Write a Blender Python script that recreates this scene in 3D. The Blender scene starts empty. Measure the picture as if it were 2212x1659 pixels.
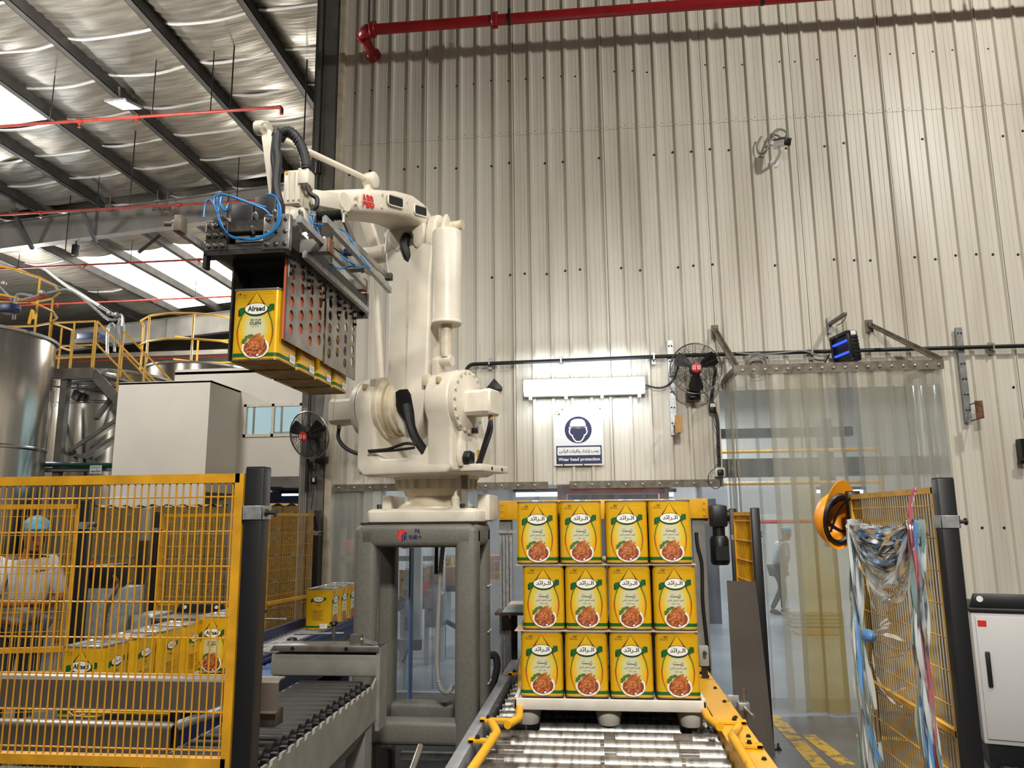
import bpy, bmesh, math, random
from math import sin, cos, pi, radians, sqrt
from mathutils import Vector as V, Matrix

random.seed(7)
SC = bpy.context.scene
COL = SC.collection

# ---------------------------------------------------------------- camera, world, lights, exposure
FPX, CAMH = 1661.0, 1.70
_yaw, _pit, _rol = radians(-6.2), radians(9.95), radians(0.5)
_F = V((sin(_yaw) * cos(_pit), cos(_yaw) * cos(_pit), sin(_pit)))
_R0 = V((cos(_yaw), -sin(_yaw), 0))
_U0 = _R0.cross(_F)
_R = _R0 * cos(_rol) - _U0 * sin(_rol)
_U = _R0 * sin(_rol) + _U0 * cos(_rol)
CAMP = V((0, 0, CAMH))
cam = bpy.data.objects.new('camera', bpy.data.cameras.new('camera'))
COL.objects.link(cam)
cam.data.sensor_width = 36.0
cam.data.lens = FPX / 2212 * 36
cam.data.clip_start = 0.05
cam.matrix_world = Matrix(((_R.x, _U.x, -_F.x, 0), (_R.y, _U.y, -_F.y, 0), (_R.z, _U.z, -_F.z, CAMH), (0, 0, 0, 1)))
SC.camera = cam


def ray(x, y):
    return _F + _R * ((x - 1106) / FPX) - _U * ((y - 829.5) / FPX)


def at(x, y, Y):          # point of the photograph on the upright plane at depth Y
    d = ray(x, y)
    return CAMP + d * (Y / d.y)


def atz(x, y, Z):         # ... on a level plane at height Z
    d = ray(x, y)
    return CAMP + d * ((Z - CAMH) / d.z)


def atx(x, y, X):         # ... on an upright plane along the hall
    d = ray(x, y)
    return CAMP + d * (X / d.x)


W = bpy.data.worlds.new('world')
SC.world = W
W.use_nodes = True
W.node_tree.nodes['Background'].inputs[0].default_value = (1.0, 0.95, 0.87, 1)
W.node_tree.nodes['Background'].inputs[1].default_value = 0.11
vs = SC.view_settings
vs.view_transform = 'Standard'
vs.look = 'None'
vs.gamma = 1
vs.use_curve_mapping = False
vs.exposure = 0.0
cy = SC.cycles
cy.use_denoising = True
cy.max_bounces = 7
cy.diffuse_bounces = 3
cy.glossy_bounces = 3
cy.transmission_bounces = 4
cy.transparent_max_bounces = 24
cy.caustics_reflective = False
cy.caustics_refractive = False
cy.sample_clamp_indirect = 4


def area(name, loc, power, size, color, rot=(0, 0, 0), size_y=None, spread=180):
    l = bpy.data.lights.new(name, 'AREA')
    l.energy = power
    l.color = color
    l.size = size
    if size_y:
        l.shape = 'RECTANGLE'
        l.size_y = size_y
    l.spread = radians(spread)
    o = bpy.data.objects.new(name, l)
    COL.objects.link(o)
    o.location = loc
    o.rotation_euler = rot
    return o


WARM, NEUT, COOL = (1.0, 0.968, 0.905), (1.0, 0.97, 0.92), (0.80, 0.90, 1.0)
# a bare flood lamp high on the far side of the cell, shaded high-bay lamps under the roof, and added fill lamps
def bulb(name, loc, power, r, color):
    l = bpy.data.lights.new(name, 'POINT')
    l.energy, l.color, l.shadow_soft_size = power, color, r
    o = bpy.data.objects.new(name, l)
    COL.objects.link(o)
    o.location = loc


bulb('flood_light_lamp', (5.0, 3.6, 7.3), 660, 0.16, WARM)
area('high_bay_and_fill_light', (2.4, 2.6, 7.3), 105, 0.5, WARM, spread=140)
area('high_bay_and_fill_light', (-1.6, 2.0, 6.6), 80, 0.5, WARM, spread=140)
area('high_bay_and_fill_light', (0.6, -1.6, 5.6), 150, 0.6, WARM, (radians(50), 0, 0), spread=95)  # added frontal fill aimed at the tins from behind the camera
area('high_bay_and_fill_light', (-5.5, 1.5, 7.0), 200, 0.6, NEUT)
bulb('high_bay_and_fill_light', (-7.0, 8.4, 6.4), 600, 0.3, NEUT)  # unshaded point, shaped to light the rafter and the office front
bulb('tank_fill_light', (-12.2, 15.0, 4.2), 170, 0.2, COOL)  # added bulb standing in for cool skylight reflected by the tanks
bulb('high_bay_and_fill_light', (-12.5, 8.0, 6.6), 420, 0.3, NEUT)  # unshaded point as well, so that light also goes up to the rafter
bulb('high_bay_and_fill_light', (-7.5, 19.0, 6.6), 620, 0.3, NEUT)  # added bulb lighting the far roof in place of the skylights
bulb('high_bay_and_fill_light', (-14.5, 17.5, 6.6), 620, 0.3, NEUT)  # second added bulb for the far roof, standing in for skylight
bulb('high_bay_and_fill_light', (-11.0, 26.0, 6.2), 420, 0.3, NEUT)
# cool lamps of the packing room behind the wall
area('room_light', (2.6, 11.0, 4.2), 120, 1.2, COOL)
area('room_light', (-1.2, 10.8, 4.2), 80, 1.2, COOL)
area('room_light', (3.0, 15.5, 4.2), 200, 1.5, COOL)


# ---------------------------------------------------------------- materials
def lin(c):
    c = c / 255.0
    return c / 12.92 if c <= 0.04045 else ((c + 0.055) / 1.055) ** 2.4


def rgb(c):
    return (lin(c[0]), lin(c[1]), lin(c[2]), 1)


MATS = {}


def mat(name, c, rough=0.5, metal=0.0, var=0.0, vscale=6.0, stretch=None, bump=0.0, bscale=40.0, alpha=1.0, emit=0.0, c2=None, coat=0.0, trans=0.0, detail=4, sharp=None):
    m = bpy.data.materials.new(name)
    m.use_nodes = True
    nt = m.node_tree
    N, L = nt.nodes, nt.links
    p = N['Principled BSDF']
    p.inputs['Base Color'].default_value = rgb(c)
    p.inputs['Roughness'].default_value = rough
    p.inputs['Metallic'].default_value = metal
    if coat:
        p.inputs['Coat Weight'].default_value = coat
    if alpha < 1:
        p.inputs['Alpha'].default_value = alpha
    if trans:
        p.inputs['Transmission Weight'].default_value = trans
    if emit:
        p.inputs['Emission Color'].default_value = rgb(c)
        p.inputs['Emission Strength'].default_value = emit
    if var or bump or c2:
        tc = N.new('ShaderNodeTexCoord')
        mp = N.new('ShaderNodeMapping')
        L.new(tc.outputs['Object'], mp.inputs['Vector'])
        if stretch:
            mp.inputs['Scale'].default_value = stretch
    if var or c2:
        n = N.new('ShaderNodeTexNoise')
        n.inputs['Scale'].default_value = vscale
        n.inputs['Detail'].default_value = detail
        L.new(mp.outputs[0], n.inputs['Vector'])
        r = N.new('ShaderNodeValToRGB')
        r.color_ramp.elements[0].position = (sharp or (0.3, 0.7))[0]
        r.color_ramp.elements[1].position = (sharp or (0.3, 0.7))[1]
        a = c2 if c2 else tuple(max(0, x * (1 - var)) for x in c)
        b = c if c2 else tuple(min(255, x * (1 + var * 0.5)) for x in c)
        r.color_ramp.elements[0].color = rgb(a)
        r.color_ramp.elements[1].color = rgb(b)
        L.new(n.outputs['Fac'], r.inputs['Fac'])
        L.new(r.outputs['Color'], p.inputs['Base Color'])
    if bump:
        n2 = N.new('ShaderNodeTexNoise')
        n2.inputs['Scale'].default_value = bscale
        n2.inputs['Detail'].default_value = 3
        L.new(mp.outputs[0], n2.inputs['Vector'])
        bp = N.new('ShaderNodeBump')
        bp.inputs['Strength'].default_value = bump
        bp.inputs['Distance'].default_value = 0.02
        L.new(n2.outputs['Fac'], bp.inputs['Height'])
        L.new(bp.outputs['Normal'], p.inputs['Normal'])
    MATS[name] = m
    return m


def pvc(name, c, clear, rough=0.15, var=0.0, fade=None):
    """flexible clear plastic: part clear, part milky, with a gloss; streaked along its length"""
    m = bpy.data.materials.new(name)
    m.use_nodes = True
    N, L = m.node_tree.nodes, m.node_tree.links
    N.remove(N['Principled BSDF'])
    out = N['Material Output']
    tr = N.new('ShaderNodeBsdfTransparent')
    tr.inputs[0].default_value = rgb(tuple(min(255, x * 0.4 + 150) for x in c))
    df = N.new('ShaderNodeBsdfDiffuse')
    df.inputs[0].default_value = rgb(c)
    tl = N.new('ShaderNodeBsdfTranslucent')
    tl.inputs[0].default_value = rgb(c)
    gl = N.new('ShaderNodeBsdfGlossy')
    gl.inputs['Roughness'].default_value = rough
    m1, m2, m3 = (N.new('ShaderNodeMixShader') for _ in range(3))
    m1.inputs[0].default_value = 0.5
    L.new(df.outputs[0], m1.inputs[1])
    L.new(tl.outputs[0], m1.inputs[2])
    tc, mp, n, mr = N.new('ShaderNodeTexCoord'), N.new('ShaderNodeMapping'), N.new('ShaderNodeTexNoise'), N.new('ShaderNodeMapRange')
    mp.inputs['Scale'].default_value = (9, 9, 0.8)
    L.new(tc.outputs['Object'], mp.inputs['Vector'])
    L.new(mp.outputs[0], n.inputs['Vector'])
    n.inputs['Scale'].default_value = 1.5
    n.inputs['Detail'].default_value = 5
    mr.inputs['To Min'].default_value = max(0, clear - var)
    mr.inputs['To Max'].default_value = min(1, clear + var)
    L.new(n.outputs['Fac'], mr.inputs['Value'])
    L.new(mr.outputs[0], m2.inputs[0])
    L.new(m1.outputs[0], m2.inputs[1])
    L.new(tr.outputs[0], m2.inputs[2])
    if fade:      # old strips: yellowed towards the end that people push through
        sx, rp = N.new('ShaderNodeSeparateXYZ'), N.new('ShaderNodeValToRGB')
        L.new(tc.outputs['Object'], sx.inputs[0])
        rg = N.new('ShaderNodeMapRange')
        rg.inputs['From Min'].default_value = 0.9
        rg.inputs['From Max'].default_value = 2.2
        L.new(sx.outputs['Z'], rg.inputs['Value'])
        rp.color_ramp.elements[0].color = rgb(c)
        rp.color_ramp.elements[1].color = rgb(fade)
        L.new(rg.outputs[0], rp.inputs['Fac'])
        for q in (df, tl):
            L.new(rp.outputs[0], q.inputs[0])
    fr = N.new('ShaderNodeFresnel')
    fr.inputs[0].default_value = 1.4
    L.new(fr.outputs[0], m3.inputs[0])
    L.new(m2.outputs[0], m3.inputs[1])
    L.new(gl.outputs[0], m3.inputs[2])
    L.new(m3.outputs[0], out.inputs[0])
    MATS[name] = m
    return m


M = MATS
mat('sheet', (226, 219, 204), 0.42, 0.0, 0.16, 1.2, (1.5, 1.5, 0.25), c2=(186, 176, 156), sharp=(0.22, 0.55))
mat('cream', (224, 215, 197), 0.38, 0.0, 0.06, 5)
mat('cream_dirty', (212, 200, 174), 0.42, 0.0, 0.12, 9)
mat('column_grey', (120, 116, 108), 0.55, 0, 0.2, 3)
mat('beam_grey', (150, 147, 140), 0.5, 0, 0.12, 2)
mat('purlin', (70, 68, 64), 0.55, 0, 0.2, 3)
mat('foil', (176, 170, 158), 0.4, 0.8, 0.16, 2.5, (.6, 5, 1), bump=0.35, bscale=4)
mat('foil_highlight', (245, 243, 238), 0.35, 0.3)  # near-white: the seams' highlight is put into the colour
mat('red_pipe', (165, 22, 26), 0.35, 0, 0.1, 8)
mat('thin_red', (170, 62, 48), 0.45, 0, 0.15, 6)
mat('floor', (112, 110, 108), 0.42, 0, 0.3, 1.6, c2=(74, 71, 70), bump=0.1, bscale=25)
mat('floor_bright', (176, 182, 186), 0.3, 0, 0.1, 2)
mat('paint_line', (196, 158, 52), 0.55, 0, 0.4, 14, c2=(118, 104, 72), sharp=(0.36, 0.52))
mat('ped_grey', (100, 98, 90), 0.5, 0, 0.07, 60, bump=0.06, bscale=120)
mat('ped_grey2', (128, 126, 118), 0.5, 0, 0.08, 12)
mat('steel', (168, 166, 160), 0.3, 0.9, 0.25, 10, (1, 1, 1))
mat('steel_dark', (95, 90, 84), 0.4, 0.8, 0.3, 14)
mat('roller', (150, 150, 146), 0.40, 0.85, 0.3, 7, (5, 1, 1), c2=(92, 84, 74), sharp=(0.3, 0.55))
mat('roller_dirt', (88, 78, 68), 0.55, 0.3, 0.4, 20)
mat('galv', (176, 178, 178), 0.4, 0.7, 0.15, 30)
mat('stainless', (206, 200, 190), 0.2, 1.0, 0.08, 1.2, (6, 6, 0.3))
mat('rail_grey', (150, 152, 154), 0.4, 0.3, 0.12, 8)
mat('yellow', (226, 166, 22), 0.42, 0, 0.12, 9)
mat('yellow_worn', (222, 164, 28), 0.45, 0, 0.3, 12, c2=(150, 110, 34), sharp=(0.22, 0.4))
mat('fence_yellow', (206, 148, 30), 0.42, 0, 0.12, 12)
mat('fence_old', (196, 148, 56), 0.5, 0, 0.15, 12)
mat('rail_yellow', (226, 174, 60), 0.45)
mat('black', (16, 16, 18), 0.42)
mat('black_matt', (12, 12, 13), 0.7)
mat('rubber', (22, 22, 23), 0.55)
mat('dark', (42, 40, 38), 0.5, 0.3, 0.3, 10)
mat('blue_dark', (30, 40, 82), 0.4, 0, 0.1, 6)
mat('blue_hose', (28, 112, 176), 0.35)
mat('white', (232, 232, 228), 0.4)
mat('panel_white', (224, 219, 208), 0.5, 0, 0.04, 1)
mat('white_print', (240, 240, 238), 0.45)
mat('navy', (26, 30, 78), 0.45)
mat('ink', (20, 18, 18), 0.5)
mat('brown_ink', (58, 34, 12), 0.5)
mat('red_ink', (206, 34, 30), 0.45)
mat('orange', (226, 84, 36), 0.42, 0, 0.06, 4)
mat('orange_helmet', (236, 148, 20), 0.3, 0, 0.04, 8)
mat('tin_yellow', (224, 172, 22), 0.3, 0.25, 0.05, 10, coat=0.2)
mat('tin_shade', (196, 138, 16), 0.32, 0.25)
mat('tin_silver', (214, 212, 206), 0.25, 0.9, 0.12, 14)
mat('tin_bottom', (150, 126, 84), 0.35, 0.6, 0.3, 10)
mat('green', (10, 86, 34), 0.38)
mat('green_dark', (12, 46, 16), 0.4)
mat('olive', (86, 122, 46), 0.45, 0, 0.4, 160, c2=(50, 84, 20))
mat('label_white', (226, 224, 212), 0.35)
mat('food', (156, 72, 40), 0.45, 0, 0.6, 110, c2=(92, 34, 18), sharp=(0.4, 0.6))
mat('food_light', (206, 132, 84), 0.45, 0, 0.5, 130, c2=(140, 54, 34), sharp=(0.4, 0.62))
mat('chicken', (186, 112, 52), 0.38, 0, 0.4, 60, c2=(132, 66, 28), sharp=(0.35, 0.6))
mat('label_orange', (204, 100, 26), 0.35)
mat('ink_soft', (116, 84, 26), 0.5)
mat('pallet_white', (206, 200, 188), 0.5, 0, 0.05, 10)
mat('card', (192, 168, 140), 0.7, 0, 0.1, 10)
mat('carton', (196, 150, 92), 0.7, 0, 0.1, 6)
mat('sheet_brown', (116, 107, 99), 0.35, 0.5, 0.1, 2)
mat('cable_grey', (150, 148, 142), 0.5)
mat('box_beige', (178, 160, 128), 0.5)
mat('rust', (120, 82, 56), 0.6, 0.2, 0.4, 20)
mat('bracket', (122, 112, 98), 0.5, 0.2, 0.25, 15)
mat('teal_net', (96, 170, 200), 0.6, 0, 0.3, 120)
mat('skin', (150, 96, 66), 0.5)
mat('shirt', (206, 206, 206), 0.75, 0, 0.08, 12)
mat('trousers', (50, 52, 60), 0.8)
mat('hair', (22, 18, 16), 0.7)
mat('pale_blue', (150, 196, 214), 0.5)
mat('navy_dark', (18, 24, 44), 0.6)
mat('blue_panel', (84, 110, 150), 0.5)
mat('green_pipe', (18, 74, 58), 0.4)
mat('glass_win', (200, 226, 234), 0.05, alpha=0.35)
mat('pad_orange', (196, 96, 62), 0.55)
mat('lamp_white', (235, 244, 255), 0.5, emit=9.0)
mat('lamp_tube', (225, 238, 255), 0.5, emit=6.0)
mat('lamp_far', (200, 226, 255), 0.5, emit=5.0)
mat('skylight', (255, 250, 240), 0.5, emit=3.2)
mat('uv_tube', (30, 60, 255), 0.5, emit=5.0)
mat('cabinet_white', (196, 194, 192), 0.45)
mat('led_green', (20, 255, 60), 0.5, emit=2.0)
mat('led_red', (255, 30, 20), 0.5, emit=2.0)
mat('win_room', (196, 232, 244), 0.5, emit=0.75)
pvc('pvc_clear', (200, 200, 194), 0.70, 0.12, 0.12)
pvc('pvc_milky', (206, 202, 186), 0.44, 0.2, 0.2)
pvc('pvc_amber', (180, 158, 92), 0.34, 0.25, 0.2, fade=(206, 202, 186))
pvc('pvc_room', (190, 194, 200), 0.72, 0.1, 0.16)
pvc('film', (214, 204, 170), 0.72, 0.1, 0.14)
pvc('strap_clear', (236, 242, 244), 0.14, 0.35, 0.14)
pvc('strap_blue', (110, 170, 232), 0.16, 0.35, 0.14)
pvc('strap_teal', (166, 192, 186), 0.2, 0.35, 0.15)
pvc('strap_pink', (214, 122, 132), 0.15, 0.2, 0.1)


def drop_material():
    """printed oil drop: pale in the middle, yellow, orange at the sides"""
    m = bpy.data.materials.new('drop_print')
    m.use_nodes = True
    N, L = m.node_tree.nodes, m.node_tree.links
    p = N['Principled BSDF']
    p.inputs['Roughness'].default_value = 0.3
    p.inputs['Metallic'].default_value = 0.15
    tc, mp, g, r = N.new('ShaderNodeTexCoord'), N.new('ShaderNodeMapping'), N.new('ShaderNodeTexGradient'), N.new('ShaderNodeValToRGB')
    g.gradient_type = 'SPHERICAL'
    mp.vector_type = 'TEXTURE'
    mp.inputs['Location'].default_value = (0, -0.1175, 0.155)
    mp.inputs['Scale'].default_value = (0.098, 1, 0.15)
    L.new(tc.outputs['Object'], mp.inputs['Vector'])
    L.new(mp.outputs[0], g.inputs['Vector'])
    e = r.color_ramp.elements
    e[0].position, e[0].color = 0.0, rgb((226, 176, 24))
    e[1].position, e[1].color = 1.0, rgb((206, 204, 172))
    for pos, c in ((0.1, (226, 170, 24)), (0.3, (226, 186, 40)), (0.5, (212, 200, 120)), (0.62, (206, 204, 168))):
        x = e.new(pos)
        x.color = rgb(c)
    L.new(g.outputs['Fac'], r.inputs['Fac'])
    L.new(r.outputs['Color'], p.inputs['Base Color'])
    M['drop_print'] = m


drop_material()
# ---------------------------------------------------------------- mesh building
def frame_of(d, up=None):
    d = V(d).normalized()
    u = V(up) if up else (V((0, 0, 1)) if abs(d.z) < 0.95 else V((1, 0, 0)))
    a = u.cross(d).normalized()
    return a, d.cross(a), d


class B:
    def __init__(s):
        s.v, s.f, s.mi, s.mats, s.cur = [], [], [], [], 0

    def mat(s, name):
        m = M[name]
        if m not in s.mats:
            s.mats.append(m)
        s.cur = s.mats.index(m)
        return s

    def add(s, vs, fs):
        o = len(s.v)
        s.v += [V(p) for p in vs]
        for f in fs:
            s.f.append([i + o for i in f])
            s.mi.append(s.cur)
        return s

    def bx(s, x0, x1, y0, y1, z0, z1):
        vs = [(x, y, z) for z in (z0, z1) for y in (y0, y1) for x in (x0, x1)]
        return s.add(vs, [(0, 2, 3, 1), (4, 5, 7, 6), (0, 1, 5, 4), (2, 6, 7, 3), (0, 4, 6, 2), (1, 3, 7, 5)])

    def bar(s, p, q, w, h, up=None):          # square bar from p to q
        p, q = V(p), V(q)
        a, b, _ = frame_of(q - p, up)
        a, b = a * (w / 2), b * (h / 2)
        vs = [c + i * a + j * b for c in (p, q) for i, j in ((-1, -1), (1, -1), (1, 1), (-1, 1))]
        return s.add(vs, [(3, 2, 1, 0), (4, 5, 6, 7), (0, 1, 5, 4), (1, 2, 6, 5), (2, 3, 7, 6), (3, 0, 4, 7)])

    def cyl(s, p, q, r, r2=None, n=16, cap=True):
        p, q = V(p), V(q)
        r2 = r if r2 is None else r2
        a, b, _ = frame_of(q - p)
        vs = [c + (a * cos(2 * pi * i / n) + b * sin(2 * pi * i / n)) * k for c, k in ((p, r), (q, r2)) for i in range(n)]
        fs = [(i, (i + 1) % n, n + (i + 1) % n, n + i) for i in range(n)]
        if cap:
            fs += [tuple(range(n - 1, -1, -1)), tuple(range(n, 2 * n))]
        return s.add(vs, fs)

    def lathe(s, p, d, prof, n=20, a0=0, cap=True):   # prof: (distance along d, radius)
        p = V(p)
        a, b, d = frame_of(d)
        vs = [p + d * h + (a * cos(2 * pi * i / n) + b * sin(2 * pi * i / n)) * r for h, r in prof for i in range(n)]
        fs = [(k * n + i, k * n + (i + 1) % n, (k + 1) * n + (i + 1) % n, (k + 1) * n + i) for k in range(len(prof) - 1) for i in range(n)]
        if cap:
            fs += [tuple(range(n - 1, -1, -1)), tuple(range((len(prof) - 1) * n, len(prof) * n))]
        return s.add(vs, fs)

    def tube(s, pts, r, n=7, close=False, flat=None):
        pts = [V(p) for p in pts]
        k = len(pts)
        vs, A = [], None
        for i, p in enumerate(pts):
            t = (pts[(i + 1) % k] if (close or i < k - 1) else p) - (pts[i - 1] if (close or i) else p)
            t.normalize()
            if A is None:
                A, _, _ = frame_of(t)
            A = (A - t * A.dot(t)).normalized()
            Bv = t.cross(A)
            rr = r[i] if isinstance(r, (list, tuple)) else r
            vs += [p + A * (cos(2 * pi * j / n) * rr) + Bv * (sin(2 * pi * j / n) * rr * (flat or 1)) for j in range(n)]
        fs = [(i * n + j, i * n + (j + 1) % n, ((i + 1) % k) * n + (j + 1) % n, ((i + 1) % k) * n + j) for i in range(k if close else k - 1) for j in range(n)]
        if not close:
            fs += [tuple(range(n - 1, -1, -1)), tuple(range((k - 1) * n, k * n))]
        return s.add(vs, fs)

    def prism(s, poly, vec):                  # closed polygon of 3-D points pushed along vec
        poly = [V(p) for p in poly]
        vec = V(vec)
        n = len(poly)
        fs = [tuple(range(n - 1, -1, -1)), tuple(range(n, 2 * n))] + [(i, (i + 1) % n, n + (i + 1) % n, n + i) for i in range(n)]
        return s.add(poly + [p + vec for p in poly], fs)

    def loft(s, rings, cap=True):             # rings of equal point counts
        n = len(rings[0])
        vs = [p for r in rings for p in r]
        fs = [(k * n + i, k * n + (i + 1) % n, (k + 1) * n + (i + 1) % n, (k + 1) * n + i) for k in range(len(rings) - 1) for i in range(n)]
        if cap:
            fs += [tuple(range(n - 1, -1, -1)), tuple(range((len(rings) - 1) * n, len(rings) * n))]
        return s.add(vs, fs)

    def sph(s, c, r, n=14, m=8, h0=0.0, h1=1.0):
        c = V(c)
        r = r if isinstance(r, (tuple, list)) else (r, r, r)
        rings = []
        for k in range(m + 1):
            t = pi * (h0 + (h1 - h0) * k / m)
            rings.append([c + V((r[0] * max(sin(t), 1e-3) * cos(2 * pi * i / n), r[1] * max(sin(t), 1e-3) * sin(2 * pi * i / n), -r[2] * cos(t))) for i in range(n)])
        return s.loft(rings)

    def grid(s, fn, nu, nv):
        vs = [fn(i / nu, j / nv) for j in range(nv + 1) for i in range(nu + 1)]
        fs = [(j * (nu + 1) + i, j * (nu + 1) + i + 1, (j + 1) * (nu + 1) + i + 1, (j + 1) * (nu + 1) + i) for j in range(nv) for i in range(nu)]
        return s.add(vs, fs)

    def ring(s, c, d, r0, r1, n=24, up=None):     # flat washer
        c = V(c)
        a, b, _ = frame_of(d, up)
        vs = [c + (a * cos(2 * pi * i / n) + b * sin(2 * pi * i / n)) * r for r in (r0, r1) for i in range(n)]
        return s.add(vs, [(i, (i + 1) % n, n + (i + 1) % n, n + i) for i in range(n)])

    def xf(s, Mx):
        s.v = [Mx @ p for p in s.v]
        return s


KINDS = {}


def wpos(o):
    p = V((0, 0, 0))
    while o is not None:
        p = p + o.location
        o = o.parent
    return p


def mesh_of(name, b, m=None, bevel=0, seg=2, smooth=40, weld=False):
    me = bpy.data.meshes.new(name)
    me.from_pydata([tuple(p) for p in b.v], [], b.f)
    if b.mats:
        for x in b.mats:
            me.materials.append(x)
        me.polygons.foreach_set('material_index', b.mi)
    if m:
        if not b.mats:
            me.materials.append(M[m])
    bm = bmesh.new()
    bm.from_mesh(me)
    if weld:
        bmesh.ops.remove_doubles(bm, verts=bm.verts, dist=1e-5)
    bmesh.ops.recalc_face_normals(bm, faces=bm.faces)
    if bevel:
        es = [e for e in bm.edges if len(e.link_faces) == 2 and e.calc_face_angle(0) > 0.6]
        bmesh.ops.bevel(bm, geom=es, offset=bevel, segments=seg, affect='EDGES', clamp_overlap=True, profile=0.5)
    bm.to_mesh(me)
    bm.free()
    if smooth:
        me.polygons.foreach_set('use_smooth', [True] * len(me.polygons))
        me.set_sharp_from_angle(angle=radians(smooth))
    return me


def props(o, label=None, cat=None, group=None, kind=None):
    if label:
        o['label'] = label
    if cat:
        o['category'] = cat
    if group:
        o['group'] = group
    if kind:
        o['kind'] = kind
    return o


def ob(name, b, m=None, parent=None, label=None, cat=None, group=None, kind=None, bevel=0, seg=2, smooth=40, weld=False, local=False):
    """links ONE mesh object; points are given in the world unless local"""
    off = V((0, 0, 0))
    if parent is not None:
        off = V((0, 0, 0)) if local else wpos(parent)
    elif not local:
        xs = [p.x for p in b.v]
        ys = [p.y for p in b.v]
        off = V(((min(xs) + max(xs)) / 2, (min(ys) + max(ys)) / 2, min(p.z for p in b.v)))
    if off.length:
        b.v = [p - off for p in b.v]
    o = bpy.data.objects.new(name, mesh_of(name, b, m, bevel, seg, smooth, weld))
    COL.objects.link(o)
    if parent is not None:
        o.parent = parent
    else:
        o.location = off
    return props(o, label, cat, group, kind)


def thing(name, label, cat, loc=(0, 0, 0), group=None):
    o = bpy.data.objects.new(name, None)
    o.empty_display_size = 0.1
    COL.objects.link(o)
    o.location = loc
    return props(o, label, cat, group)


def copy_tree(o, loc=None, rz=None, label=None, group=None, parent=None, skip=()):
    c = o.copy()
    COL.objects.link(c)
    if parent is not None:
        c.parent = parent
    if loc is not None:
        c.location = loc
    if rz is not None:
        c.rotation_euler = (0, 0, rz)
    if label:
        c['label'] = label
    if group:
        c['group'] = group
    for ch in KIDS.get(o.name, ()):
        if ch.name.split('.')[0] in skip:
            continue
        copy_tree(ch, parent=c)
    return c


KIDS = {}


def note_kids(o):          # remembers the children of a thing that is to be copied
    KIDS[o.name] = [x for x in COL.objects if x.parent == o]
    for x in KIDS[o.name]:
        note_kids(x)


def link_copy(src, parent, loc=None, rot=None, scale=None):     # a part that shares its mesh
    c = bpy.data.objects.new(src.name.split('.')[0], src.data)
    COL.objects.link(c)
    c.parent = parent
    if loc is not None:
        c.location = loc
    if rot is not None:
        c.rotation_euler = rot
    if scale is not None:
        c.scale = scale
    return c


# ---------------------------------------------------------------- lettering
_AR = {'ا': (0xFE8D, 2), 'أ': (0xFE83, 2), 'إ': (0xFE87, 2), 'ب': (0xFE8F, 4), 'ة': (0xFE93, 2), 'ت': (0xFE95, 4), 'ج': (0xFE9D, 4), 'ح': (0xFEA1, 4), 'خ': (0xFEA5, 4),
       'د': (0xFEA9, 2), 'ذ': (0xFEAB, 2), 'ر': (0xFEAD, 2), 'ز': (0xFEAF, 2), 'س': (0xFEB1, 4), 'ش': (0xFEB5, 4), 'ص': (0xFEB9, 4), 'ع': (0xFEC9, 4), 'غ': (0xFECD, 4),
       'ق': (0xFED5, 4), 'ك': (0xFED9, 4), 'ل': (0xFEDD, 4), 'م': (0xFEE1, 4), 'ن': (0xFEE5, 4), 'و': (0xFEED, 2), 'ي': (0xFEF1, 4), 'ئ': (0xFE89, 4), 'ء': (0xFE80, 1), 'ف': (0xFED1, 4), 'ه': (0xFEE9, 4)}


def arabic(t):
    out = []
    for w in t.split(' '):
        r = []
        for i, ch in enumerate(w):
            if ch not in _AR:
                r.append(ch)
                continue
            prev = i > 0 and (w[i - 1] == 'ـ' or _AR.get(w[i - 1], (0, 0))[1] == 4)
            nxt = i < len(w) - 1 and (w[i + 1] == 'ـ' or _AR.get(w[i + 1], (0, 0))[1] >= 2)
            base, n = _AR[ch]
            if n == 4:
                k = (3 if nxt else 1) if prev else (2 if nxt else 0)
            else:
                k = 1 if (prev and n == 2) else 0
            r.append(chr(0xFEE9 if base + k == 0xFE93 else base + k))
        out.append(''.join(reversed(r)))
    return ' '.join(reversed(out))


_TXT = {}


def glyphs(t, bold=0.0):
    """flat triangles of a line of lettering, scaled to a box 0..w, 0..1"""
    k = (t, bold)
    if k not in _TXT:
        c = bpy.data.curves.new('lettering', 'FONT')
        c.body = t
        c.resolution_u = 2
        c.offset = bold
        o = bpy.data.objects.new('lettering', c)
        COL.objects.link(o)
        bpy.context.view_layer.update()
        me = bpy.data.meshes.new_from_object(o.evaluated_get(bpy.context.evaluated_depsgraph_get()))
        vs = [(p.co.x, p.co.y) for p in me.vertices]
        fs = [tuple(p.vertices) for p in me.polygons]
        bpy.data.objects.remove(o)
        bpy.data.curves.remove(c)
        bpy.data.meshes.remove(me)
        x0, y0 = min(p[0] for p in vs), min(p[1] for p in vs)
        h = max(p[1] for p in vs) - y0
        _TXT[k] = ([((p[0] - x0) / h, (p[1] - y0) / h) for p in vs], fs)
    return _TXT[k]


def write(b, t, c, u, v, w, h, bold=0.0, shear=0.0):
    """letters t centred on c, along u and v, fitted to w x h"""
    vs, fs = glyphs(t, bold)
    W0 = max(p[0] for p in vs)
    u, v, c = V(u), V(v), V(c)
    b.add([c + u * ((p[0] / W0 - 0.5) * w + shear * (p[1] - .5) * h) + v * ((p[1] - 0.5) * h) for p in vs], fs)
    return b


def ell(c, u, v, ru, rv, n=28, a0=0, a1=2 * pi, full=True):
    c, u, v = V(c), V(u), V(v)
    return [c + u * (ru * cos(a0 + (a1 - a0) * i / (n if full else n - 1))) + v * (rv * sin(a0 + (a1 - a0) * i / (n if full else n - 1))) for i in range(n)]


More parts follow.
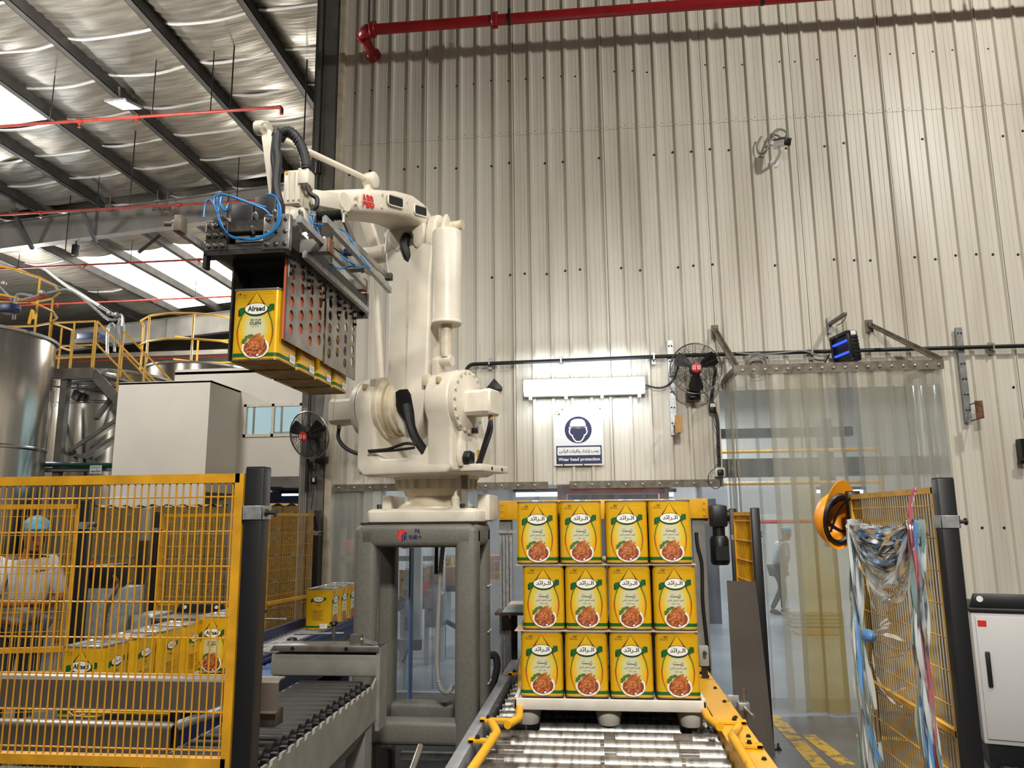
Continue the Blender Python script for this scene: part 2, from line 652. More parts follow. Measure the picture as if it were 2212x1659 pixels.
def stroke(b, pts, w, u, v):
    """flat brush stroke through (x, y) pairs already in space; w a list of widths"""
    pts = [V(p) for p in pts]
    vs = []
    nrm = V(u).cross(V(v))
    for i, p in enumerate(pts):
        t = (pts[min(i + 1, len(pts) - 1)] - pts[max(i - 1, 0)]).normalized()
        s = nrm.cross(t)
        ww = w[i] if isinstance(w, (list, tuple)) else w
        vs += [p - s * (ww / 2), p + s * (ww / 2)]
    b.add(vs, [(2 * i, 2 * i + 1, 2 * i + 3, 2 * i + 2) for i in range(len(pts) - 1)])


def spline(pts, n=6):
    """smooth path through points"""
    pts = [V(p) for p in pts]
    out = []
    for i in range(len(pts) - 1):
        p0, p1, p2, p3 = pts[max(i - 1, 0)], pts[i], pts[i + 1], pts[min(i + 2, len(pts) - 1)]
        for k in range(n):
            t = k / n
            out.append(0.5 * ((2 * p1) + (p2 - p0) * t + (2 * p0 - 5 * p1 + 4 * p2 - p3) * t * t + (3 * p1 - p0 - 3 * p2 + p3) * t * t * t))
    return out + [pts[-1]]
# ---------------------------------------------------------------- the setting
WY = 8.0                                   # the ribbed wall
b = B().bx(-22, 9, -5, WY - 0.05, -0.1, 0)
b.bx(-22, -2.83, WY - 0.05, 30, -0.1, 0)
floor = ob('floor', b, 'floor', kind='structure')
ob('floor_room', B().bx(-2.83, 9, WY - 0.05, 18.2, -0.1, 0), 'floor_bright', kind='structure')


def line_quad(pts, name='painted_line', par=None, m='paint_line'):
    ob(name, B().prism([V((p[0], p[1], 0.0)) for p in pts], (0, 0, 0.003)), m, par or floor, smooth=0)


def px_line(p, q, w):
    a, c = atz(p[0], p[1], 0), atz(q[0], q[1], 0)
    d = (c - a).normalized()
    s = V((-d.y, d.x, 0)) * (w / 2)
    line_quad([a - s, c - s, c + s, a + s])


px_line((1668, 1545), (1775, 1659), 0.12)
px_line((1745, 1588), (1830, 1652), 0.11)
px_line((1850, 1590), (1960, 1598), 0.10)
px_line((2100, 1583), (2212, 1640), 0.11)
px_line((2105, 1600), (2212, 1592), 0.10)

RIB0 = (at(2030.5, 600, WY).x - 0.15) % 0.2


def rib_profile(x0, x1):
    """cross-section of the trapezoidal steel sheet: list of (x, y offset towards the hall)"""
    key = [(0.0, 0), (0.048, 0), (0.05, 0.0035), (0.053, 0), (0.095, 0), (0.097, 0.0035), (0.10, 0), (0.146, 0), (0.160, 0.030), (0.184, 0.030)]
    pts = []
    k = math.floor((x0 - RIB0) / 0.2) - 1
    while RIB0 + k * 0.2 < x1 + 0.2:
        pts += [(RIB0 + k * 0.2 + a, c) for a, c in key]
        k += 1

    def val(x):
        for (xa, ya), (xb, yb) in zip(pts, pts[1:]):
            if xa <= x <= xb:
                return ya + (yb - ya) * (x - xa) / max(1e-9, xb - xa)
        return 0
    return [(x0, val(x0))] + [p for p in pts if x0 + 1e-4 < p[0] < x1 - 1e-4] + [(x1, val(x1))]


def sheet(x0, x1, z0, z1, y, par, m='sheet', name='wall_panel'):
    pr = rib_profile(x0, x1)
    n = len(pr)
    b = B()
    vs = []
    for z in (z0, z1):
        vs += [(x, y - d, z) for x, d in pr] + [(x, y - d + 0.003, z) for x, d in pr]
    fs = [(i, i + 1, 2 * n + i + 1, 2 * n + i) for i in range(n - 1)] + [(n + i + 1, n + i, 3 * n + i, 3 * n + i + 1) for i in range(n - 1)] + [(i + 1, i, n + i, n + i + 1) for i in range(n - 1)]
    b.add(vs, fs)
    return ob(name, b, m, par, smooth=0)


wall = thing('wall_back', None, None, (1.7, WY, 0))
wall['kind'] = 'structure'
xs = [-2.82, -1.82, -0.82, 0.18, 1.27, 2.23, 3.17, 4.17, 5.17, 6.4]
for a, c in zip(xs, xs[1:]):
    zb = 2.04 if c <= 1.28 else (2.98 if c < 3.2 else 0.0)
    sheet(a - 0.005, c, zb, 5.97, WY, wall)
    sheet(a - 0.005, c, 5.95, 10.4, WY - 0.005, wall)
# screws along the girts behind the sheets
b = B()
for z, x0, x1 in ((6.62, -2.7, 6), (5.62, -2.7, 6), (4.32, -2.0, 6), (2.93, 3.3, 6), (1.55, 3.3, 6)):
    x = RIB0 - 3.0 + 0.125
    while x < x1:
        if x > x0 and random.random() < 0.72:
            zz = z + random.uniform(-.03, .03)
            xx = x + random.choice((0, 0, 0.0, -0.04))
            b.lathe((xx, WY + 0.001, zz), (0, -1, 0), [(0, .014), (.004, .014), (.006, .009), (.012, .009)], 7)
        x += 0.2
ob('wall_screw', b, 'dark', wall, kind='stuff')
b = B()
for k in range(62):
    x = RIB0 - 2.9 + 0.2 * (k // 2) + (0.02 if k % 2 else 0.12)
    if x > -2.75 and not (x > 6):
        b.lathe((x, WY - 0.004, 5.985 + random.uniform(-.004, .004)), (0, -1, 0), [(0, .006), (.004, .004)], 6)
ob('wall_rivet', b, 'bracket', wall, kind='stuff')
# closing flashing at the free end of the wall and the steel frame behind
ob('trim_1', B().bx(-2.87, -2.80, WY - 0.06, WY + 0.04, 0, 10.4), 'cream_dirty', kind='structure', bevel=.004)
col = thing('column', None, None, (-3.03, 8.12, 0))
col['kind'] = 'structure'
ob('web', B().bx(-3.045, -3.025, 7.97, 8.30, 0, 9.0), 'column_grey', col)
for y in (7.96, 8.29):
    ob('flange', B().bx(-3.16, -2.885, y, y + 0.016, 0, 9.0), 'column_grey', col)
b = B().bx(-2.82, 6.4, WY + 0.005, WY + 0.20, 2.10, 2.28)
b.bx(-2.82, 6.4, WY + 0.02, WY + 0.2, 4.22, 4.4).bx(-2.82, 6.4, WY + 0.02, WY + 0.2, 6.5, 6.7)
ob('trim_2', b, 'column_grey', kind='structure')
# roof plane: rises towards the wall


def zroof(x):
    return 9.298 + 0.082 * x


PUR = [-3.25, -4.75, -6.2, -7.72, -9.14, -10.5, -11.85, -13.15, -14.5]
b = B()
b.prism([(-20, -5, zroof(-20) + .42), (9, -5, zroof(9) + .42), (9, -5, zroof(9) + .47), (-20, -5, zroof(-20) + .47)], (0, 34.5, 0))
ceil = ob('ceiling', b, 'foil', kind='structure')
RAFY = 14.85


def purlin(x, y0, y1, par):
    z = zroof(x)
    b = B()
    b.bx(x - 0.005, x + 0.005, y0, y1, z, z + 0.22).bx(x - 0.10, x + 0.005, y0, y1, z, z + 0.008).bx(x - 0.10, x - 0.092, y0, y1, z, z + 0.03).bx(x - .005, x + 0.075, y0, y1, z + .212, z + .22)
    return ob('purlin', b, 'purlin', par, smooth=0)


for x in PUR:
    purlin(x, 6.5, RAFY, ceil)
    purlin(x, RAFY, 22.8, ceil)
# foil-faced insulation blankets hung between the purlins, one object each
SAG = {}


def blanket(xa, xb, ya, yb, par, v, sag=0.10):
    w, l = xb - xa, yb - ya
    za, zb = zroof(xa) + 0.2, zroof(xb) + 0.2
    rnd = random.Random(v)
    ph = [rnd.uniform(0, 6) for _ in range(6)]

    def fn(u, t):
        e = max(0, 1 - min(u, 1 - u) * 7)
        s = sin(pi * u) ** 0.7 * sag * (0.75 + 0.25 * sin(pi * t))
        s += 0.012 * sin(u * 7 + ph[0]) * sin(t * 5 + ph[1]) + e * 0.018 * sin(t * 34 + ph[2]) + 0.006 * sin(t * 19 + u * 9 + ph[3])
        return V((xa + w * u, ya + l * t, za + (zb - za) * u - s))
    o = ob('insulation_sheet', B().grid(fn, 12, 12), 'foil', par, smooth=180)
    pts = [fn(i / 14, 0.0) - V((0, 0, 0.012)) for i in range(15)]
    lip = B()
    lip.loft([[p + V((0, -.03, -.008)), p + V((0, .012, -.014)), p + V((0, .016, .012)), p + V((0, -.026, .014))] for p in pts])
    ob('seam_highlight_lip', lip, 'foil_highlight', o)  # seam lip made large and near-white to carry the highlight along the lap


ROWS = [8.72 + 0.98 * k for k in range(7)]
v = 0
for i in range(len(PUR) - 1):
    xb, xa = PUR[i] - 0.004, PUR[i + 1] + 0.01
    for k, (ya, yb) in enumerate(zip(ROWS, ROWS[1:])):
        v += 1
        if i == 4 and 1 <= k <= 2:
            continue
        blanket(xa, xb, ya, min(yb, 14.8), ceil, v)
    for k in range(3):
        v += 1
        if i not in (4, 5, 6) or k == 0:
            blanket(xa, xb, 15.0 + 2.5 * k, 17.5 + 2.5 * k, ceil, v, 0.12)


def skylight(xa, xb, ya, yb):
    o = ob('window_1', B().prism([(xa, ya, zroof(xa) + .2), (xb, ya, zroof(xb) + .2), (xb, ya, zroof(xb) + .215), (xa, ya, zroof(xa) + .215)], (0, yb - ya, 0)), 'skylight', kind='structure')


skylight(-10.49, -9.15, 9.72, 11.6)
for a in ((-10.49, -9.15), (-11.84, -10.51), (-13.14, -11.86)):
    skylight(*a, 17.5, 22.5)
# rafters of the portal frames


def rafter(y, x0, x1, dz=0.0, h=0.62, m='beam_grey'):
    o = thing('trim_3', None, None, ((x0 + x1) / 2, y, zroof(x0) - h))
    o['kind'] = 'structure'
    for nm, t0, t1, w in (('web', -h + .015, -.015, .014), ('top_flange', -.015, 0, .2), ('bottom_flange', -h, -h + .015, .2)):
        ob(nm, B().prism([(x0, y - w / 2, zroof(x0) + t0 + dz), (x1, y - w / 2, zroof(x1) + t0 + dz), (x1, y - w / 2, zroof(x1) + t1 + dz), (x0, y - w / 2, zroof(x0) + t1 + dz)], (0, w, 0)), m, o, smooth=0)
    for k in range(int((x1 - x0) / 3.0)):
        x = x1 - 1.6 - k * 3.0
        ob('stiffener', B().bx(x, x + .012, y - .095, y + .095, zroof(x) - h + .02 + dz, zroof(x) - .02 + dz), m, o)
    return o


r1 = rafter(RAFY, -17, -3.1)
r2 = rafter(22.8, -17, -3.1, 0, 0.68)
for px, py, qx, qy in ((28, 455, 70, 537), (178, 455, 207, 523)):
    p, q = at(px, py, RAFY - 1.0), at(qx, qy, RAFY - 0.12)
    ob('fly_brace', B().bar(p, q, .07, .07), 'purlin', r1)
for px, py, qx, qy in ((300, 545, 345, 508),):
    p, q = at(px, py, RAFY - .5), at(qx, qy, RAFY - .1)
    ob('fly_brace', B().bar(p, q, .06, .06), 'purlin', r1)
# far end wall and side wall with foil lining
ob('wall_far', B().bx(-22, -2.8, 29.4, 29.6, 0, 9.6), 'foil', kind='structure')
ob('wall_side', B().bx(-20.2, -20, -5, 29.6, 0, 9), 'foil', kind='structure')
# lower eaves roof in the distance
ob('ceiling_far', B().bx(-20, -2.8, 23.2, 29.4, 7.05, 7.2), 'foil', kind='structure')

# packing room behind the wall
ob('wall_room_far', B().bx(-2.9, 9, 18.1, 18.3, 0, 5), 'panel_white', kind='structure')
ob('wall_room_side', B().bx(-2.95, -2.83, 9.6, 18.2, 0, 5), 'panel_white', kind='structure')
ob('ceiling_room', B().bx(-2.9, 9, WY + 0.2, 18.2, 4.6, 4.7), 'panel_white', kind='structure')
b = B()
for y in (10.2, 12.4, 14.6):
    b.bx(-2.8, 9, y, y + 0.16, 4.2, 4.5)
ob('trim_4', b, 'beam_grey', kind='structure')


# ---------------------------------------------------------------- the office block in the hall
OY = 13.55
off = thing('wall_office', None, None, (-6.1, OY, 0))
off['kind'] = 'structure'
w0, w1 = at(529, 874, OY), at(652, 942, OY)
wz0, wz1 = w1.z, w0.z
ztop, zbot = at(520, 800, OY).z, at(600, 1030, OY).z
ob('upper_wall', B().bx(-7.9, w0.x, OY, OY + .15, 0, ztop).bx(w1.x, -3.0, OY, OY + .15, zbot, ztop).bx(w0.x, w1.x, OY, OY + .15, wz1, ztop).bx(w0.x, w1.x, OY, OY + .15, zbot, wz0), 'panel_white', off, smooth=0)
ob('roof_slab', B().bx(-7.9, -3.0, OY, OY + 6, ztop - .05, ztop + .05), 'panel_white', off)
ob('floor_edge', B().bx(w0.x - .1, -3.0, OY - .08, OY + 5, zbot - .18, zbot), 'column_grey', off)
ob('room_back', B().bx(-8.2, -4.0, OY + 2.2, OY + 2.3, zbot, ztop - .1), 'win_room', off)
win = thing('window_2', None, None, ((w0.x + w1.x) / 2, OY, wz0))
win['kind'] = 'structure'
b = B()
xm = (w0.x + w1.x) / 2
for q in ((w0.x, w1.x, wz0, wz0 + .05), (w0.x, w1.x, wz1 - .05, wz1), (w0.x, w0.x + .05, wz0, wz1), (w1.x - .05, w1.x, wz0, wz1), (xm - .025, xm + .025, wz0, wz1)):
    b.bx(q[0], q[1], OY - .03, OY + .03, q[2], q[3])
ob('window_frame', b, 'cream', win)
for a, c in ((w0.x + .05, xm - .025), (xm + .025, w1.x - .05)):
    ob('sash', B().bx(a + .12, a + .155, OY - .01, OY + .01, wz0 + .05, wz1 - .05), 'beam_grey', win)
    ob('pane', B().bx(a, c, OY - .003, OY + .003, wz0 + .05, wz1 - .05), 'glass_win', win)
ob('picture_board', B().bx(-6.9, -6.1, OY + 2.1, OY + 2.18, wz0 - .1, wz0 + .34), 'column_grey', win)
box = thing('wall_room_box', None, None, (-7.4, 12.9, 0))
box['kind'] = 'structure'
BY = 12.4
b0, b1 = at(257, 826, BY), at(455, 822, BY)
ob('box_front', B().bx(b0.x, b1.x, BY, BY + .06, 1.4, b1.z), 'panel_white', box)
ob('box_side', B().bx(b1.x - .05, b1.x, BY + .06, OY, zbot - .3, b1.z), 'panel_white', box)
ob('box_top', B().bx(b0.x, b1.x, BY, OY, b1.z - .03, b1.z + .01), 'panel_white', box)
ob('box_side_far', B().bx(b0.x, b0.x + .05, BY + .06, OY, 1.4, b1.z), 'panel_white', box)
# dark bay under the office
ob('wall_under', B().bx(-8.5, -3.0, 18.5, 18.6, 0, 2.4), 'navy_dark', kind='structure')
# ---------------------------------------------------------------- on and in front of the ribbed wall
X_, Y_, Z_ = V((1, 0, 0)), V((0, 1, 0)), V((0, 0, 1))


def bolt(b, p, d, r=0.012, h=0.01):
    b.cyl(p, V(p) + V(d) * h, r, n=6)


# red fire main
t = thing('fire_pipe', 'thick red fire water pipe running along the top of the ribbed wall', 'pipe', (2, 7.5, 7.05))
ob('pipe_run', B().cyl((-2.32, 7.5, 7.05), (9, 7.5, 7.04), .058, n=20), 'red_pipe', t)
arc = [V((-2.36 - .10 * sin(a), 7.5 + .10 * (1 - cos(a)), 7.05)) for a in [i * pi / 16 for i in range(9)]]
ob('elbow', B().tube([(-2.32, 7.5, 7.05)] + arc, .066, 16), 'red_pipe', t)
ob('pipe_stub', B().cyl((-2.46, 7.6, 7.05), (-2.46, 8.0, 7.05), .055, n=18), 'red_pipe', t)
for p, d in (((-2.33, 7.5, 7.05), (1, 0, 0)), ((-2.46, 7.6, 7.05), (0, 1, 0)), ((-.97, 7.5, 7.05), (1, 0, 0))):
    d = V(d)
    p = V(p)
    s = d.cross(Z_)
    bb = B().lathe(p, d, [(-.03, .074), (-.022, .082), (.022, .082), (.03, .074)], 18)
    for k in (1, -1):
        bb.cyl(p + Z_ * (.088 * k) - d * .035 + s * 0, p + Z_ * (.088 * k) + d * .035, .014, n=8)
    ob('coupling', bb, 'red_pipe', t)
ob('wall_flange', B().lathe((-2.46, 7.9, 7.05), (0, 1, 0), [(0, .06), (.03, .085), (.06, .09), (.09, .08)], 10), 'red_pipe', t)
for x in (-.81, 1.86, 4.2):
    bb = B().lathe((x, 7.5, 7.05), (1, 0, 0), [(-.018, .060), (-.018, .066), (.018, .066), (.018, .060)], 18, cap=False)
    bb.cyl((x, 7.5, 7.11), (x, 7.5, 9.2), .008, n=6).cyl((x, 7.5, 7.10), (x, 7.5, 7.17), .016, n=8)
    ob('hanger', bb, 'dark', t)
ob('hanger_rod', B().cyl((-2.38, 7.5, 7.11), (-2.38, 7.5, 9.1), .011, n=6), 'black', t)

# surveillance camera
t = thing('security_camera', 'white bullet security camera with black front high on the ribbed wall', 'camera', (2.04, 7.97, 5.55))
c = at(1690, 309, 7.72)
d = V((.45, -.8, -.28)).normalized()
a_, u_, _ = frame_of(d)
bb = B()
bb.bar(c - d * .10, c + d * .07, .075, .07)
ob('housing', bb, 'white', t, bevel=.018)
ob('sun_shield', B().bar(c - d * .1 + Z_ * .042, c + d * .095 + Z_ * .042, .10, .012), 'bracket', t, bevel=.004)
bb = B().bar(c + d * .07, c + d * .086, .082, .074)
ob('front_glass', bb, 'black', t, bevel=.01)
ob('mount_arm', B().tube(spline([c - d * .07 - Z_ * .03, c - d * .05 - Z_ * .10, (c.x - .03, 7.9, c.z - .10), (c.x - .03, 7.97, c.z - .10)]), .016), 'white', t)
ob('mount_base', B().lathe((c.x - .03, 7.99, c.z - .10), (0, -1, 0), [(0, .05), (.02, .048), (.03, .03)], 16), 'white', t)
t = thing('camera_cable', 'grey cable looping in an S beside the wall camera', 'cable', (1.85, 7.93, 5.4))
pp = [(1645, 295), (1636, 312), (1638, 328), (1646, 333), (1655, 325), (1663, 305), (1673, 284), (1685, 279), (1697, 284), (1700, 291), (1694, 300)]
ob('cable_run', B().tube(spline([at(x, y, 7.93) for x, y in pp]), .012), 'cable_grey', t)
pp = [(1700, 287), (1699, 300), (1684, 303), (1671, 296), (1672, 287), (1684, 281)]
ob('cable_loop', B().tube(spline([at(x, y, 7.90) for x, y in pp]), .008), 'cable_grey', t)

# black conduit
t = thing('conduit', 'black conduit pipe running across the ribbed wall and dropping beside the robot', 'conduit', (1.4, 7.94, 3.3))
z = 3.32
ob('conduit_run', B().tube([(-1.345, 7.91, 3.0), (-1.345, 7.91, 3.24)] + [(-1.345 + .08 * (1 - cos(a)), 7.91, 3.24 + .08 * sin(a)) for a in (.4, .8, 1.2)] + [(-1.265, 7.91, z), (1.0, 7.91, 3.345), (3, 7.91, 3.34), (6.3, 7.91, 3.33)], .02, 10), 'black', t)
for x in (-1.1, .62, -.34, 3.93, 2.2):
    bb = B().bx(x - .008, x + .008, 7.885, 7.967, z - .01, z + .05)
    bb.bx(x - .02, x + .02, 7.95, 7.967, z - .05, z + .07)
    ob('pipe_clip', bb, 'galv', t)
ob('gland', B().lathe((-1.345, 7.91, 2.96), (0, 0, 1), [(0, .03), (.05, .035), (.09, .024)], 12), 'black', t)
t = thing('gas_valve', 'dark hand valve at the lower end of the conduit behind the robot', 'valve', (-1.36, 7.9, 2.9))
ob('valve_body', B().lathe((-1.36, 7.9, 2.88), (0, 0, 1), [(0, .02), (.02, .035), (.05, .035), (.07, .02)], 12), 'rust', t)
ob('hand_wheel', B().lathe((-1.36, 7.87, 2.91), (0, -1, 0), [(0, .06), (.02, .065), (.035, .05)], 14), 'rust', t)
ob('triangle_bracket', B().prism([at(1068, 818, 7.97), at(1086, 838, 7.97), at(1084, 846, 7.97), at(1054, 846, 7.97), at(1052, 838, 7.97)], (0, -.03, 0)).bx(-1.115, -1.085, 7.925, 7.945, 3.02, 3.05), 'black', label='small black triangular plate bolted to the ribbed wall', cat='bracket', bevel=.008)

# lit fluorescent fitting
t = thing('wall_light', 'long lit fluorescent fitting on the ribbed wall above the safety sign', 'light', (-.08, 7.92, 2.98))
p0, p1 = at(1130, 858, 7.86), at(1394, 822, 7.86)
x0, x1, z0, z1 = p0.x, p1.x, 2.955, 3.135
ob('backing_tray', B().bx(x0, x1, 7.90, 7.97, z0 - .005, z1 + .005), 'beam_grey', t, bevel=.01)
bb = B()
prof = [(0, z0 + .01), (-.05, z0 + .012), (-.085, z0 + .04), (-.09, (z0 + z1) / 2), (-.085, z1 - .04), (-.05, z1 - .012), (0, z1 - .01)]
bb.prism([(x0 + .01, 7.90 + a, b_) for a, b_ in prof], (x1 - x0 - .02, 0, 0))
ob('diffuser', bb, 'lamp_white', t)
for x in (x0 + .06, x0 + .43, x0 + .8, x1 - .08):
    ob('latch', B().bx(x, x + .03, 7.86, 7.92, z0 - .04, z0 + .004), 'white', t)
for x in (x0 + .035, x1 - .035):
    for zz in (z0 + .06, z1 - .06):
        ob('end_screw', B().lathe((x, 7.813, zz), (0, -1, 0), [(0, .014), (.006, .01)], 10), 'galv', t)
area('wall_light_glow', ((x0 + x1) / 2, 7.78, 3.04), 11, 1.2, (.78, .89, 1.0), (radians(90), 0, 0), .16)
area('wall_light_spill', ((x0 + x1) / 2, 7.86, 2.93), 1.8, 1.2, (.72, .86, 1.0), (radians(-20), 0, 0), .06)
area('wall_light_spill', ((x0 + x1) / 2, 7.86, 3.16), 2.6, 1.2, (.72, .86, 1.0), (radians(200), 0, 0), .06)
ob('light_cable', B().tube(spline([at(x, y, 7.93) for x, y in ((1394, 832), (1420, 838), (1440, 834), (1456, 818), (1464, 795), (1466, 780))]), .011), 'black', label='short black cable from the lit fitting to the conduit', cat='cable')

# head protection sign
t = thing('safety_sign', 'white and navy sign showing a helmeted head reading Wear head protection', 'sign', (-.18, 7.95, 2.235))
sx0, sx1, sz0, sz1 = -.433, .075, 2.235, 2.832
yb = 7.945
ob('sign_board', B().bx(sx0, sx1, yb, yb + .012, sz0, sz1), 'white_print', t)
cx = (sx0 + sx1) / 2 + .005


def sp(u, w, k=1):        # sign coordinates: 0..1 across, 0..1 up
    return V((sx0 + (sx1 - sx0) * u, yb - .0008 * k, sz0 + (sz1 - sz0) * w))


sw, sh = sx1 - sx0, sz1 - sz0
bb = B()
bb.mat('navy').add(ell(sp(.5, .615), X_, Z_, .274 * sw, .274 * sw, 40), [list(range(40))])
bb.add([sp(.045, .025), sp(.965, .025), sp(.965, .34), sp(.045, .34)], [(0, 1, 2, 3)])
ob('navy_print', bb, None, t, smooth=0)
bb = B()
bb.mat('white_print')
hel = [(.33, .66), (.335, .72), (.36, .77), (.42, .80), (.5, .807), (.58, .80), (.63, .77), (.655, .72), (.66, .66)]
bb.add([sp(u, w, 2) for u, w in hel], [list(range(9))])
bb.add([sp(u, w, 2) for u, w in ((.30, .655), (.33, .672), (.66, .672), (.69, .655), (.665, .645), (.6, .648), (.5, .638), (.4, .648), (.325, .645))], [list(range(9))])
face = [(.325, .645), (.335, .61), (.315, .60), (.33, .55), (.355, .525), (.375, .525), (.39, .48), (.43, .43), (.46, .41), (.54, .41), (.57, .43), (.61, .48), (.625, .525), (.645, .525), (.67, .55), (.685, .60), (.665, .61), (.672, .645)]
stroke(bb, [sp(u, w, 2) for u, w in face], .014, X_, Z_)
bb.add([sp(u, w, 2) for u, w in ((.085, .175), (.925, .175), (.94, .19), (.94, .30), (.925, .315), (.085, .315), (.07, .30), (.07, .19))], [list(range(8))])
write(bb, 'Wear head protection', sp(.505, .098, 2), X_, Z_, .84 * sw, .072 * sh, .03)
ob('white_lettering', bb, None, t, smooth=0)
bb = B()
bb.mat('ink')
write(bb, arabic('يجب إرتداء واقيات الرأس'), sp(.505, .247, 3), X_, Z_, .80 * sw, .088 * sh, .02)
stroke(bb, [sp(u, w, 3) for u, w in ((.37, .662), (.43, .653), (.5, .65), (.57, .653), (.63, .662))], .006, X_, Z_)
bb.mat('ink_soft')
write(bb, 'Pioneers Vegetable Oils for Food Industries Co., Ltd.', sp(.56, .905, 2), X_, Z_, .75 * sw, .017 * sh, .01)
write(bb, arabic('شركة رواد الزيوت النباتية للصناعات الغذائية المحدودة'), sp(.56, .935, 2), X_, Z_, .75 * sw, .026 * sh)
ob('small_lettering', bb, None, t, smooth=0)
bb = B()
stroke(bb.mat('paint_line'), ell(sp(.085, .91, 2), X_, Z_, .035 * sw, .032 * sh, 9, 1.2, 4.0, False), .01, X_, Z_)
bb.add(ell(sp(.10, .925, 2), X_, Z_, .012 * sw, .010 * sh, 10), [list(range(10))])
stroke(bb.mat('navy'), ell(sp(.095, .915, 2), X_, Z_, .035 * sw, .032 * sh, 8, 4.6, 6.1, False), .012, X_, Z_)
ob('emblem', bb, None, t, smooth=0)
for u, w in ((.19, .975), (.955, .975), (.19, .012), (.59, .012)):
    ob('sign_screw', B().lathe(sp(u, w), (0, -1, 0), [(0, .008), (.005, .006)], 8), 'dark', t)

# red-framed area sign half hidden by the robot
t = thing('area_sign', 'white sign with red border lines partly hidden behind the robot', 'sign', (-2.3, 7.94, 2.2))
a, c = at(784, 1020, 7.93), at(884, 946, 7.93)
ob('sign_board', B().bx(a.x, c.x, 7.93, 7.945, a.z, c.z + .02), 'white_print', t)
bb = B().mat('red_ink')
for q in ((a.x + .01, a.x + .02, a.z + .01, c.z + .01), (c.x - .02, c.x - .01, a.z + .01, c.z + .01), (a.x + .01, c.x - .01, a.z + .01, a.z + .02), (a.x + .01, c.x - .01, c.z - .09, c.z - .08)):
    bb.add([(q[0], 7.929, q[2]), (q[1], 7.929, q[2]), (q[1], 7.929, q[3]), (q[0], 7.929, q[3])], [(0, 1, 2, 3)])
bb.mat('ink')
write(bb, 'Working Area', ((a.x + c.x) / 2 + .02, 7.9285, c.z - .035), X_, Z_, .40, .06, .01)
write(bb, 'Just Authorised', (a.x + .20, 7.9285, a.z + .13), X_, Z_, .30, .045, .01)
write(bb, 'No Entry', (a.x + .14, 7.9285, a.z + .06), X_, Z_, .22, .05, .01)
ob('sign_print', bb, None, t, smooth=0)
bb = B()


# wall fans
def fan(loc, n, R, label, name='wall_fan'):
    t = thing(name, label, 'fan', loc)
    nrm = V(n).normalized()
    a, b2, d = frame_of(nrm)
    c = V(loc)
    P = lambda r, th, h: c + a * (r * cos(th)) + b2 * (r * sin(th)) + d * h
    hf = lambda r: .10 - .10 * (r / R) ** 2.2       # bulge of the front guard
    b = B()
    for k in range(15):
        r = R * (.22 + .78 * k / 15)
        b.tube([P(r, 2 * pi * i / 28, hf(r)) for i in range(28)], .0016, 3, close=True)
    for k in range(16):
        th = 2 * pi * k / 16
        b.tube([P(R * f, th, hf(R * f)) for f in (.18, .45, .7, .88, 1)], .0022, 3)
    ob('front_guard', b, 'dark', t, kind='stuff')
    b = B()
    for k in range(8):
        r = R * (.3 + .7 * k / 8)
        b.tube([P(r, 2 * pi * i / 24, -.10 + .10 * (r / R) ** 2.2) for i in range(24)], .0018, 3, close=True)
    for k in range(12):
        th = 2 * pi * k / 12 + .1
        b.tube([P(R * f, th, -.10 + .10 * f ** 2.2) for f in (.25, .6, .85, 1)], .002, 3)
    ob('rear_guard', b, 'dark', t, kind='stuff')
    ob('outer_ring', B().tube([P(R, 2 * pi * i / 36, 0) for i in range(36)], .0075, 6, close=True), 'steel', t)
    for k in range(3):
        th = 2 * pi * k / 3 + .5
        vs = []
        for f in (.2, .5, .78, .9):
            wd = .42 if f < .8 else .34
            for g in (-1, -.3, .3, 1):
                vs.append(P(R * f, th + g * wd * (1.1 - .3 * f), .02 + g * .022))
        fs = [(i * 4 + j, i * 4 + j + 1, i * 4 + j + 5, i * 4 + j + 4) for i in range(3) for j in range(3)]
        ob('blade', B().add(vs, fs), 'black', t, smooth=60)
    ob('motor', B().lathe(c - d * .16, d, [(0, .03), (.01, .06), (.10, .065), (.12, .05), (.20, .04)], 16), 'black', t)
    bd = B().lathe(c + d * .096, d, [(0, R * .2), (.008, R * .2), (.012, R * .16)], 22)
    bo = ob('badge', bd, 'red_ink', t)
    u = X_ - d * X_.dot(d)
    u.normalize()
    w = d.cross(u)
    if w.z < 0:
        w = -w
    lb, q, o = B(), R * .085, c + d * .1088
    for s in (-1, 1):
        for (x0, y0, x1, y1) in ((s * 1.1 - .5, -1.1, s * 1.1 - .5, 1.1), (s * 1.1 + .5, -1.1, s * 1.1 + .5, 1.1), (s * 1.1 - .5, .4, s * 1.1 + .5, .4), (s * 1.1 - .5, -.5, s * 1.1 + .5, -.5)):
            stroke(lb, [o + u * (x0 * q) + w * (y0 * q), o + u * (x1 * q) + w * (y1 * q)], q * .32, u, w)
    ob('emblem', lb, 'white_print', bo, smooth=0)
    return t, c, d


t, c, d = fan(tuple(at(1503, 796, 7.68)), (-.06, -1, -.10), .252, 'round black caged fan on the ribbed wall beside the plastic strip doorway')
ob('tilt_arm', B().bar(c - d * .12, (c.x - .03, 7.80, c.z - .17), .05, .03).bx(c.x - .06, c.x - .01, 7.74, 7.8, c.z - .28, c.z - .12), 'black', t)
ob('wall_mount', B().bx(c.x - .08, c.x + .05, 7.80, 7.97, c.z - .30, c.z - .19), 'black', t, bevel=.005)
t2, c2, d2 = fan(tuple(at(668, 940, 7.62)), (-.30, -.92, -.25), .245, 'round black caged fan on the steel column beside the robot', 'column_fan')
ob('tilt_arm', B().bar(c2 - d2 * .12, (c2.x + .03, 7.86, c2.z - .2), .05, .03), 'black', t2)
ob('wall_mount', B().bx(c2.x - .02, c2.x + .10, 7.84, 7.955, c2.z - .27, c2.z - .2), 'black', t2, bevel=.005)

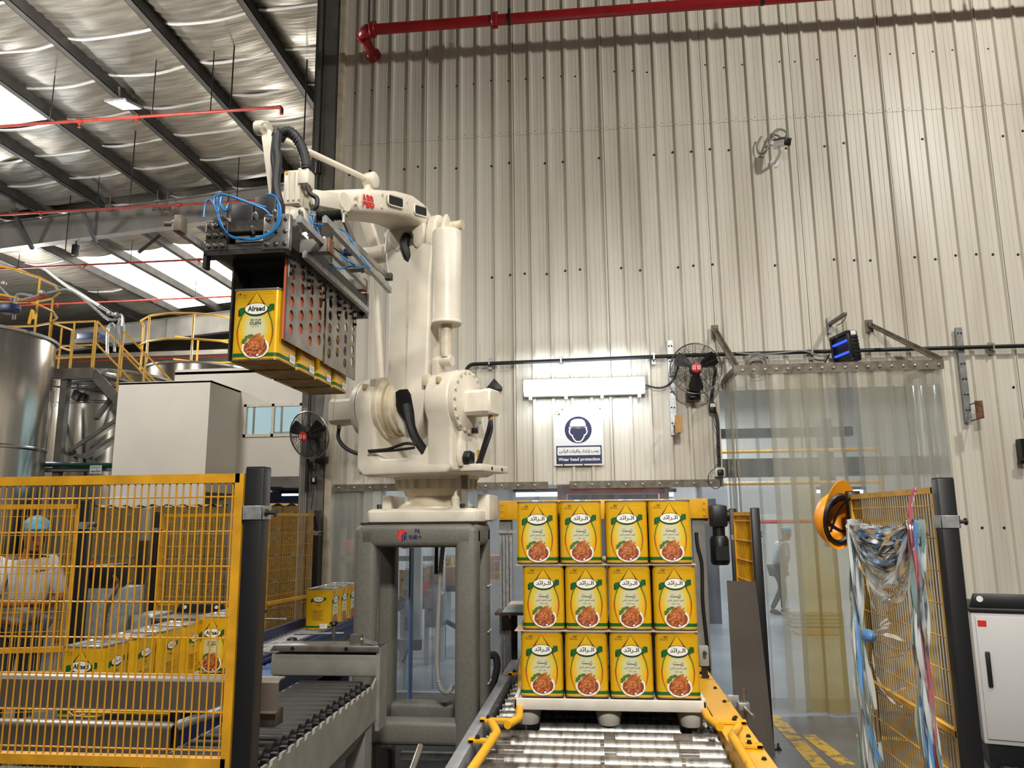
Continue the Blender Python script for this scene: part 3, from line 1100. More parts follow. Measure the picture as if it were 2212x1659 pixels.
# fan lead, switch and socket by the strip door
ob('cable_duct', B().tube(spline([at(x, y, 7.93) for x, y in ((1529, 778), (1541, 790), (1545, 805), (1541, 830), (1538, 870), (1549, 905), (1552, 960), (1554, 1008))]), .016), 'black', label='thick black flexible duct running down from the wall fan to the socket', cat='cable')
t = thing('fan_switch', 'small black in-line fan switch with white label hanging beside the strip doorway', 'switch', tuple(at(1539, 893, 7.9)))
p = at(1539, 882, 7.9)
ob('switch_body', B().bx(p.x - .035, p.x + .035, 7.87, 7.91, p.z - .05, p.z + .06), 'black', t, bevel=.015)
ob('switch_label', B().bx(p.x - .026, p.x + .026, 7.864, 7.872, p.z + .01, p.z + .045), 'white', t)
ob('switch_lead', B().tube(spline([at(x, y, 7.89) for x, y in ((1516, 843), (1530, 858), (1538, 872))]) + spline([at(x, y, 7.89) for x, y in ((1540, 895), (1543, 915), (1552, 940), (1555, 965), (1548, 960), (1551, 978), (1556, 990), (1545, 1010), (1531, 1025), (1532, 1045), (1545, 1056), (1557, 1048), (1556, 1028))]), .004, 5), 'black', t)
t = thing('wall_socket', 'white wall socket with black plug at the foot of the fan lead', 'socket', tuple(at(1555, 1020, 7.97)))
p = at(1555, 1020, 7.96)
ob('face_plate', B().bx(p.x - .05, p.x + .05, 7.94, 7.985, p.z - .045, p.z + .045), 'white', t, bevel=.006)
ob('plug', B().bx(p.x - .03, p.x + .03, 7.90, 7.94, p.z - .035, p.z + .025), 'black', t, bevel=.01)
# switch on the column
t = thing('column_switch', 'black in-line switch with white rocker hanging on the steel column', 'switch', tuple(at(679, 1037, 7.9)))
p = at(679, 1037, 7.9)
ob('switch_body', B().bx(p.x - .035, p.x + .035, 7.87, 7.91, p.z - .05, p.z + .05), 'black', t, bevel=.015)
ob('rocker', B().bx(p.x - .006, p.x + .014, 7.86, 7.872, p.z - .02, p.z + .02), 'white', t)
ob('switch_lead', B().tube(spline([at(x, y, 7.9) for x, y in ((684, 992), (682, 1010), (680, 1026))]) + spline([at(x, y, 7.9) for x, y in ((678, 1048), (676, 1070), (672, 1100))]), .004, 5), 'black', t)

# slotted strut channels with rusty clips
for nm, px, y0, y1, qx, lab, bx_, by_ in (('slotted_channel', 1447, 736, 940, 1456, 'slotted steel channel screwed upright to the wall behind the fan', 1462, 920), ('slotted_channel', 2070, 708, 912, 2092, 'slotted steel channel with rusty box bracket far along the wall', 2100, 890)):
    a, c = at(px, y0, 7.95), at(qx, y1, 7.95)
    t = thing(nm, lab, 'bracket', (c.x, 7.95, c.z))
    x = (a.x + c.x) / 2
    ob('channel', B().bx(x - .03, x + .03, 7.935, 7.97, c.z, a.z), 'galv', t)
    bb = B()
    for k in range(6):
        zz = a.z - .06 - k * (a.z - c.z - .1) / 5.5
        for s in (-.014, .014):
            bb.cyl((x + s, 7.934, zz), (x + s, 7.930, zz), .009, n=8)
    ob('channel_hole', bb, 'dark', t, kind='stuff')
    q = at(bx_, by_, 7.85)
    s = 1 if px > 2000 else 1
    bb = B().bx(x + .02, q.x + .03, 7.72, 7.94, q.z - .08, q.z - .07).bx(x + .02, q.x + .03, 7.72, 7.94, q.z + .08, q.z + .09).bx(q.x - .03, q.x + .04, 7.71, 7.72, q.z - .08, q.z + .09)
    ob('box_clip', bb, 'rust' if px > 2000 else 'carton', t)

# insect killer lamp on its bracket
t = thing('insect_lamp', 'black hanging insect killer lamp with blue tubes beside the strip doorway', 'lamp', tuple(at(1820, 785, 7.5)))
p = at(1822, 754, 7.5)
RZ = Matrix.Translation(p) @ Matrix.Rotation(radians(-78), 4, 'Z') @ Matrix.Rotation(radians(6), 4, 'X')
ob('case', B().bx(-.17, .17, -.01, .07, -.15, .15).xf(RZ), 'black', t, bevel=.02)
bb = B()
for a in ((-.17, .17, -.035, -.01, .12, .15), (-.17, .17, -.035, -.01, -.15, -.12), (-.17, -.14, -.035, -.01, -.12, .12), (.14, .17, -.035, -.01, -.12, .12)):
    bb.bx(*a)
ob('front_frame', bb.xf(RZ), 'black', t, bevel=.006)
for z in (-.05, .06):
    ob('tube', B().cyl((-.13, -.02, z), (.13, -.02, z), .011, n=10).xf(RZ), 'uv_tube', t)
bb = B()
for k in range(12):
    bb.bx(-.135 + k * .0235, -.132 + k * .0235, -.034, -.032, -.12, .12)
ob('grille', bb.xf(RZ), 'black', t, kind='stuff')
ob('side_label', B().bx(.1715, .1725, .0, .05, .10, .14).xf(RZ), 'white_print', t)
for k in range(6):
    ob('side_rib', B().bx(.165, .178, -.0, .06, .07 - k * .035, .085 - k * .035).xf(RZ), 'black', t)
t2 = thing('lamp_bracket', 'grey wall bracket arm with hook and chains above the insect lamp', 'bracket', tuple(at(1795, 700, 7.9)))
a, c = at(1793, 715, 7.95), at(1826, 678, 7.55)
ob('wall_plate', B().bx(a.x - .02, a.x + .02, 7.94, 7.97, a.z - .02, at(1791, 686, 7.95).z), 'galv', t2)
ob('arm', B().bar((a.x, 7.94, a.z + .07), c, .035, .03), 'bracket', t2)
hk = at(1822, 694, 7.52)
ob('hook', B().tube(spline([c, (c.x, c.y, c.z - .03), hk, at(1810, 702, 7.5)]), .005, 5), 'dark', t2)
for s, e in (((1808, 700), (1807, 730)), ((1826, 694), (1830, 722))):
    a, c = at(*s, 7.5), at(*e, 7.5)
    bb = B()
    n = 9
    for k in range(n):
        m_ = a.lerp(c, (k + .5) / n)
        w = X_ if k % 2 else Y_
        bb.tube([m_ + w * (.005 * cos(i * pi / 4)) + Z_ * ((a - c).length / n * .65 * sin(i * pi / 4)) for i in range(8)], .0016, 4, close=True)
    ob('chain', bb, 'galv', t2, kind='stuff')
ob('lamp_cable', B().tube(spline([at(x, y, 7.7) for x, y in ((1806, 790), (1790, 792), (1778, 800), (1776, 795), (1786, 775), (1792, 765))]), .006, 5), 'black', label='thin black cable hanging below the insect lamp', cat='cable')

# coiled spare cable over the strip door
t = thing('coiled_cable', 'coil of grey cable hanging from the conduit above the strip doorway', 'cable', tuple(at(1633, 795, 7.85)))
for k in range(4):
    cc = at(1633 + (k % 2) * 3, 783 + k, 7.86 - .012 * k)
    r = .098 - .012 * (k % 3)
    ob('coil_loop', B().tube([cc + V((r * cos(2 * pi * i / 26), .01 * sin(i), r * sin(2 * pi * i / 26))) for i in range(26)], .007, 6, close=True), 'cable_grey', t)
ob('cable_run', B().tube(spline([at(x, y, 7.89) for x, y in ((1590, 762), (1640, 766), (1690, 762), (1735, 758), (1770, 768), (1784, 768))]), .009), 'cable_grey', t)

# plastic strip doorway
t = thing('strip_doorway', 'porch of long clear plastic strips hung from a steel bar on the ribbed wall', 'strip curtain', (2.24, 7.3, 0))
PX0, PX1, PY, PZ = 1.325, 3.15, 7.3, 3.06
p0, p1 = at(1585, 812, PY), at(2003, 802, PY)
ob('top_bar', B().bx(PX0 - .02, PX1 + .03, PY - .02, PY - .012, PZ - .045, PZ + .045).bx(PX0 - .02, PX1 + .03, PY - .012, PY + .04, PZ + .037, PZ + .045), 'bracket', t)
for k in range(18):
    ob('bar_bolt', B().lathe((PX0 + .06 + k * .103, PY - .02, PZ - .005), (0, -1, 0), [(0, .012), (.008, .012), (.01, .007), (.016, .007)], 7), 'galv', t)
for x in (PX0, PX1):
    ob('side_bar', B().bar((x, PY, PZ), (x, 7.97, PZ - .0), .06, .05), 'bracket', t)
    q = V((x + (-.07 if x < 2 else -.36), 7.96, at(1572, 712, 7.96).z if x < 2 else at(1932, 700, 7.96).z))
    ob('brace', B().bar((x, PY, PZ + .03), q, .05, .012).bar((x + .022, PY, PZ + .05), q + V((.022, 0, 0)), .012, .045), 'bracket', t)
    bb = B().bx(q.x - .03, q.x + .04, 7.945, 7.967, q.z - .08, q.z + .05)
    bolt(bb, (q.x, 7.945, q.z + .02), (0, -1, 0))
    bolt(bb, (q.x, 7.945, q.z - .03), (0, -1, 0))
    ob('brace_foot', bb, 'bracket', t)
SMAT = ['pvc_clear', 'pvc_clear', 'pvc_milky', 'pvc_amber', 'pvc_amber', 'pvc_milky', 'pvc_clear', 'pvc_milky', 'pvc_milky', 'pvc_milky', 'pvc_milky', 'pvc_milky']


def strip(x0, x1, y, z0, z1, seed, m, par, along='x'):
    r = random.Random(seed)
    a, b_, c = r.uniform(-.02, .02), r.uniform(.004, .018), r.uniform(0, 6)

    def fn(u, w):
        f = (1 - w)
        x = x0 + (x1 - x0) * u + a * f
        yy = y - b_ * sin(pi * u) + .012 * sin(w * 5 + c) * f + (u - .5) * .02 * sin(w * 3 + c)
        z = z0 + (z1 - z0) * w + (.012 * sin(seed * 7.3) if w == 0 else 0)
        return V((x, yy, z)) if along == 'x' else V((yy, x, z))
    return ob('strip', B().grid(fn, 5, 14), m, par, smooth=180)


n = 12
for k in range(n):
    x = PX0 + (PX1 - PX0) * k / n
    strip(x - .012, x + (PX1 - PX0) / n + .03, PY + .018 * (k % 2) + .005, .03 if k not in (0, 6) else .05, PZ + .02, k + 1, SMAT[k], t)
for k in range(4):
    y = PY + .02 + k * .155
    strip(y, y + .165, PX0 - .01 * (k % 2), .03, PZ + .02, 40 + k, 'pvc_milky', t, 'y')
    strip(y, y + .165, PX1 + .01 * (k % 2), .03, PZ + .02, 50 + k, 'pvc_milky', t, 'y')

# clear strip curtain closing the gap under the ribbed wall
t = thing('strip_curtain', 'wide curtain of clear plastic strips under the ribbed wall behind the robot', 'strip curtain', (-.77, 8.02, 0))
bb = B()
for x0, x1 in ((-2.78, -1.62), (-1.55, -.5), (-.28, 1.26)):
    ob('fixing_bar', B().bx(x0, x1, 7.955, 7.962, 2.0, 2.075), 'bracket', t)
    k = x0 + .06
    while k < x1:
        ob('fixing_bolt', B().lathe((k, 7.955, 2.037), (0, -1, 0), [(0, .012), (.008, .012), (.01, .006), (.015, .006)], 7), 'galv', t)
        k += .17
n = 15
for k in range(n):
    x = -2.79 + 4.06 * k / n
    strip(x - .015, x + 4.06 / n + .03, 7.985 + .014 * (k % 2), .03, 2.05, k + 70, 'pvc_milky' if k in (0, 1) else 'pvc_room', t)
# ---------------------------------------------------------------- the oil tin
TW, TH = 0.1175, 0.352


def rsq(h, z, r=0.024, n=5):
    out = []
    for k, (sx, sy) in enumerate(((1, 1), (-1, 1), (-1, -1), (1, -1))):
        for i in range(n):
            a = pi / 2 * (k + i / (n - 1))
            out.append(V(((h - r) * sx + r * cos(a), (h - r) * sy + r * sin(a), z)))
    return out


def make_tin(loc):
    t = thing('oil_tin', 'x', 'tin', loc, 'x')
    b = B()
    b.loft([rsq(TW - .001, 0.006), rsq(TW - .001, TH - .008)], cap=False)
    for rz in range(4):
        q = B()
        for a in ((-.075, .075, .334, .338), (-.092, .092, .020, .0225), (-.092, -.0895, .03, .33), (.0895, .092, .03, .33), (-.082, .082, .3235, .326)):
            q.bx(a[0], a[1], -TW + .0002, -TW + .0014, a[2], a[3])
        b.add(q.xf(Matrix.Rotation(rz * pi / 2, 4, 'Z')).v, q.f)
    ob('body', b, 'tin_yellow', t, local=True)
    b = B()
    b.loft([rsq(TW, TH - .010), rsq(TW + .0015, TH - .006), rsq(TW + .0015, TH), rsq(TW - .003, TH), rsq(TW - .005, TH - .007), rsq(.085, TH - .007, .02), rsq(.082, TH - .003, .02)])
    ob('lid', b, 'tin_silver', t, local=True)
    ob('handle', B().tube(spline([(-.04, .03, TH - .003), (-.036, .03, TH + .003), (0, .034, TH + .004), (.036, .03, TH + .003), (.04, .03, TH - .003)], 4), .003, 6), 'tin_silver', t, local=True)
    b = B()
    b.loft([rsq(.095, .004, .02), rsq(TW - .006, .004), rsq(TW - .003, -.0), rsq(TW + .001, 0), rsq(TW + .001, .006), rsq(TW - .001, .008)])
    ob('base', b, 'tin_bottom', t, local=True)
    ob('green_band', B().loft([rsq(TW + .0003, .018), rsq(TW + .0003, .035)], cap=False), 'green', t, local=True)
    for face_, rot in (('english', 0), ('arabic', pi), ('side', pi / 2), ('side', -pi / 2)):
        o = tin_print(face_, t)
        o.rotation_euler = (0, 0, rot)
    return t


_PR = {}


def tin_print(kind, par):
    nm = {'english': 'english_print', 'arabic': 'arabic_print', 'side': 'side_print'}[kind]
    if nm in _PR:
        return link_copy(_PR[nm], par)
    F = lambda u, v, k=1: V((u, -TW - .0007 - .00028 * k, v))
    b = B()
    add = lambda pts: b.add(pts, [list(range(len(pts)))])
    if kind != 'side':
        # the oil drop
        half = [(0.0, .334), (.022, .300), (.047, .262), (.066, .222), (.079, .19), (.088, .15), (.089, .125), (.083, .09), (.068, .05), (.045, .022), (.018, .008)]
        drop = [(u, v) for u, v in half] + [(-u, v) for u, v in reversed(half[1:])]
        b.mat('drop_print')
        add([F(u, v, 1) for u, v in drop])
        b.mat('brown_ink')
        for s in (1, -1):
            stroke(b, [F(s * u, v, 2) for u, v in half[:4]], [.001, .004, .008, .006], X_, Z_)
            b.mat('olive')
            stroke(b, [F(s * u, v, 2) for u, v in half[3:6]], [.008, .007, .005], X_, Z_)
            b.mat('label_orange')
            stroke(b, [F(s * (u - .003), v, 1.6) for u, v in half[4:9]], [.001, .006, .009, .004, .001], X_, Z_)
            b.mat('brown_ink')
            stroke(b, [F(s * u, v, 2.3) for u, v in half[5:]], [.004, .003, .002, .0018, .0015, .001], X_, Z_)
        # plate of roast chicken
        b.mat('label_white')
        add(ell(F(.006, .062, 3), X_, Z_, .067, .054, 26))
        b.mat('olive')
        for i_, (u, v, r) in enumerate(((-.048, .098, .014), (-.036, .112, .013), (-.022, .118, .012), (.044, .094, .010), (-.054, .086, .010), (-.012, .121, .008))):
            add([p + X_ * (random.uniform(-.003, .003)) for p in ell(F(u, v, 4 + .1 * i_), X_, Z_, r, r * .7, 9)])
        b.mat('food')
        add([p + Z_ * random.uniform(-.003, .003) for p in ell(F(.006, .060, 5), X_, Z_, .058, .044, 22)])
        b.mat('food_light')
        for k in range(16):
            a = pi + pi * k / 15
            add(ell(F(.006 + .046 * cos(a) * random.uniform(.6, 1), .056 + .034 * sin(a) * random.uniform(.5, 1), 5.6 + .08 * k), X_, Z_, random.uniform(.005, .009), random.uniform(.004, .008), 7))
        b.mat('chicken')
        add([F(u, v, 7) for u, v in ((-.040, .068), (-.034, .092), (-.02, .112), (.0, .121), (.016, .128), (.026, .131), (.032, .127), (.027, .120), (.036, .112), (.041, .121), (.047, .119), (.045, .105), (.049, .085), (.044, .062), (.02, .050), (-.012, .051), (-.03, .056))])
        b.mat('food_light')
        add([F(u, v, 8) for u, v in ((-.02, .062), (-.018, .085), (-.002, .10), (.012, .09), (.018, .066), (0, .058))])
        add([F(u, v, 8) for u, v in ((.030, .088), (.036, .108), (.042, .092), (.038, .07))])
        b.mat('label_white')
        add([F(u, v, 8) for u, v in ((.010, .022), (.020, .019), (.026, .026), (.017, .031))])
        # ribbon ends and oval name plate
        oc, ow, oh = .250, .056, .027
    else:
        oc, ow, oh = .262, .044, .021
    k_ = ow / .056
    b.mat('green_dark')
    add([F(u * k_, oc + v * k_, 4) for u, v in ((-.087, -.001), (-.087, -.032), (-.078, -.034), (-.078, -.004))])
    add([F(u * k_, oc + v * k_, 4) for u, v in ((.080, -.004), (.080, .021), (.090, .021), (.0905, -.008))])
    b.mat('green')
    add([F(u * k_, oc + v * k_, 5) for u, v in ((-.082, .004), (-.078, -.033), (-.060, -.026), (-.05, -.012), (-.05, .010), (-.062, .008))])
    add([F(u * k_, oc + v * k_, 5) for u, v in ((.05, -.012), (.05, .010), (.064, .010), (.066, .021), (.084, .023), (.086, -.006), (.064, -.016))])
    b.mat('green_dark')
    add(ell(F(.002, oc - .003 * k_, 6), X_, Z_, ow + .004 * k_, oh + .006 * k_, 30))
    b.mat('green')
    add(ell(F(.002, oc - .016 * k_, 7), X_, Z_, .034 * k_, .013 * k_, 18))
    b.mat('label_white')
    add(ell(F(.002, oc, 8), X_, Z_, ow, oh, 30))
    b.mat('ink')
    if kind == 'english':
        write(b, 'Alraed', F(.002, oc + .001, 9), X_, Z_, .086, .026, .035)
        write(b, 'RBD PALM', F(0, .196, 4), X_, Z_, .052, .0095, .01)
        write(b, 'OLEIN', F(0, .180, 4), X_, Z_, .056, .016, .025)
        b.mat('ink_soft')
        write(b, 'High Quality', F(0, .164, 4), X_, Z_, .04, .007)
        b.mat('ink')
        write(b, '17', F(-.085, .322, 4), X_, Z_, .017, .014, .02)
        b.mat('ink_soft')
        write(b, 'LITRES', F(-.062, .319, 4), X_, Z_, .02, .007)
        write(b, 'NET VOLUME', F(-.073, .308, 4), X_, Z_, .044, .005)
    elif kind == 'arabic':
        write(b, arabic('الـرائد'), F(.002, oc + .001, 9), X_, Z_, .084, .030, .022)
        write(b, arabic('زيـــت'), F(.003, .182, 4), X_, Z_, .056, .026, .012)
        write(b, arabic('أولين النخيل النقي'), F(.003, .159, 4), X_, Z_, .088, .014, .01)
        write(b, arabic('جودة عالية'), F(.003, .141, 4), X_, Z_, .044, .009)
        write(b, '\u0661\u0667', F(-.060, .322, 4), X_, Z_, .020, .016, .015)
        b.mat('ink_soft')
        write(b, arabic('لتر'), F(-.082, .319, 4), X_, Z_, .015, .010)
        stroke(b, [F(-.092, .309, 4), F(-.046, .309, 4)], .002, X_, Z_)
    else:
        write(b, arabic('الـرائد'), F(.002, oc, 9), X_, Z_, .062, .021, .02)
        write(b, arabic('زيـت'), F(.0, .215, 4), X_, Z_, .042, .020, .012)
        b.mat('ink_soft')
        write(b, arabic('أولين النخيل النقي'), F(0, .197, 4), X_, Z_, .06, .009)
        for k in range(7):
            stroke(b, [F(-.05 + .008 * (k % 2), .165 - .013 * k, 4), F(.05 - .012 * (k % 3), .165 - .013 * k, 4)], .0028, X_, Z_)
        stroke(b, ell(F(-.03, .158, 4), X_, Z_, .009, .009, 12, 0, 6.2, False), .002, X_, Z_)
        b.mat('white_print')
        add([F(u, v, 6) for u, v in ((.02, .016), (.088, .016), (.088, .052), (.02, .052))])
        b.mat('ink')
        for k in range(11):
            stroke(b, [F(.028 + k * .005, .024, 7), F(.028 + k * .005, .048, 7)], .0012 + .0012 * (k % 3 == 0), X_, Z_)
    o = ob(nm, b, None, par, smooth=0, local=True)
    _PR[nm] = o
    return o


TIN = make_tin((0, 0, 0))
note_kids(TIN)
_first = [TIN]


def tin(x, y, z, rz, label, group, skip=()):
    if _first and not skip:
        o = _first.pop()
        o.location, o.rotation_euler = (x, y, z), (0, 0, rz)
        o['label'], o['group'] = label, group
        return o
    return copy_tree(TIN, (x, y, z), rz, label, group, skip=skip)


# ---------------------------------------------------------------- pallet conveyor
t = thing('pallet_conveyor', 'roller conveyor with worn steel rollers carrying the white pallet of oil tins', 'conveyor', (.02, 4.9, 0))
ob('side_rail', B().bx(-.705, -.645, 2.3, 7.4, .49, .62), 'rail_grey', t, bevel=.006)
ob('side_rail', B().bx(.60, .75, 2.3, 7.4, .605, .62).bx(.60, .612, 2.3, 7.4, .47, .605).bx(.738, .75, 2.3, 7.4, .47, .605), 'yellow_worn', t, label='wide yellow side rail')
PR = B().lathe((-.63, 0, 0), (1, 0, 0), [(0, .012), (.02, .012), (.02, .036), (.06, .036), (.062, .038), (1.20, .038), (1.202, .036), (1.22, .036), (1.22, .012), (1.245, .012)], 14)
proto = None
y = 2.5
ys = []
while y < 7.3:
    if not (4.44 < y < 4.60):
        ys.append(y)
    y += .142
off_ = 4.236 - min(ys, key=lambda q: abs(q - 4.236))
for y in ys:
    y += off_
    if proto is None:
        proto = ob('roller', PR, 'roller', t, local=True)
        proto.location = (-t.location.x, y - t.location.y, .54)
    else:
        link_copy(proto, t, (-t.location.x, y - t.location.y, .54), (random.uniform(0, 6), 0, 0))
ob('short_roller', B().lathe((-.36, 4.525, .54), (1, 0, 0), [(0, .012), (.01, .012), (.01, .042), (.77, .042), (.77, .012), (.78, .012)], 16), 'roller', t)
for a, c in ((-.60, -.40), (.0, .06), (.36, .46)):
    bb = B()
    for y in ys:
        y += off_
        if y < 4.4:
            bb.lathe((a, y, .54), (1, 0, 0), [(0, .0384), (c - a - .08 * (int(y * 50) % 2), .0384)], 14, cap=False)
    ob('grease_patch', bb, 'roller_dirt', t, kind='stuff')
for x in (-.50, .50):
    for s in (0, .07):
        bb = B()
        for k in range(24):
            bb.bx(x + s, x + s + .012, 4.46 + k * .036, 4.46 + k * .036 + .024, .555, .578)
        ob('lift_chain', bb, 'steel_dark', t, kind='stuff')
ob('sprocket', B().lathe((.47, 4.50, .53), (1, 0, 0), [(0, .04), (.13, .04)], 12), 'black', t)
for x in (-.675, .675):
    for y in (2.6, 4.2, 5.8, 7.2):
        ob('leg', B().bx(x - .03, x + .03, y - .03, y + .03, 0, .49), 'rail_grey', t)
ob('floor_tray', B().bx(-.64, .60, 2.4, 7.3, .40, .41), 'black_matt', t)
for k in range(12):
    y = 2.7 + k * .37
    ob('rail_bolt', B().lathe((.715, y, .62), (0, 0, 1), [(0, .013), (.006, .013), (.006, .009), (.012, .009)], 6), 'dark', t)
gz = .675


def guide(pts, last, lab):
    g = thing('pallet_guide', lab, 'guide rail', tuple(atz(*pts[0], gz)))
    P_ = [atz(x, y, gz) for x, y in pts] if not last else [atz(x, y, gz) for x, y in pts] + [V(last)]
    bb = B()
    q = [P_[0]]
    for i in range(1, len(P_) - 1):
        d0, d1 = (P_[i] - P_[i - 1]).normalized(), (P_[i + 1] - P_[i]).normalized()
        q += [P_[i] - d0 * .03, P_[i] + (d1 - d0) * .006, P_[i] + d1 * .03]
    q.append(P_[-1])
    ob('guide_tube', bb.tube(q, .021, 12), 'yellow_worn', g)
    return g


g1 = guide([(1096, 1566), (1121, 1552)], (-.585, 5.9, gz), 'yellow guide tube on the grey rail, pointing under the pallet corner')
g2 = guide([(1061, 1559), (1074, 1582)], (-.60, 2.5, gz), 'yellow guide tube on the grey rail, nearest the camera end of the rollers')
g3 = guide([(1555, 1570), (1530, 1552)], (.57, 5.9, gz), 'yellow guide tube on the yellow rail, beside the pallet corner')
g4 = guide([(1596, 1570), (1581, 1590)], (.60, 2.5, gz), 'yellow guide tube lying along the yellow rail, nearest the camera end')
for g, p, q in ((g1, (1037, 1551), (1108, 1557)), (g1, (1098, 1452), (1128, 1454)), (g2, (1012, 1595), (1060, 1597)), (g3, (1543, 1555), (1614, 1560)), (g3, (1508, 1456), (1532, 1457)), (g4, (1598, 1606), (1648, 1609))):
    a, c = atz(*p, .64), atz(*q, .64)
    c.y = a.y
    k = 1 if a.x < 0 else -1
    bb = B()
    for s in (-.012, .012):
        bb.bx(a.x, c.x, a.y + s - .009, a.y + s + .009, .622, .64)
    bb.bx(a.x if k > 0 else c.x - .03, a.x + .03 if k > 0 else c.x, a.y - .021, a.y + .021, .622, .642)
    ob('bracket', bb, 'yellow', g, bevel=.003)
    bx_ = a.x + .045 if k > 0 else c.x - .06
    ob('bracket_bolt', B().lathe((bx_, a.y, .642), (0, 0, 1), [(0, .014), (.004, .014), (.004, .01), (.014, .01)], 6), 'dark', g)

# white plastic pallet
t = thing('plastic_pallet', 'white plastic pallet with cup feet under the stack of oil tins', 'pallet', (.032, 4.95, .58))
x0, x1, y0, y1 = -.49, .553, 4.44, 5.46
b = B().bx(x0 + .02, x1 - .02, y0 + .02, y1 - .02, .672, .714)
ob('deck', b, 'pallet_white', t)
b = B()
for a in ((x0, x1, y0, y0 + .022), (x0, x1, y1 - .022, y1), (x0, x0 + .022, y0, y1), (x1 - .022, x1, y0, y1)):
    b.bx(*a, .668, .728)
ob('rim', b, 'pallet_white', t, bevel=.006)
for x in (-.415, .03, .475):
    for y in (4.54, 4.95, 5.36):
        ob('foot', B().lathe((x, y, .58), (0, 0, 1), [(0, .058), (.004, .062), (.09, .076), (.10, .078)], 22), 'pallet_white', t)
# the stack
rows = [(0.722, (1125, 1221, 1318, 1418), 1440), (1.083, (1129, 1221, 1315.5, 1412), 1290), (1.444, (1116, 1210, 1309, 1403), 1150)]
LN = ('bottom', 'middle', 'top')
CN = ('column nearest the robot pedestal', 'second column from the robot pedestal', 'third column from the robot pedestal', 'column nearest the black motor')
for li, (z, pxs, py) in enumerate(rows):
    for ci, px in enumerate(pxs):
        x = at(px, py, 4.5).x + TW
        for r in range(2):
            lab = 'yellow oil tin, %s layer of the pallet stack, %s' % (LN[li], CN[ci])
            if r:
                lab = 'yellow oil tin hidden in the second row, %s layer, %s' % (LN[li], CN[ci])
            tin(x + (random.uniform(-.006, .006) if r else 0), 4.5 + TW + r * .242, z + .003, pi + radians(random.uniform(-.8, .8)), lab, ('oil tins in the second row' if r else 'oil tins in the front row') + ' of the pallet stack')
for z, lab, dx in ((1.0775, 'brown card slip sheet between the bottom and middle layers of tins', -.01), (1.4385, 'brown card slip sheet between the middle and top layers of tins', 0)):
    def fn(u, w, z=z, dx=dx):
        return V((-.475 + dx + 1.012 * u, 4.485 + .985 * w, z + .003 * sin(u * 9) * (w < .02) - .010 * max(0, .04 - u) * 25 * (w < .1)))
    b = B().grid(fn, 24, 12)
    n0 = len(b.v)
    ob('slip_sheet', B().loft([[V((-.475 + dx, 4.485, z - .001)), V((.537 + dx, 4.485, z - .001)), V((.537 + dx, 5.47, z - .001)), V((-.475 + dx, 5.47, z - .001))], [V((-.475 + dx, 4.485, z + .0035)), V((.537 + dx, 4.485, z + .0035)), V((.537 + dx, 5.47, z + .0035)), V((-.475 + dx, 5.47, z + .0035))]]), 'card', label=lab, cat='sheet', group='slip sheets between the tin layers', smooth=0)

# portal behind the stack
t = thing('stacker_portal', 'grey portal with yellow crossbeam standing behind the stack of tins', 'machine', (.05, 6.6, 0))
ob('crossbeam', B().bx(-.83, .90, 6.52, 6.66, 1.69, 1.852), 'yellow', t, bevel=.008)
for x in (-.78, .82):
    ob('upright', B().bx(x - .05, x + .05, 6.56, 6.66, 0, 1.69), 'ped_grey2', t)
for x in (-.80, .87):
    for z in (1.72, 1.77, 1.82):
        ob('bolt', B().lathe((x, 6.52, z), (0, -1, 0), [(0, .012), (.008, .01)], 7), 'yellow', t)
m_ = thing('gear_motor', 'black geared motor hanging beside the portal behind the tin stack', 'motor', (.97, 6.5, 1.33))
b = B().bx(.91, 1.04, 6.44, 6.60, 1.62, 1.80)
ob('gearbox', b, 'black', m_, bevel=.02)
ob('mount', B().bx(.85, .93, 6.57, 6.63, 1.66, 1.76), 'ped_grey2', m_)
ob('neck', B().cyl((.975, 6.52, 1.55), (.975, 6.52, 1.63), .05), 'black', m_)
ob('motor_case', B().lathe((.975, 6.52, 1.32), (0, 0, 1), [(0, .06), (.02, .075), (.20, .075), (.23, .06)], 18).bx(.93, 1.03, 6.42, 6.47, 1.36, 1.47), 'black', m_)
ob('shaft_flange', B().lathe((1.03, 6.52, 1.71), (1, 0, 0), [(0, .05), (.03, .05), (.04, .03)], 14), 'black', m_)
ob('hanging_cable', B().tube(spline([at(x, y, 6.545) for x, y in ((1504, 1150), (1507, 1180), (1516, 1220), (1518, 1300), (1526, 1380), (1532, 1450))]), .014), 'black', label='black cable hanging down the portal beside the tin stack', cat='cable')
t = thing('limit_switch', 'small grey sensor housing beside the bottom layer of tins', 'sensor', tuple(at(1523, 1432, 5.6)))
p = at(1521, 1415, 5.6)
ob('housing', B().bx(p.x - .035, p.x + .03, 5.58, 5.64, p.z - .07, p.z + .06), 'cable_grey', t, bevel=.006)
ob('probe', B().cyl((p.x, 5.58, p.z + .02), (p.x, 5.53, p.z + .02), .012), 'steel_dark', t)
ob('stand', B().bx(p.x - .02, p.x + .02, 5.6, 5.64, 0, p.z - .07), 'black', t)

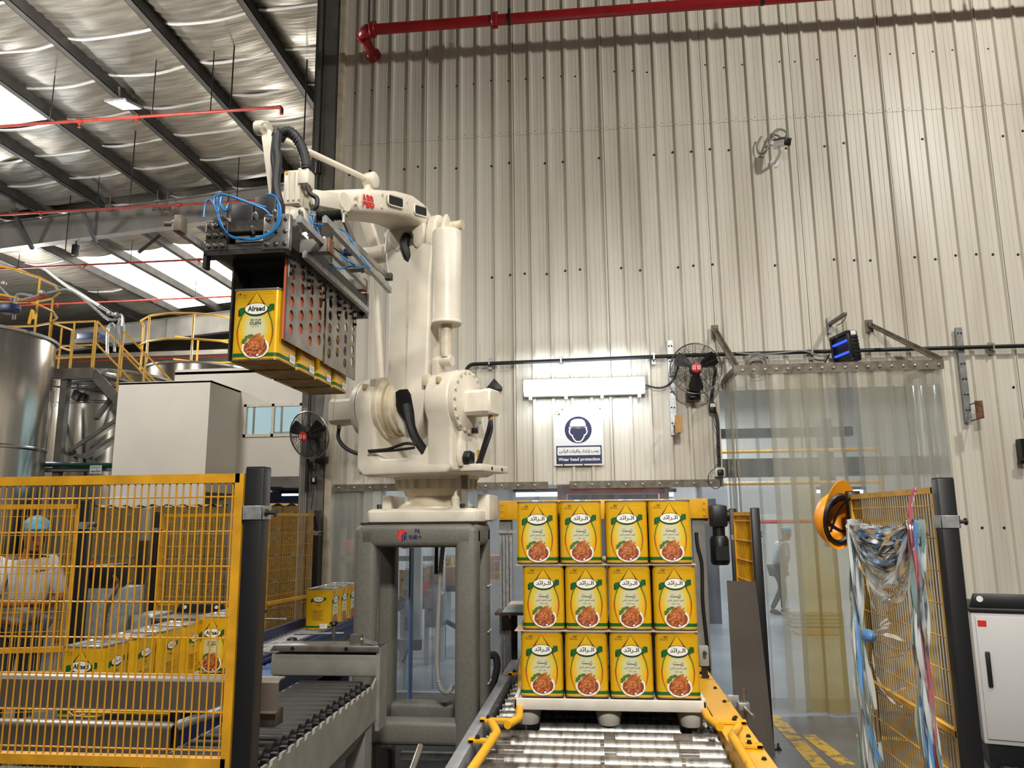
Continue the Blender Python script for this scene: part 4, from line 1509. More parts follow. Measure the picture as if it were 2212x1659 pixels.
# aluminium frame on the robot side
t = thing('profile_rack', 'aluminium profile rack holding slip sheets beside the tin stack', 'rack', (-.86, 6.9, 0))
for x in (-.79, -.762, -.735, -.705):
    ob('upright_profile', B().bx(x - .010, x + .010, 6.30, 6.34, .10, 1.585), 'galv', t)
ob('top_profile', B().bx(-.80, -.64, 6.28, 6.36, 1.585, 1.61), 'galv', t)
ob('shelf', B().bx(-.80, -.40, 6.0, 6.36, .98, 1.0), 'steel_dark', t)
ob('gusset', B().prism([(-.78, 6.28, .83), (-.62, 6.28, .83), (-.78, 6.28, .98)], (0, .02, 0)), 'steel_dark', t)
for k in range(5):
    ob('rack_sheet', B().bx(-.74 + .01 * k, -.40, 6.02, 6.27, 1.001 + k * .012, 1.011 + k * .012), 'pallet_white' if k != 2 else 'pale_blue', t)
ob('toothed_plate', B().bx(-.70, -.655, 6.24, 6.28, .1, .96), 'dark', t)
bb = B()
for k in range(18):
    bb.cyl((-.68, 6.238, .16 + k * .044), (-.68, 6.234, .16 + k * .044), .008, n=8)
ob('plate_hole', bb, 'black', t, kind='stuff')


# ---------------------------------------------------------------- safety fence
def post(x, y, h, label, w=.06, clamps=(), m='black', dx=0):
    t = thing('fence_post', label, 'post', (x, y, 0), 'fence posts')
    ob('upright', B().bx(x - w / 2, x + w / 2, y - w / 2, y + w / 2, .012, h), m, t, bevel=.003)
    ob('cap', B().bx(x - w / 2 + .002, x + w / 2 - .002, y - w / 2 + .002, y + w / 2 - .002, h, h + .004), 'black_matt', t)
    ob('base_plate', B().bx(x - .075, x + .075, y - .06, y + .06, 0, .012), m, t)
    for s in (-.058, .058):
        ob('anchor_bolt', B().lathe((x + s, y - .035, .012), (0, 0, 1), [(0, .014), (.01, .014), (.01, .008), (.035, .008)], 6), 'steel_dark', t)
    for z in clamps:
        k = w / 2 + .004
        b = B().bx(x - k, x + k, y - k, y - k + .004, z, z + .044).bx(x - k, x - k + .004, y - k, y + k, z, z + .044).bx(x + k - .004, x + k, y - k, y + k, z, z + .044)
        ob('clamp', b, 'galv', t, bevel=.001, seg=1)
        ob('clamp_bolt', B().lathe((x + k + dx, y - .01, z + .022), (1, 0, 0), [(0, .012), (.006, .012), (.006, .007), (.03, .007), (.03, .013), (.036, .013)], 8), 'dark', t)
    return t


def fence(p, q, z0, z1, rails, label, m='fence_yellow', fine=False, pitch=.025, hp=.115, wire=.0022, frame=.03, wires=None):
    """mesh panel between the plan points p and q: frame bars, rails, upright and level wires"""
    p, q = V((p[0], p[1], 0)), V((q[0], q[1], 0))
    d = (q - p).normalized()
    L = (q - p).length
    t = thing('mesh_fence', label, 'fence', ((p + q) / 2).to_tuple(), 'wire mesh fence panels')
    for a in (0, L):
        c = p + d * a
        ob('frame_upright', B().bar(c + Z_ * z0, c + Z_ * z1, frame, frame, d), m, t)
    for z in [z0 + frame / 2, z1 - frame / 2] + list(rails):
        ob('frame_rail', B().bar(p + Z_ * z, q + Z_ * z, frame, frame), m, t)
    n = int(L / pitch)
    sd = V((-d.y, d.x, 0)) * .008
    if wires:
        proto = None
        for k in range(1, n):
            c = p + d * (L * k / n) - sd
            if proto is None:
                proto = ob('wire', B().cyl((0, 0, z0 + .02), (0, 0, z1 - .012), wire, n=5), m, t, local=True)
                proto.location = c - t.location
            else:
                link_copy(proto, t, c - t.location)
        z, proto = z1 - frame - .045, None
        while z > z0 + .05:
            c = p + Z_ * z + sd * .4
            if proto is None:
                proto = ob('cross_wire', B().cyl((0, 0, 0), d * L, wire, n=5), m, t, local=True)
                proto.location = c - t.location
            else:
                link_copy(proto, t, c - t.location)
            z -= hp
    else:
        b = B()
        for k in range(1, n):
            c = p + d * (L * k / n) - sd
            b.cyl(c + Z_ * (z0 + .02), c + Z_ * (z1 - .012), wire, n=4, cap=False)
        z = z1 - frame - .045
        while z > z0 + .05:
            b.cyl(p + Z_ * z, q + Z_ * z, wire, n=4, cap=False)
            z -= hp
        ob('mesh_wire', b, m, t, kind='stuff')
    return t


post(1.232, 2.93, 1.828, 'black fence post with steel clamp beside the hanging plastic straps', .056, (1.655, .5), dx=-.005)
post(1.232, 3.93, 1.815, 'black fence post carrying the orange helmet', .056, (1.64,))
fence((1.216, 2.962), (1.216, 3.89), .12, 1.80, (.955,), 'yellow wire mesh fence panel hung with plastic strapping', 'fence_old', wires=True, frame=.022, wire=.0026)
post(1.225, 6.29, 1.765, 'black fence post with the leaning dark sheets against it', .062, ())
post(1.195, 7.12, 1.77, 'black fence post with latch beside the strip doorway', .06, (1.5,))
fence((1.215, 6.36), (1.20, 7.05), .3, 1.74, (.95,), 'yellow mesh fence panel between two black posts near the strip doorway', 'yellow', pitch=.02, wire=.0075, hp=.16)

# helmet
t = thing('safety_helmet', 'orange safety helmet hanging open side out on the black fence post', 'helmet', tuple(at(1812, 1120, 3.85)))
hc = at(1805, 1120, 3.84)
_z = V((-.50, .84, .16)).normalized()
_x = (Z_ - _z * Z_.dot(_z)).normalized()
_y = _z.cross(_x)
hc = at(1813, 1122, 4.03)
HM = Matrix(((_x.x, _y.x, _z.x, hc.x), (_x.y, _y.y, _z.y, hc.y), (_x.z, _y.z, _z.z, hc.z), (0, 0, 0, 1)))
b = B()
rings = []
for k in range(9):
    a = pi / 2 * k / 8
    rings.append([V((.135 * cos(a) * cos(2 * pi * i / 24), .112 * cos(a) * sin(2 * pi * i / 24), .125 * sin(a))) if k < 8 else V((.002 * cos(2 * pi * i / 24), .002 * sin(2 * pi * i / 24), .125)) for i in range(24)])
b.loft(rings, cap=False)
b.loft([[p * .965 for p in r] for r in rings], cap=False)
b.loft([rings[0], [p * .965 for p in rings[0]]], cap=False)
ob('shell', b.xf(HM), 'orange_helmet', t)
b = B().loft([rings[0], [V((p.x * 1.08 + (.05 * max(0, p.x / .135) ** 2), p.y * 1.08, -.006)) for p in rings[0]], [V((p.x * 1.08 + (.05 * max(0, p.x / .135) ** 2), p.y * 1.08, -.010)) for p in rings[0]], [p * .965 for p in rings[0]]], cap=False)
ob('peak', b.xf(HM), 'orange_helmet', t)
b = B()
for a in (.6, 2.2, 3.75, 5.3):
    b.tube([V((.118 * cos(a) * cos(e), .10 * sin(a) * cos(e), .02 + .085 * sin(e))) for e in (0, .5, 1.0, 1.5)], .012, 6, flat=.25)
ob('cradle', b.xf(HM), 'black', t)
ob('head_band', B().tube([V((.115 * cos(2 * pi * i / 20), .095 * sin(2 * pi * i / 20), .0)) for i in range(20)], .014, 6, close=True).xf(HM), 'black', t)
ob('chin_strap', B().tube(spline([hc + V((-.07, -.08, -.06)), hc + V((-.03, -.12, .05)), hc + V((.02, -.145, .10)), hc + V((.06, -.12, .08)), hc + V((.08, -.06, .0))], 5), .011, 6, flat=.3), 'black', t)

# plastic strapping draped over the fence
rnd = random.Random(11)


def ribbon(b, pts, w, tw=0.0):
    pts = spline(pts, 5)
    vs = []
    for i, p in enumerate(pts):
        tg = (pts[min(i + 1, len(pts) - 1)] - pts[max(0, i - 1)]).normalized()
        s = tg.cross(X_ + V((0, .3, .2))).normalized()
        a = tw * i / len(pts) + .6 * sin(i * .8 + tw)
        s = s * cos(a) + tg.cross(s) * sin(a)
        vs += [p - s * (w / 2), p + s * (w / 2)]
    b.add(vs, [(2 * i, 2 * i + 1, 2 * i + 3, 2 * i + 2) for i in range(len(pts) - 1)])


FX = 1.185
FA, FB = at(1838, 1140, 3.75), at(1996, 1128, 2.98)


def drape_pts(sag, r, x):
    a, c = V((x, 3.72 + r(.0, .06), 1.66 + r(-.05, .02))), V((x, 3.02 + r(0, .05), 1.675 + r(-.06, .02)))
    out = []
    for k in range(7):
        u = k / 6
        out.append(a.lerp(c, u) + Z_ * (-sag * 4 * u * (1 - u)) + X_ * r(-.02, .012) + Y_ * r(-.02, .02))
    return out


t = thing('strapping_bundle', 'tangle of blue and clear plastic strapping draped over the yellow mesh fence', 'strapping', (FX, 3.4, .2))
bm_ = {k: B() for k in ('strap_clear', 'strap_blue', 'strap_teal')}
for k in range(84):
    s = rnd.uniform(.0, .17) if k < 74 else rnd.uniform(.18, .36)
    ribbon(bm_[rnd.choice(('strap_clear', 'strap_clear', 'strap_blue', 'strap_clear', 'strap_blue') if s < .16 else ('strap_clear',))], drape_pts(s, rnd.uniform, FX - rnd.uniform(0, .03)), rnd.uniform(.013, .024), rnd.uniform(-3, 3))
for y0, n, wid in ((3.75, 34, .085), (3.03, 26, .055)):
    for k in range(n):
        yy = y0 + rnd.uniform(-wid, wid)
        ph = rnd.uniform(0, 6)
        pts = [V((FX - rnd.uniform(0, .04), y0 + rnd.uniform(-.03, .03), 1.66 + rnd.uniform(-.02, .03)))]
        zend = rnd.uniform(.1, .45)
        for j in range(1, 7):
            f = j / 6
            pts.append(V((FX - rnd.uniform(0, .04) - .03 * sin(f * 3), y0 + (yy - y0) * min(1, .35 + f) + .018 * sin(f * 6 + ph) - (.10 * f if y0 > 3.5 else 0.03 * f), 1.66 - (1.66 - zend) * f)))
        ribbon(bm_[rnd.choice(('strap_clear', 'strap_teal', 'strap_teal', 'strap_clear', 'strap_teal', 'strap_clear', 'strap_clear', 'strap_blue'))], pts, rnd.uniform(.014, .026), rnd.uniform(-4, 4))
for pp in (((1866, 1220), (1880, 1290), (1893, 1320), (1912, 1328), (1930, 1310), (1950, 1285)), ((1884, 1400), (1890, 1450), (1905, 1480), (1930, 1495), (1955, 1485)), ((1905, 1380), (1930, 1400), (1955, 1405), (1940, 1415), (1910, 1420)), ((1880, 1395), (1900, 1420), (1930, 1420), (1955, 1410), (1965, 1400)), ((1895, 1480), (1915, 1500), (1935, 1522), (1950, 1525))):
    ribbon(bm_['strap_clear'], [atx(x, y, FX - .02) for x, y in pp], .012, 2)
for k, bb in bm_.items():
    ob(k.replace('strap_', '') + '_strapping', bb, k, t, kind='stuff', smooth=180)
t['kind'] = 'stuff'
p = atx(1860, 1368, FX - .03)
t = thing('strap_knot', 'knotted ball of dark blue plastic tape in the middle of the hanging straps', 'tape', p.to_tuple())
ob('tape_ball', B().sph(p, (.03, .055, .032)), 'strap_blue', t)
ob('tape_tail', B().sph(p + V((0, -.10, .004)), (.028, .05, .028)), 'strap_blue', t)
b = B()
for e in ((1917, 1336), (1925, 1345), (1920, 1355), (1955, 1385), (1945, 1378)):
    ribbon(b, [atx(1885, 1370, FX - .03), atx((1885 + e[0]) / 2, (1370 + e[1]) / 2 - 4, FX - .05), atx(*e, FX - .04)], .010, 4)
ob('loose_ends', b, 'strap_clear', t)
b = B()
for k in range(9):
    y = 3.0 + rnd.uniform(0, .03)
    ribbon(b, [V((FX - .01, y + .01, 1.80)), V((FX - .03, y + .02 + rnd.uniform(0, .02), 1.72)), V((FX - .04, y + rnd.uniform(.0, .03), 1.62)), V((FX - .04, y + rnd.uniform(-.01, .03), 1.5)), V((FX - .05, y - rnd.uniform(-.02, .06), 1.2 - rnd.uniform(0, .2))), V((FX - .04, y - rnd.uniform(.0, .08), .5))], .012, rnd.uniform(-4, 4))
ribbon(b, [V((FX - .05, 3.05, 1.66)), V((FX - .05, 3.2, 1.63)), V((FX - .05, 3.35, 1.56))], .012)
ob('pink_strapping', b, 'strap_pink', label='pink plastic strapping tied to the top of the mesh fence', cat='strapping', kind='stuff', smooth=180)

# leaning dark sheets
t0 = 0
for k in range(4):
    x0 = .935 + .012 * k
    b = B().prism([(0, 0, 0), (.31 - .01 * k, 0, 0), (.29 - .01 * k, 0, 1.21 + .012 * (k % 2)), (.05, 0, 1.235 - .01 * k)], (0, .004, 0))
    b.xf(Matrix.Translation((x0, 5.98 + .014 * k, 0.0)) @ Matrix.Rotation(radians(22), 4, 'Z') @ Matrix.Rotation(radians(-4), 4, 'X'))
    ob('dark_sheet', b, 'sheet_brown', label='tall dark brown sheet leaning against the black fence post, ' + ('front of the four', 'second of the four', 'third of the four', 'rearmost of the four')[k], cat='sheet', group='dark sheets leaning on the post', smooth=0)
# sensor clamp by the yellow rail
t = thing('rod_clamp', 'chrome sensor rod with cross clamp standing beside the yellow rail', 'clamp', (.92, 4.9, 0))
p = at(1608, 1500, 4.9)
ob('rod', B().cyl((p.x, 4.9, .2), (p.x, 4.9, p.z + .03), .011, n=10), 'steel', t)
q = at(1603, 1524, 4.9)
ob('clamp_block', B().bx(q.x - .025, q.x + .04, 4.87, 4.93, q.z - .02, q.z + .02), 'galv', t, bevel=.004)
ob('cross_rod', B().cyl((q.x, 4.95, q.z), (q.x + .03, 4.72, q.z - .02), .011, n=10), 'steel', t)
ob('reflector_plate', B().bx(q.x - .075, q.x - .01, 4.93, 4.94, q.z - .02, q.z + .05), 'galv', t, bevel=.003)
ob('foot_arm', B().bx(.74, p.x + .015, 4.885, 4.915, .47, .50), 'rail_grey', t)

# robot controller cabinet
cab = thing('controller_cabinet', 'white robot controller cabinet with black carry bar at the foot of the ribbed wall', 'cabinet', (3.25, 6.3, 0))
_c = at(2096, 1322, 5.9)
CZ = _c.z / .88
CM = Matrix.Translation((_c.x, 5.9, 0)) @ Matrix.Rotation(radians(-16), 4, 'Z') @ Matrix.Scale(CZ, 4)
ob('body', B().bx(0, .95, 0, .55, .14, .88).xf(CM), 'cabinet_white', cab, bevel=.01)
ob('door', B().bx(.02, .60, -.012, 0, .17, .86).xf(CM), 'cabinet_white', cab, bevel=.004)
ob('door_handle', B().bx(.05, .075, -.03, -.012, .46, .66).xf(CM), 'black', cab, bevel=.008)
ob('top_cover', B().bx(-.01, .96, -.01, .56, .88, .905).xf(CM), 'black', cab, bevel=.005)
ob('carry_bar', B().prism([(0.0, .03, .905), (.03, .03, .985), (.60, .03, .985), (.63, .03, .905)], (0, .03, 0)).xf(CM), 'black', cab, bevel=.004)
for x in (.06, .54):
    ob('bar_hole', B().cyl((x, .027, .955), (x, .034, .955), .018).xf(CM), 'white', cab)
ob('plinth', B().bx(.02, .93, .02, .53, 0, .14).xf(CM), 'black', cab)
ob('hinge', B().bx(.60, .62, -.02, 0, .30, .36).xf(CM), 'dark', cab)
ob('red_mark', B().bx(.03, .075, -.0135, -.012, .80, .835).xf(CM), 'red_ink', cab)
ob('paper_label', B().bx(.42, .54, -.0135, -.012, .24, .38).xf(CM), 'white_print', cab)
tp = thing('teach_panel', 'dark tilted operator screen on top of the controller cabinet', 'screen', (3.6, 6.2, .905))
ob('screen_case', B().bx(-.15, .15, -.02, .02, -.1, .1).xf(CM @ Matrix.Translation((.72, .1, 1.03)) @ Matrix.Rotation(radians(-28), 4, 'X')), 'black', tp, bevel=.01)
ob('screen', B().bx(-.12, .12, -.023, -.02, -.075, .075).xf(CM @ Matrix.Translation((.72, .1, 1.03)) @ Matrix.Rotation(radians(-28), 4, 'X')), 'blue_panel', tp)
ob('stand', B().bx(.62, .82, .08, .16, .905, .95).xf(CM), 'rust', tp)
b = B()
cc = CM @ V((.63, -.05, .70))
for k in range(9):
    r = .105 + .01 * (k % 3)
    b.tube([cc + V((r * cos(2 * pi * i / 22) * .8 + .01 * (k % 4), -.012 * k + .02, 1.2 * r * sin(2 * pi * i / 22) + .02 * sin(k))) for i in range(22)], .007, 5, close=True)
b.tube(spline([cc + V((-.08, -.05, .1)), cc + V((.02, -.06, .16)), cc + V((.10, .02, .22)), cc + V((.12, .1, .205))]), .007, 5)
b.tube(spline([cc + V((.06, -.03, -.1)), cc + V((.09, -.03, -.3)), cc + V((.1, -.04, -.68))]), .007, 5)
ob('pendant_cable', b, 'cable_grey', label='coil of grey pendant cable hung on the controller cabinet', cat='cable')
b = B()
for k in range(7):
    b.tube(spline([V((2.7 + rnd.uniform(-.2, .5) + .15 * j, 5.6 + rnd.uniform(-.25, .35), .018 + .02 * (k % 3))) for j in range(6)]), .017, 6)
ob('floor_cables', b, 'rubber', label='thick black cables lying on the floor before the controller cabinet', cat='cable', kind='stuff')
t = thing('black_sensor', 'black sensor bracket on the ribbed wall above the controller cabinet', 'sensor', tuple(at(2208, 985, 7.9)))
p = at(2206, 975, 7.9)
ob('plate', B().bx(p.x - .005, p.x + .06, 7.88, 7.97, p.z - .12, p.z + .12), 'black', t)
ob('knuckle', B().cyl((p.x - .03, 7.9, p.z - .09), (p.x + .03, 7.9, p.z - .09), .03), 'black', t)
# ---------------------------------------------------------------- robot pedestal
t = thing('robot_pedestal', 'grey steel frame pedestal with rounded beams carrying the cream robot', 'stand', (-1.15, 5.15, 0))
px0, px1, py0, py1, zt = -1.55, -.755, 4.86, 5.47, 1.672
lw = .145


def rbeam(p, q, w, h, m=None):
    return ob(m or 'beam', B().bar(p, q, w, h), 'ped_grey', t, bevel=.035, seg=3)


for x in (px0 + lw / 2, px1 - lw / 2):
    for y in (py0 + lw / 2, py1 - lw / 2):
        ob('leg', B().bx(x - lw / 2, x + lw / 2, y - lw / 2, y + lw / 2, .015, zt - .01), 'ped_grey', t, bevel=.035, seg=3)
        ob('foot_plate', B().bx(x - .12, x + .12, y - .12, y + .12, 0, .015), 'dark', t)
for y in (py0 + lw / 2, py1 - lw / 2):
    rbeam((px0 + .02, y, zt - lw / 2), (px1 - .02, y, zt - lw / 2), lw, lw, 'top_beam')
    rbeam((px0 + .05, y, .42), (px1 - .05, y, .42), .13, .15, 'lower_beam')
for x in (px0 + lw / 2, px1 - lw / 2):
    rbeam((x, py0 + .02, zt - lw / 2), (x, py1 - .02, zt - lw / 2), lw, lw, 'top_beam')
    rbeam((x, py0 + .05, .42), (x, py1 - .05, .42), .13, .15, 'lower_beam')
ob('top_plate', B().bx(px0 + .03, px1 - .02, py0 + .03, py1 - .03, zt, zt + .012), 'dark', t)
# company mark on the front beam
b = B()
yy = py0 - .0015
c = at(868, 1156, yy)
hx = [c + V((.036 * sin(k * pi / 3), 0, .040 * cos(k * pi / 3))) for k in range(6)]
b.mat('red_ink').add([hx[0], hx[5], hx[4], hx[3], c], [(0, 1, 2, 3, 4)])
b.add([hx[0], hx[1], c], [(0, 1, 2)])
b.mat('navy').add([c, hx[1], hx[2], hx[3]], [(0, 1, 2, 3)])
b.mat('ped_grey2')
for k in (.33, .66):
    o_ = V((0, -.0008, 0))
    stroke(b, [hx[4].lerp(c, k) + o_ + V((0, 0, -.03)), hx[4].lerp(c, k) + o_, hx[5].lerp(hx[0], k) + o_ + V((.015, 0, .0))], .003, X_, Z_)
stroke(b, [c + V((.01, -.0008, -.03)), c + V((.01, -.0008, -.002)), c + V((.026, -.0008, .008)), c + V((.026, -.0008, -.016))], .0035, X_, Z_)
b.mat('navy')
write(b, 'PA', at(902, 1147, yy), X_, Z_, .034, .030, .03)
write(b, '\u54c8\u96e8\u5927', at(897, 1160, yy), X_, Z_, .085, .027, .02)
ob('company_mark', b, None, t, smooth=0)
for z in (1.25, .95, .62):
    ob('cable_tie', B().bx(px1 - .004, px1 + .004, py1 - lw, py1, z, z + .006), 'white', t)
ob('blue_sheet', B().bx(-1.345, -1.335, 5.5, 5.60, .3, 1.5), 'blue_panel', label='blue-grey guard sheet edge standing behind the pedestal', cat='panel', smooth=0)

# ---------------------------------------------------------------- the robot
J = V((-1.13, 5.3, 0))
A = V((-.315, -.949, 0)).normalized()
S = V((.949, -.315, 0)).normalized()
L = lambda a, q, z: J + A * a + S * q + V((0, 0, z))
rb = thing('palletizing_robot', 'large cream palletizing robot arm with red letters on the grey pedestal', 'robot', tuple(L(0, 0, 1.685)))
# base
b = B()
f0 = [(-1.475, 4.93), (-.785, 4.93), (-.745, 4.99), (-.745, 5.55), (-.80, 5.6), (-1.46, 5.6), (-1.5, 5.55), (-1.5, 4.97)]
b.loft([[V((x, y, 1.684)) for x, y in f0], [V((x, y, 1.755)) for x, y in f0], [V((-1.13 + (x + 1.13) * .93, 5.27 + (y - 5.27) * .93, 1.772)) for x, y in f0]])
ob('base', b, 'cream', rb, bevel=.008)
ob('base_side_block', B().bx(-.80, -.715, 5.15, 5.58, 1.69, 1.865), 'cream', rb, bevel=.012)
ob('base_back_block', B().bx(-1.47, -1.40, 5.2, 5.58, 1.69, 1.865), 'cream', rb, bevel=.012)
for x, y in ((-1.42, 4.97), (-.87, 4.97)):
    ob('base_bolt', B().cyl((x, y, 1.76), (x, y, 1.80), .017, n=8), 'steel_dark', rb)
c0 = L(.02, .035, 0)
ob('neck', B().lathe(c0 + Z_ * 1.765, (0, 0, 1), [(0, .27), (.02, .265), (.045, .225), (.09, .205), (.10, .215), (.135, .225)], 36), 'cream_dirty', rb)
b = B().lathe(c0 + Z_ * 1.895, (0, 0, 1), [(0, .215), (.002, .262), (.07, .268), (.072, .29), (.10, .30)], 40)
ob('turntable', b, 'cream', rb)
for k in range(20):
    a_ = 2 * pi * k / 20
    q = c0 + V((.267 * cos(a_), .267 * sin(a_), 1.935))
    if (q - c0).y < .1:
        d_ = V((cos(a_), sin(a_), 0))
        ob('skirt_lug', B().bar(q - Z_ * .03, q + Z_ * .028, .035, .02, d_.cross(Z_)), 'cream_dirty', rb)
        ob('skirt_hole', B().cyl(q + d_ * .008, q + d_ * .0125, .007, n=8), 'black', rb)
# shoulder casting: two cheeks on a floor
ZJ2, AJ2 = 2.45, .30


def cheek(t0, t1, prof, m='cream', nm='shoulder_cheek'):
    return ob(nm, B().prism([L(a, t0, z) for a, z in prof], S * (t1 - t0)), m, rb, bevel=.022, seg=3)


arcp = lambda r, a0, a1, n=12: [(AJ2 + r * cos(a0 + (a1 - a0) * k / n), ZJ2 + r * sin(a0 + (a1 - a0) * k / n)) for k in range(n + 1)]
pl = [(-.15, 1.995), (.44, 1.995), (.466, 2.03), (.468, 2.32)] + arcp(.215, -.35, pi * .95) + [(.0, 2.3), (-.15, 2.15)]
cheek(-.32, -.175, pl)
cheek(.215, .40, pl)
fl = [(-.27, 1.985), (.36, 1.985), (.39, 2.02), (.39, 2.15), (.215, 2.17), (.185, 2.11), (.15, 2.095), (-.11, 2.095), (-.145, 2.11), (-.175, 2.17), (-.31, 2.15), (-.31, 2.03)]
ob('shoulder_floor', B().prism([L(.465, q, z) for q, z in fl], -A * .62), 'cream', rb, bevel=.018, seg=3)
for q, a_ in ((.315, .455), (-.25, .455)):
    ob('cheek_pocket', B().bx(-.012, .012, -.035, .035, -.022, .022).xf(Matrix.Translation(L(a_ + .02, q, 2.575)) @ Matrix.Rotation(radians(-18), 4, 'Z')), 'box_beige', rb, bevel=.01)
ax = lambda q, a=AJ2, z=ZJ2: L(a, q, z)
ob('main_gearbox', B().lathe(ax(-.18), S, [(0, .215), (.03, .215), (.035, .20), (.07, .20), (.075, .185), (.11, .185), (.115, .165), (.14, .16), (.145, .13), (.17, .125)], 36), 'cream_dirty', rb)
ob('gear_seam', B().lathe(ax(-.108), S, [(0, .203), (.006, .203)], 36), 'box_beige', rb)
ob('outer_flange', B().lathe(ax(-.385), S, [(0, .17), (.02, .20), (.065, .21)], 32), 'cream', rb)
ob('bolt_flange', B().lathe(ax(.40), S, [(0, .212), (.03, .212), (.035, .20), (.04, .16), (.045, .15)], 36), 'cream', rb)
b = B()
for k in range(20):
    a_ = 2 * pi * k / 20
    p = ax(.43) + A * (.195 * cos(a_)) + Z_ * (.195 * sin(a_))
    b.cyl(p, p + S * .014, .012, n=6)
ob('flange_bolt', b, 'cream_dirty', rb, kind='stuff')


def motor(q0, q1, a, z, w, nm):
    d = 1 if q1 > q0 else -1
    c = [(-w, -w * .75), (-w * .75, -w), (w * .75, -w), (w, -w * .75), (w, w * .75), (w * .75, w), (-w * .75, w), (-w, w * .75)]
    R = lambda q, k=1.0: [L(a + x * k, q, z + y * k) for x, y in c]
    g = ob(nm, B().loft([R(q0), R(q1 - .05 * d)]), 'cream', rb)
    ob('motor_cap', B().loft([R(q1 - .048 * d, 1.04), R(q1 - .012 * d, 1.04), R(q1, .9)]), 'cream', g)
    ob('cable_gland', B().cyl(L(a, q1 - .035 * d, z - w - .03), L(a, q1 - .035 * d, z - w), .016, n=10), 'carton', g)
    return g


motor(.44, .625, .30, 2.435, .08, 'axis_motor')
motor(-.385, -.645, .28, 2.45, .085, 'axis_motor')
ob('motor_lead', B().tube(spline([L(.3, .59, 2.32), L(.3, .575, 2.26), L(.28, .53, 2.16), L(.25, .48, 2.07), L(.2, .44, 2.05)]), .013), 'rubber', rb)
ob('motor_lead', B().tube(spline([L(.3, .595, 2.32), L(.3, .595, 2.25), L(.3, .55, 2.13), L(.22, .48, 2.05)]), .010), 'rubber', rb)
ob('motor_lead', B().tube(spline([L(.28, -.61, 2.34), L(.29, -.605, 2.27), L(.30, -.54, 2.20), L(.30, -.44, 2.155), L(.3, -.32, 2.14)]), .014), 'rubber', rb)
# terminal box under the flange
ob('terminal_plate', B().prism([L(a, .40, z) for a, z in ((-.02, 2.03), (.38, 2.03), (.41, 2.10), (.38, 2.28), (.30, 2.23), (.05, 2.23), (-.02, 2.2))], S * .03), 'cream', rb, bevel=.006)
ob('black_plug', B().prism([L(a, .43, z) for a, z in ((.30, 2.05), (.38, 2.05), (.39, 2.09), (.36, 2.13), (.30, 2.12))], S * .05), 'black', rb, bevel=.008)
ob('black_plug', B().prism([L(a, .43, z) for a, z in ((.22, 2.25), (.27, 2.25), (.27, 2.285), (.22, 2.285))], S * .035), 'black', rb, bevel=.006)
for a_, m in ((.16, 'paint_line'), (.12, 'yellow')):
    ob('warning_label', B().prism([L(a_ - .018, .4305, 2.10), L(a_ + .018, .4305, 2.10), L(a_ + .018, .4305, 2.15), L(a_ - .018, .4305, 2.15)], S * .001), m, rb)
ob('maker_mark', B().prism([L(.4645, q, z) for q, z in ((.29, 2.40), (.32, 2.40), (.33, 2.43), (.30, 2.43))], A * .003), 'rust', rb)
ob('step_block', B().prism([L(-.05, .40, 2.0), L(.36, .40, 2.0), L(.36, .40, 2.045), L(-.05, .40, 2.045)], S * .15), 'cream', rb, bevel=.008)
for a_ in (.05, .2):
    ob('step_hole', B().cyl(L(a_, .5505, 2.022), L(a_, .552, 2.022), .012, n=8), 'black', rb)
ob('hook_bracket', B().bx(-.885, -.845, 5.02, 5.03, 1.76, 1.98).bx(-.885, -.845, 5.0, 5.06, 1.955, 1.985), 'column_grey', rb)
ob('spring_foot', B().lathe((-.93, 5.05, 1.76), (0, 0, 1), [(0, .045), (.02, .045), (.025, .025), (.08, .028), (.10, .012), (.15, .012)], 14), 'cream', rb)
# lower arm
RNG = [(2.235, -.005, .085, .24, .38), (2.30, -.05, .13, .20, .41), (2.45, -.10, .19, .14, .43), (2.60, -.125, .20, .12, .43), (3.0, -.125, .205, .13, .42), (3.30, -.13, .21, .15, .42), (3.46, -.155, .235, .16, .43), (3.53, -.16, .24, .18, .43)]


def rect(z, t0, t1, a0, a1, r=.03):
    pts = []
    for (sa, st, k) in ((1, 1, 0), (0, 1, 1), (0, 0, 2), (1, 0, 3)):
        ca, ct = (a1 - r if sa else a0 + r), (t1 - r if st else t0 + r)
        for i in range(4):
            an = pi / 2 * (k + i / 3)
            pts.append(L(ca + r * cos(an), ct + r * sin(an), z))
    return pts


la = ob('lower_arm', B().loft([rect(*q) for q in RNG]), 'cream', rb)
for q0, q1 in ((-.16, -.085), (.165, .245)):
    pr = [(.17, 3.50), (.43, 3.50), (.43, 3.62)] + [(.33 + .085 * cos(k * pi / 8), 3.67 + .085 * sin(k * pi / 8)) for k in range(9)] + [(.22, 3.6)]
    ob('fork_prong', B().prism([L(a, q0, z) for a, z in pr], S * (q1 - q0)), 'cream', la, bevel=.02, seg=3)
ob('arm_groove', B().bar(L(.425, .035, 2.55), L(.418, .03, 3.30), .012, .014, S), 'cream_dirty', la)
ob('arm_opening', B().prism([L(.4325, q, z) for q, z in ((-.02, 2.40), (-.045, 2.47), (-.04, 2.53), (-.01, 2.545), (.05, 2.545), (.075, 2.51), (.10, 2.40), (.12, 2.25), (.11, 2.18), (.06, 2.30))], A * .006), 'black', la)
ob('black_hose', B().tube(spline([L(.44, .05, 2.44), L(.45, .08, 2.33), L(.44, .12, 2.22), L(.40, .17, 2.13)]), .03), 'rubber', rb)
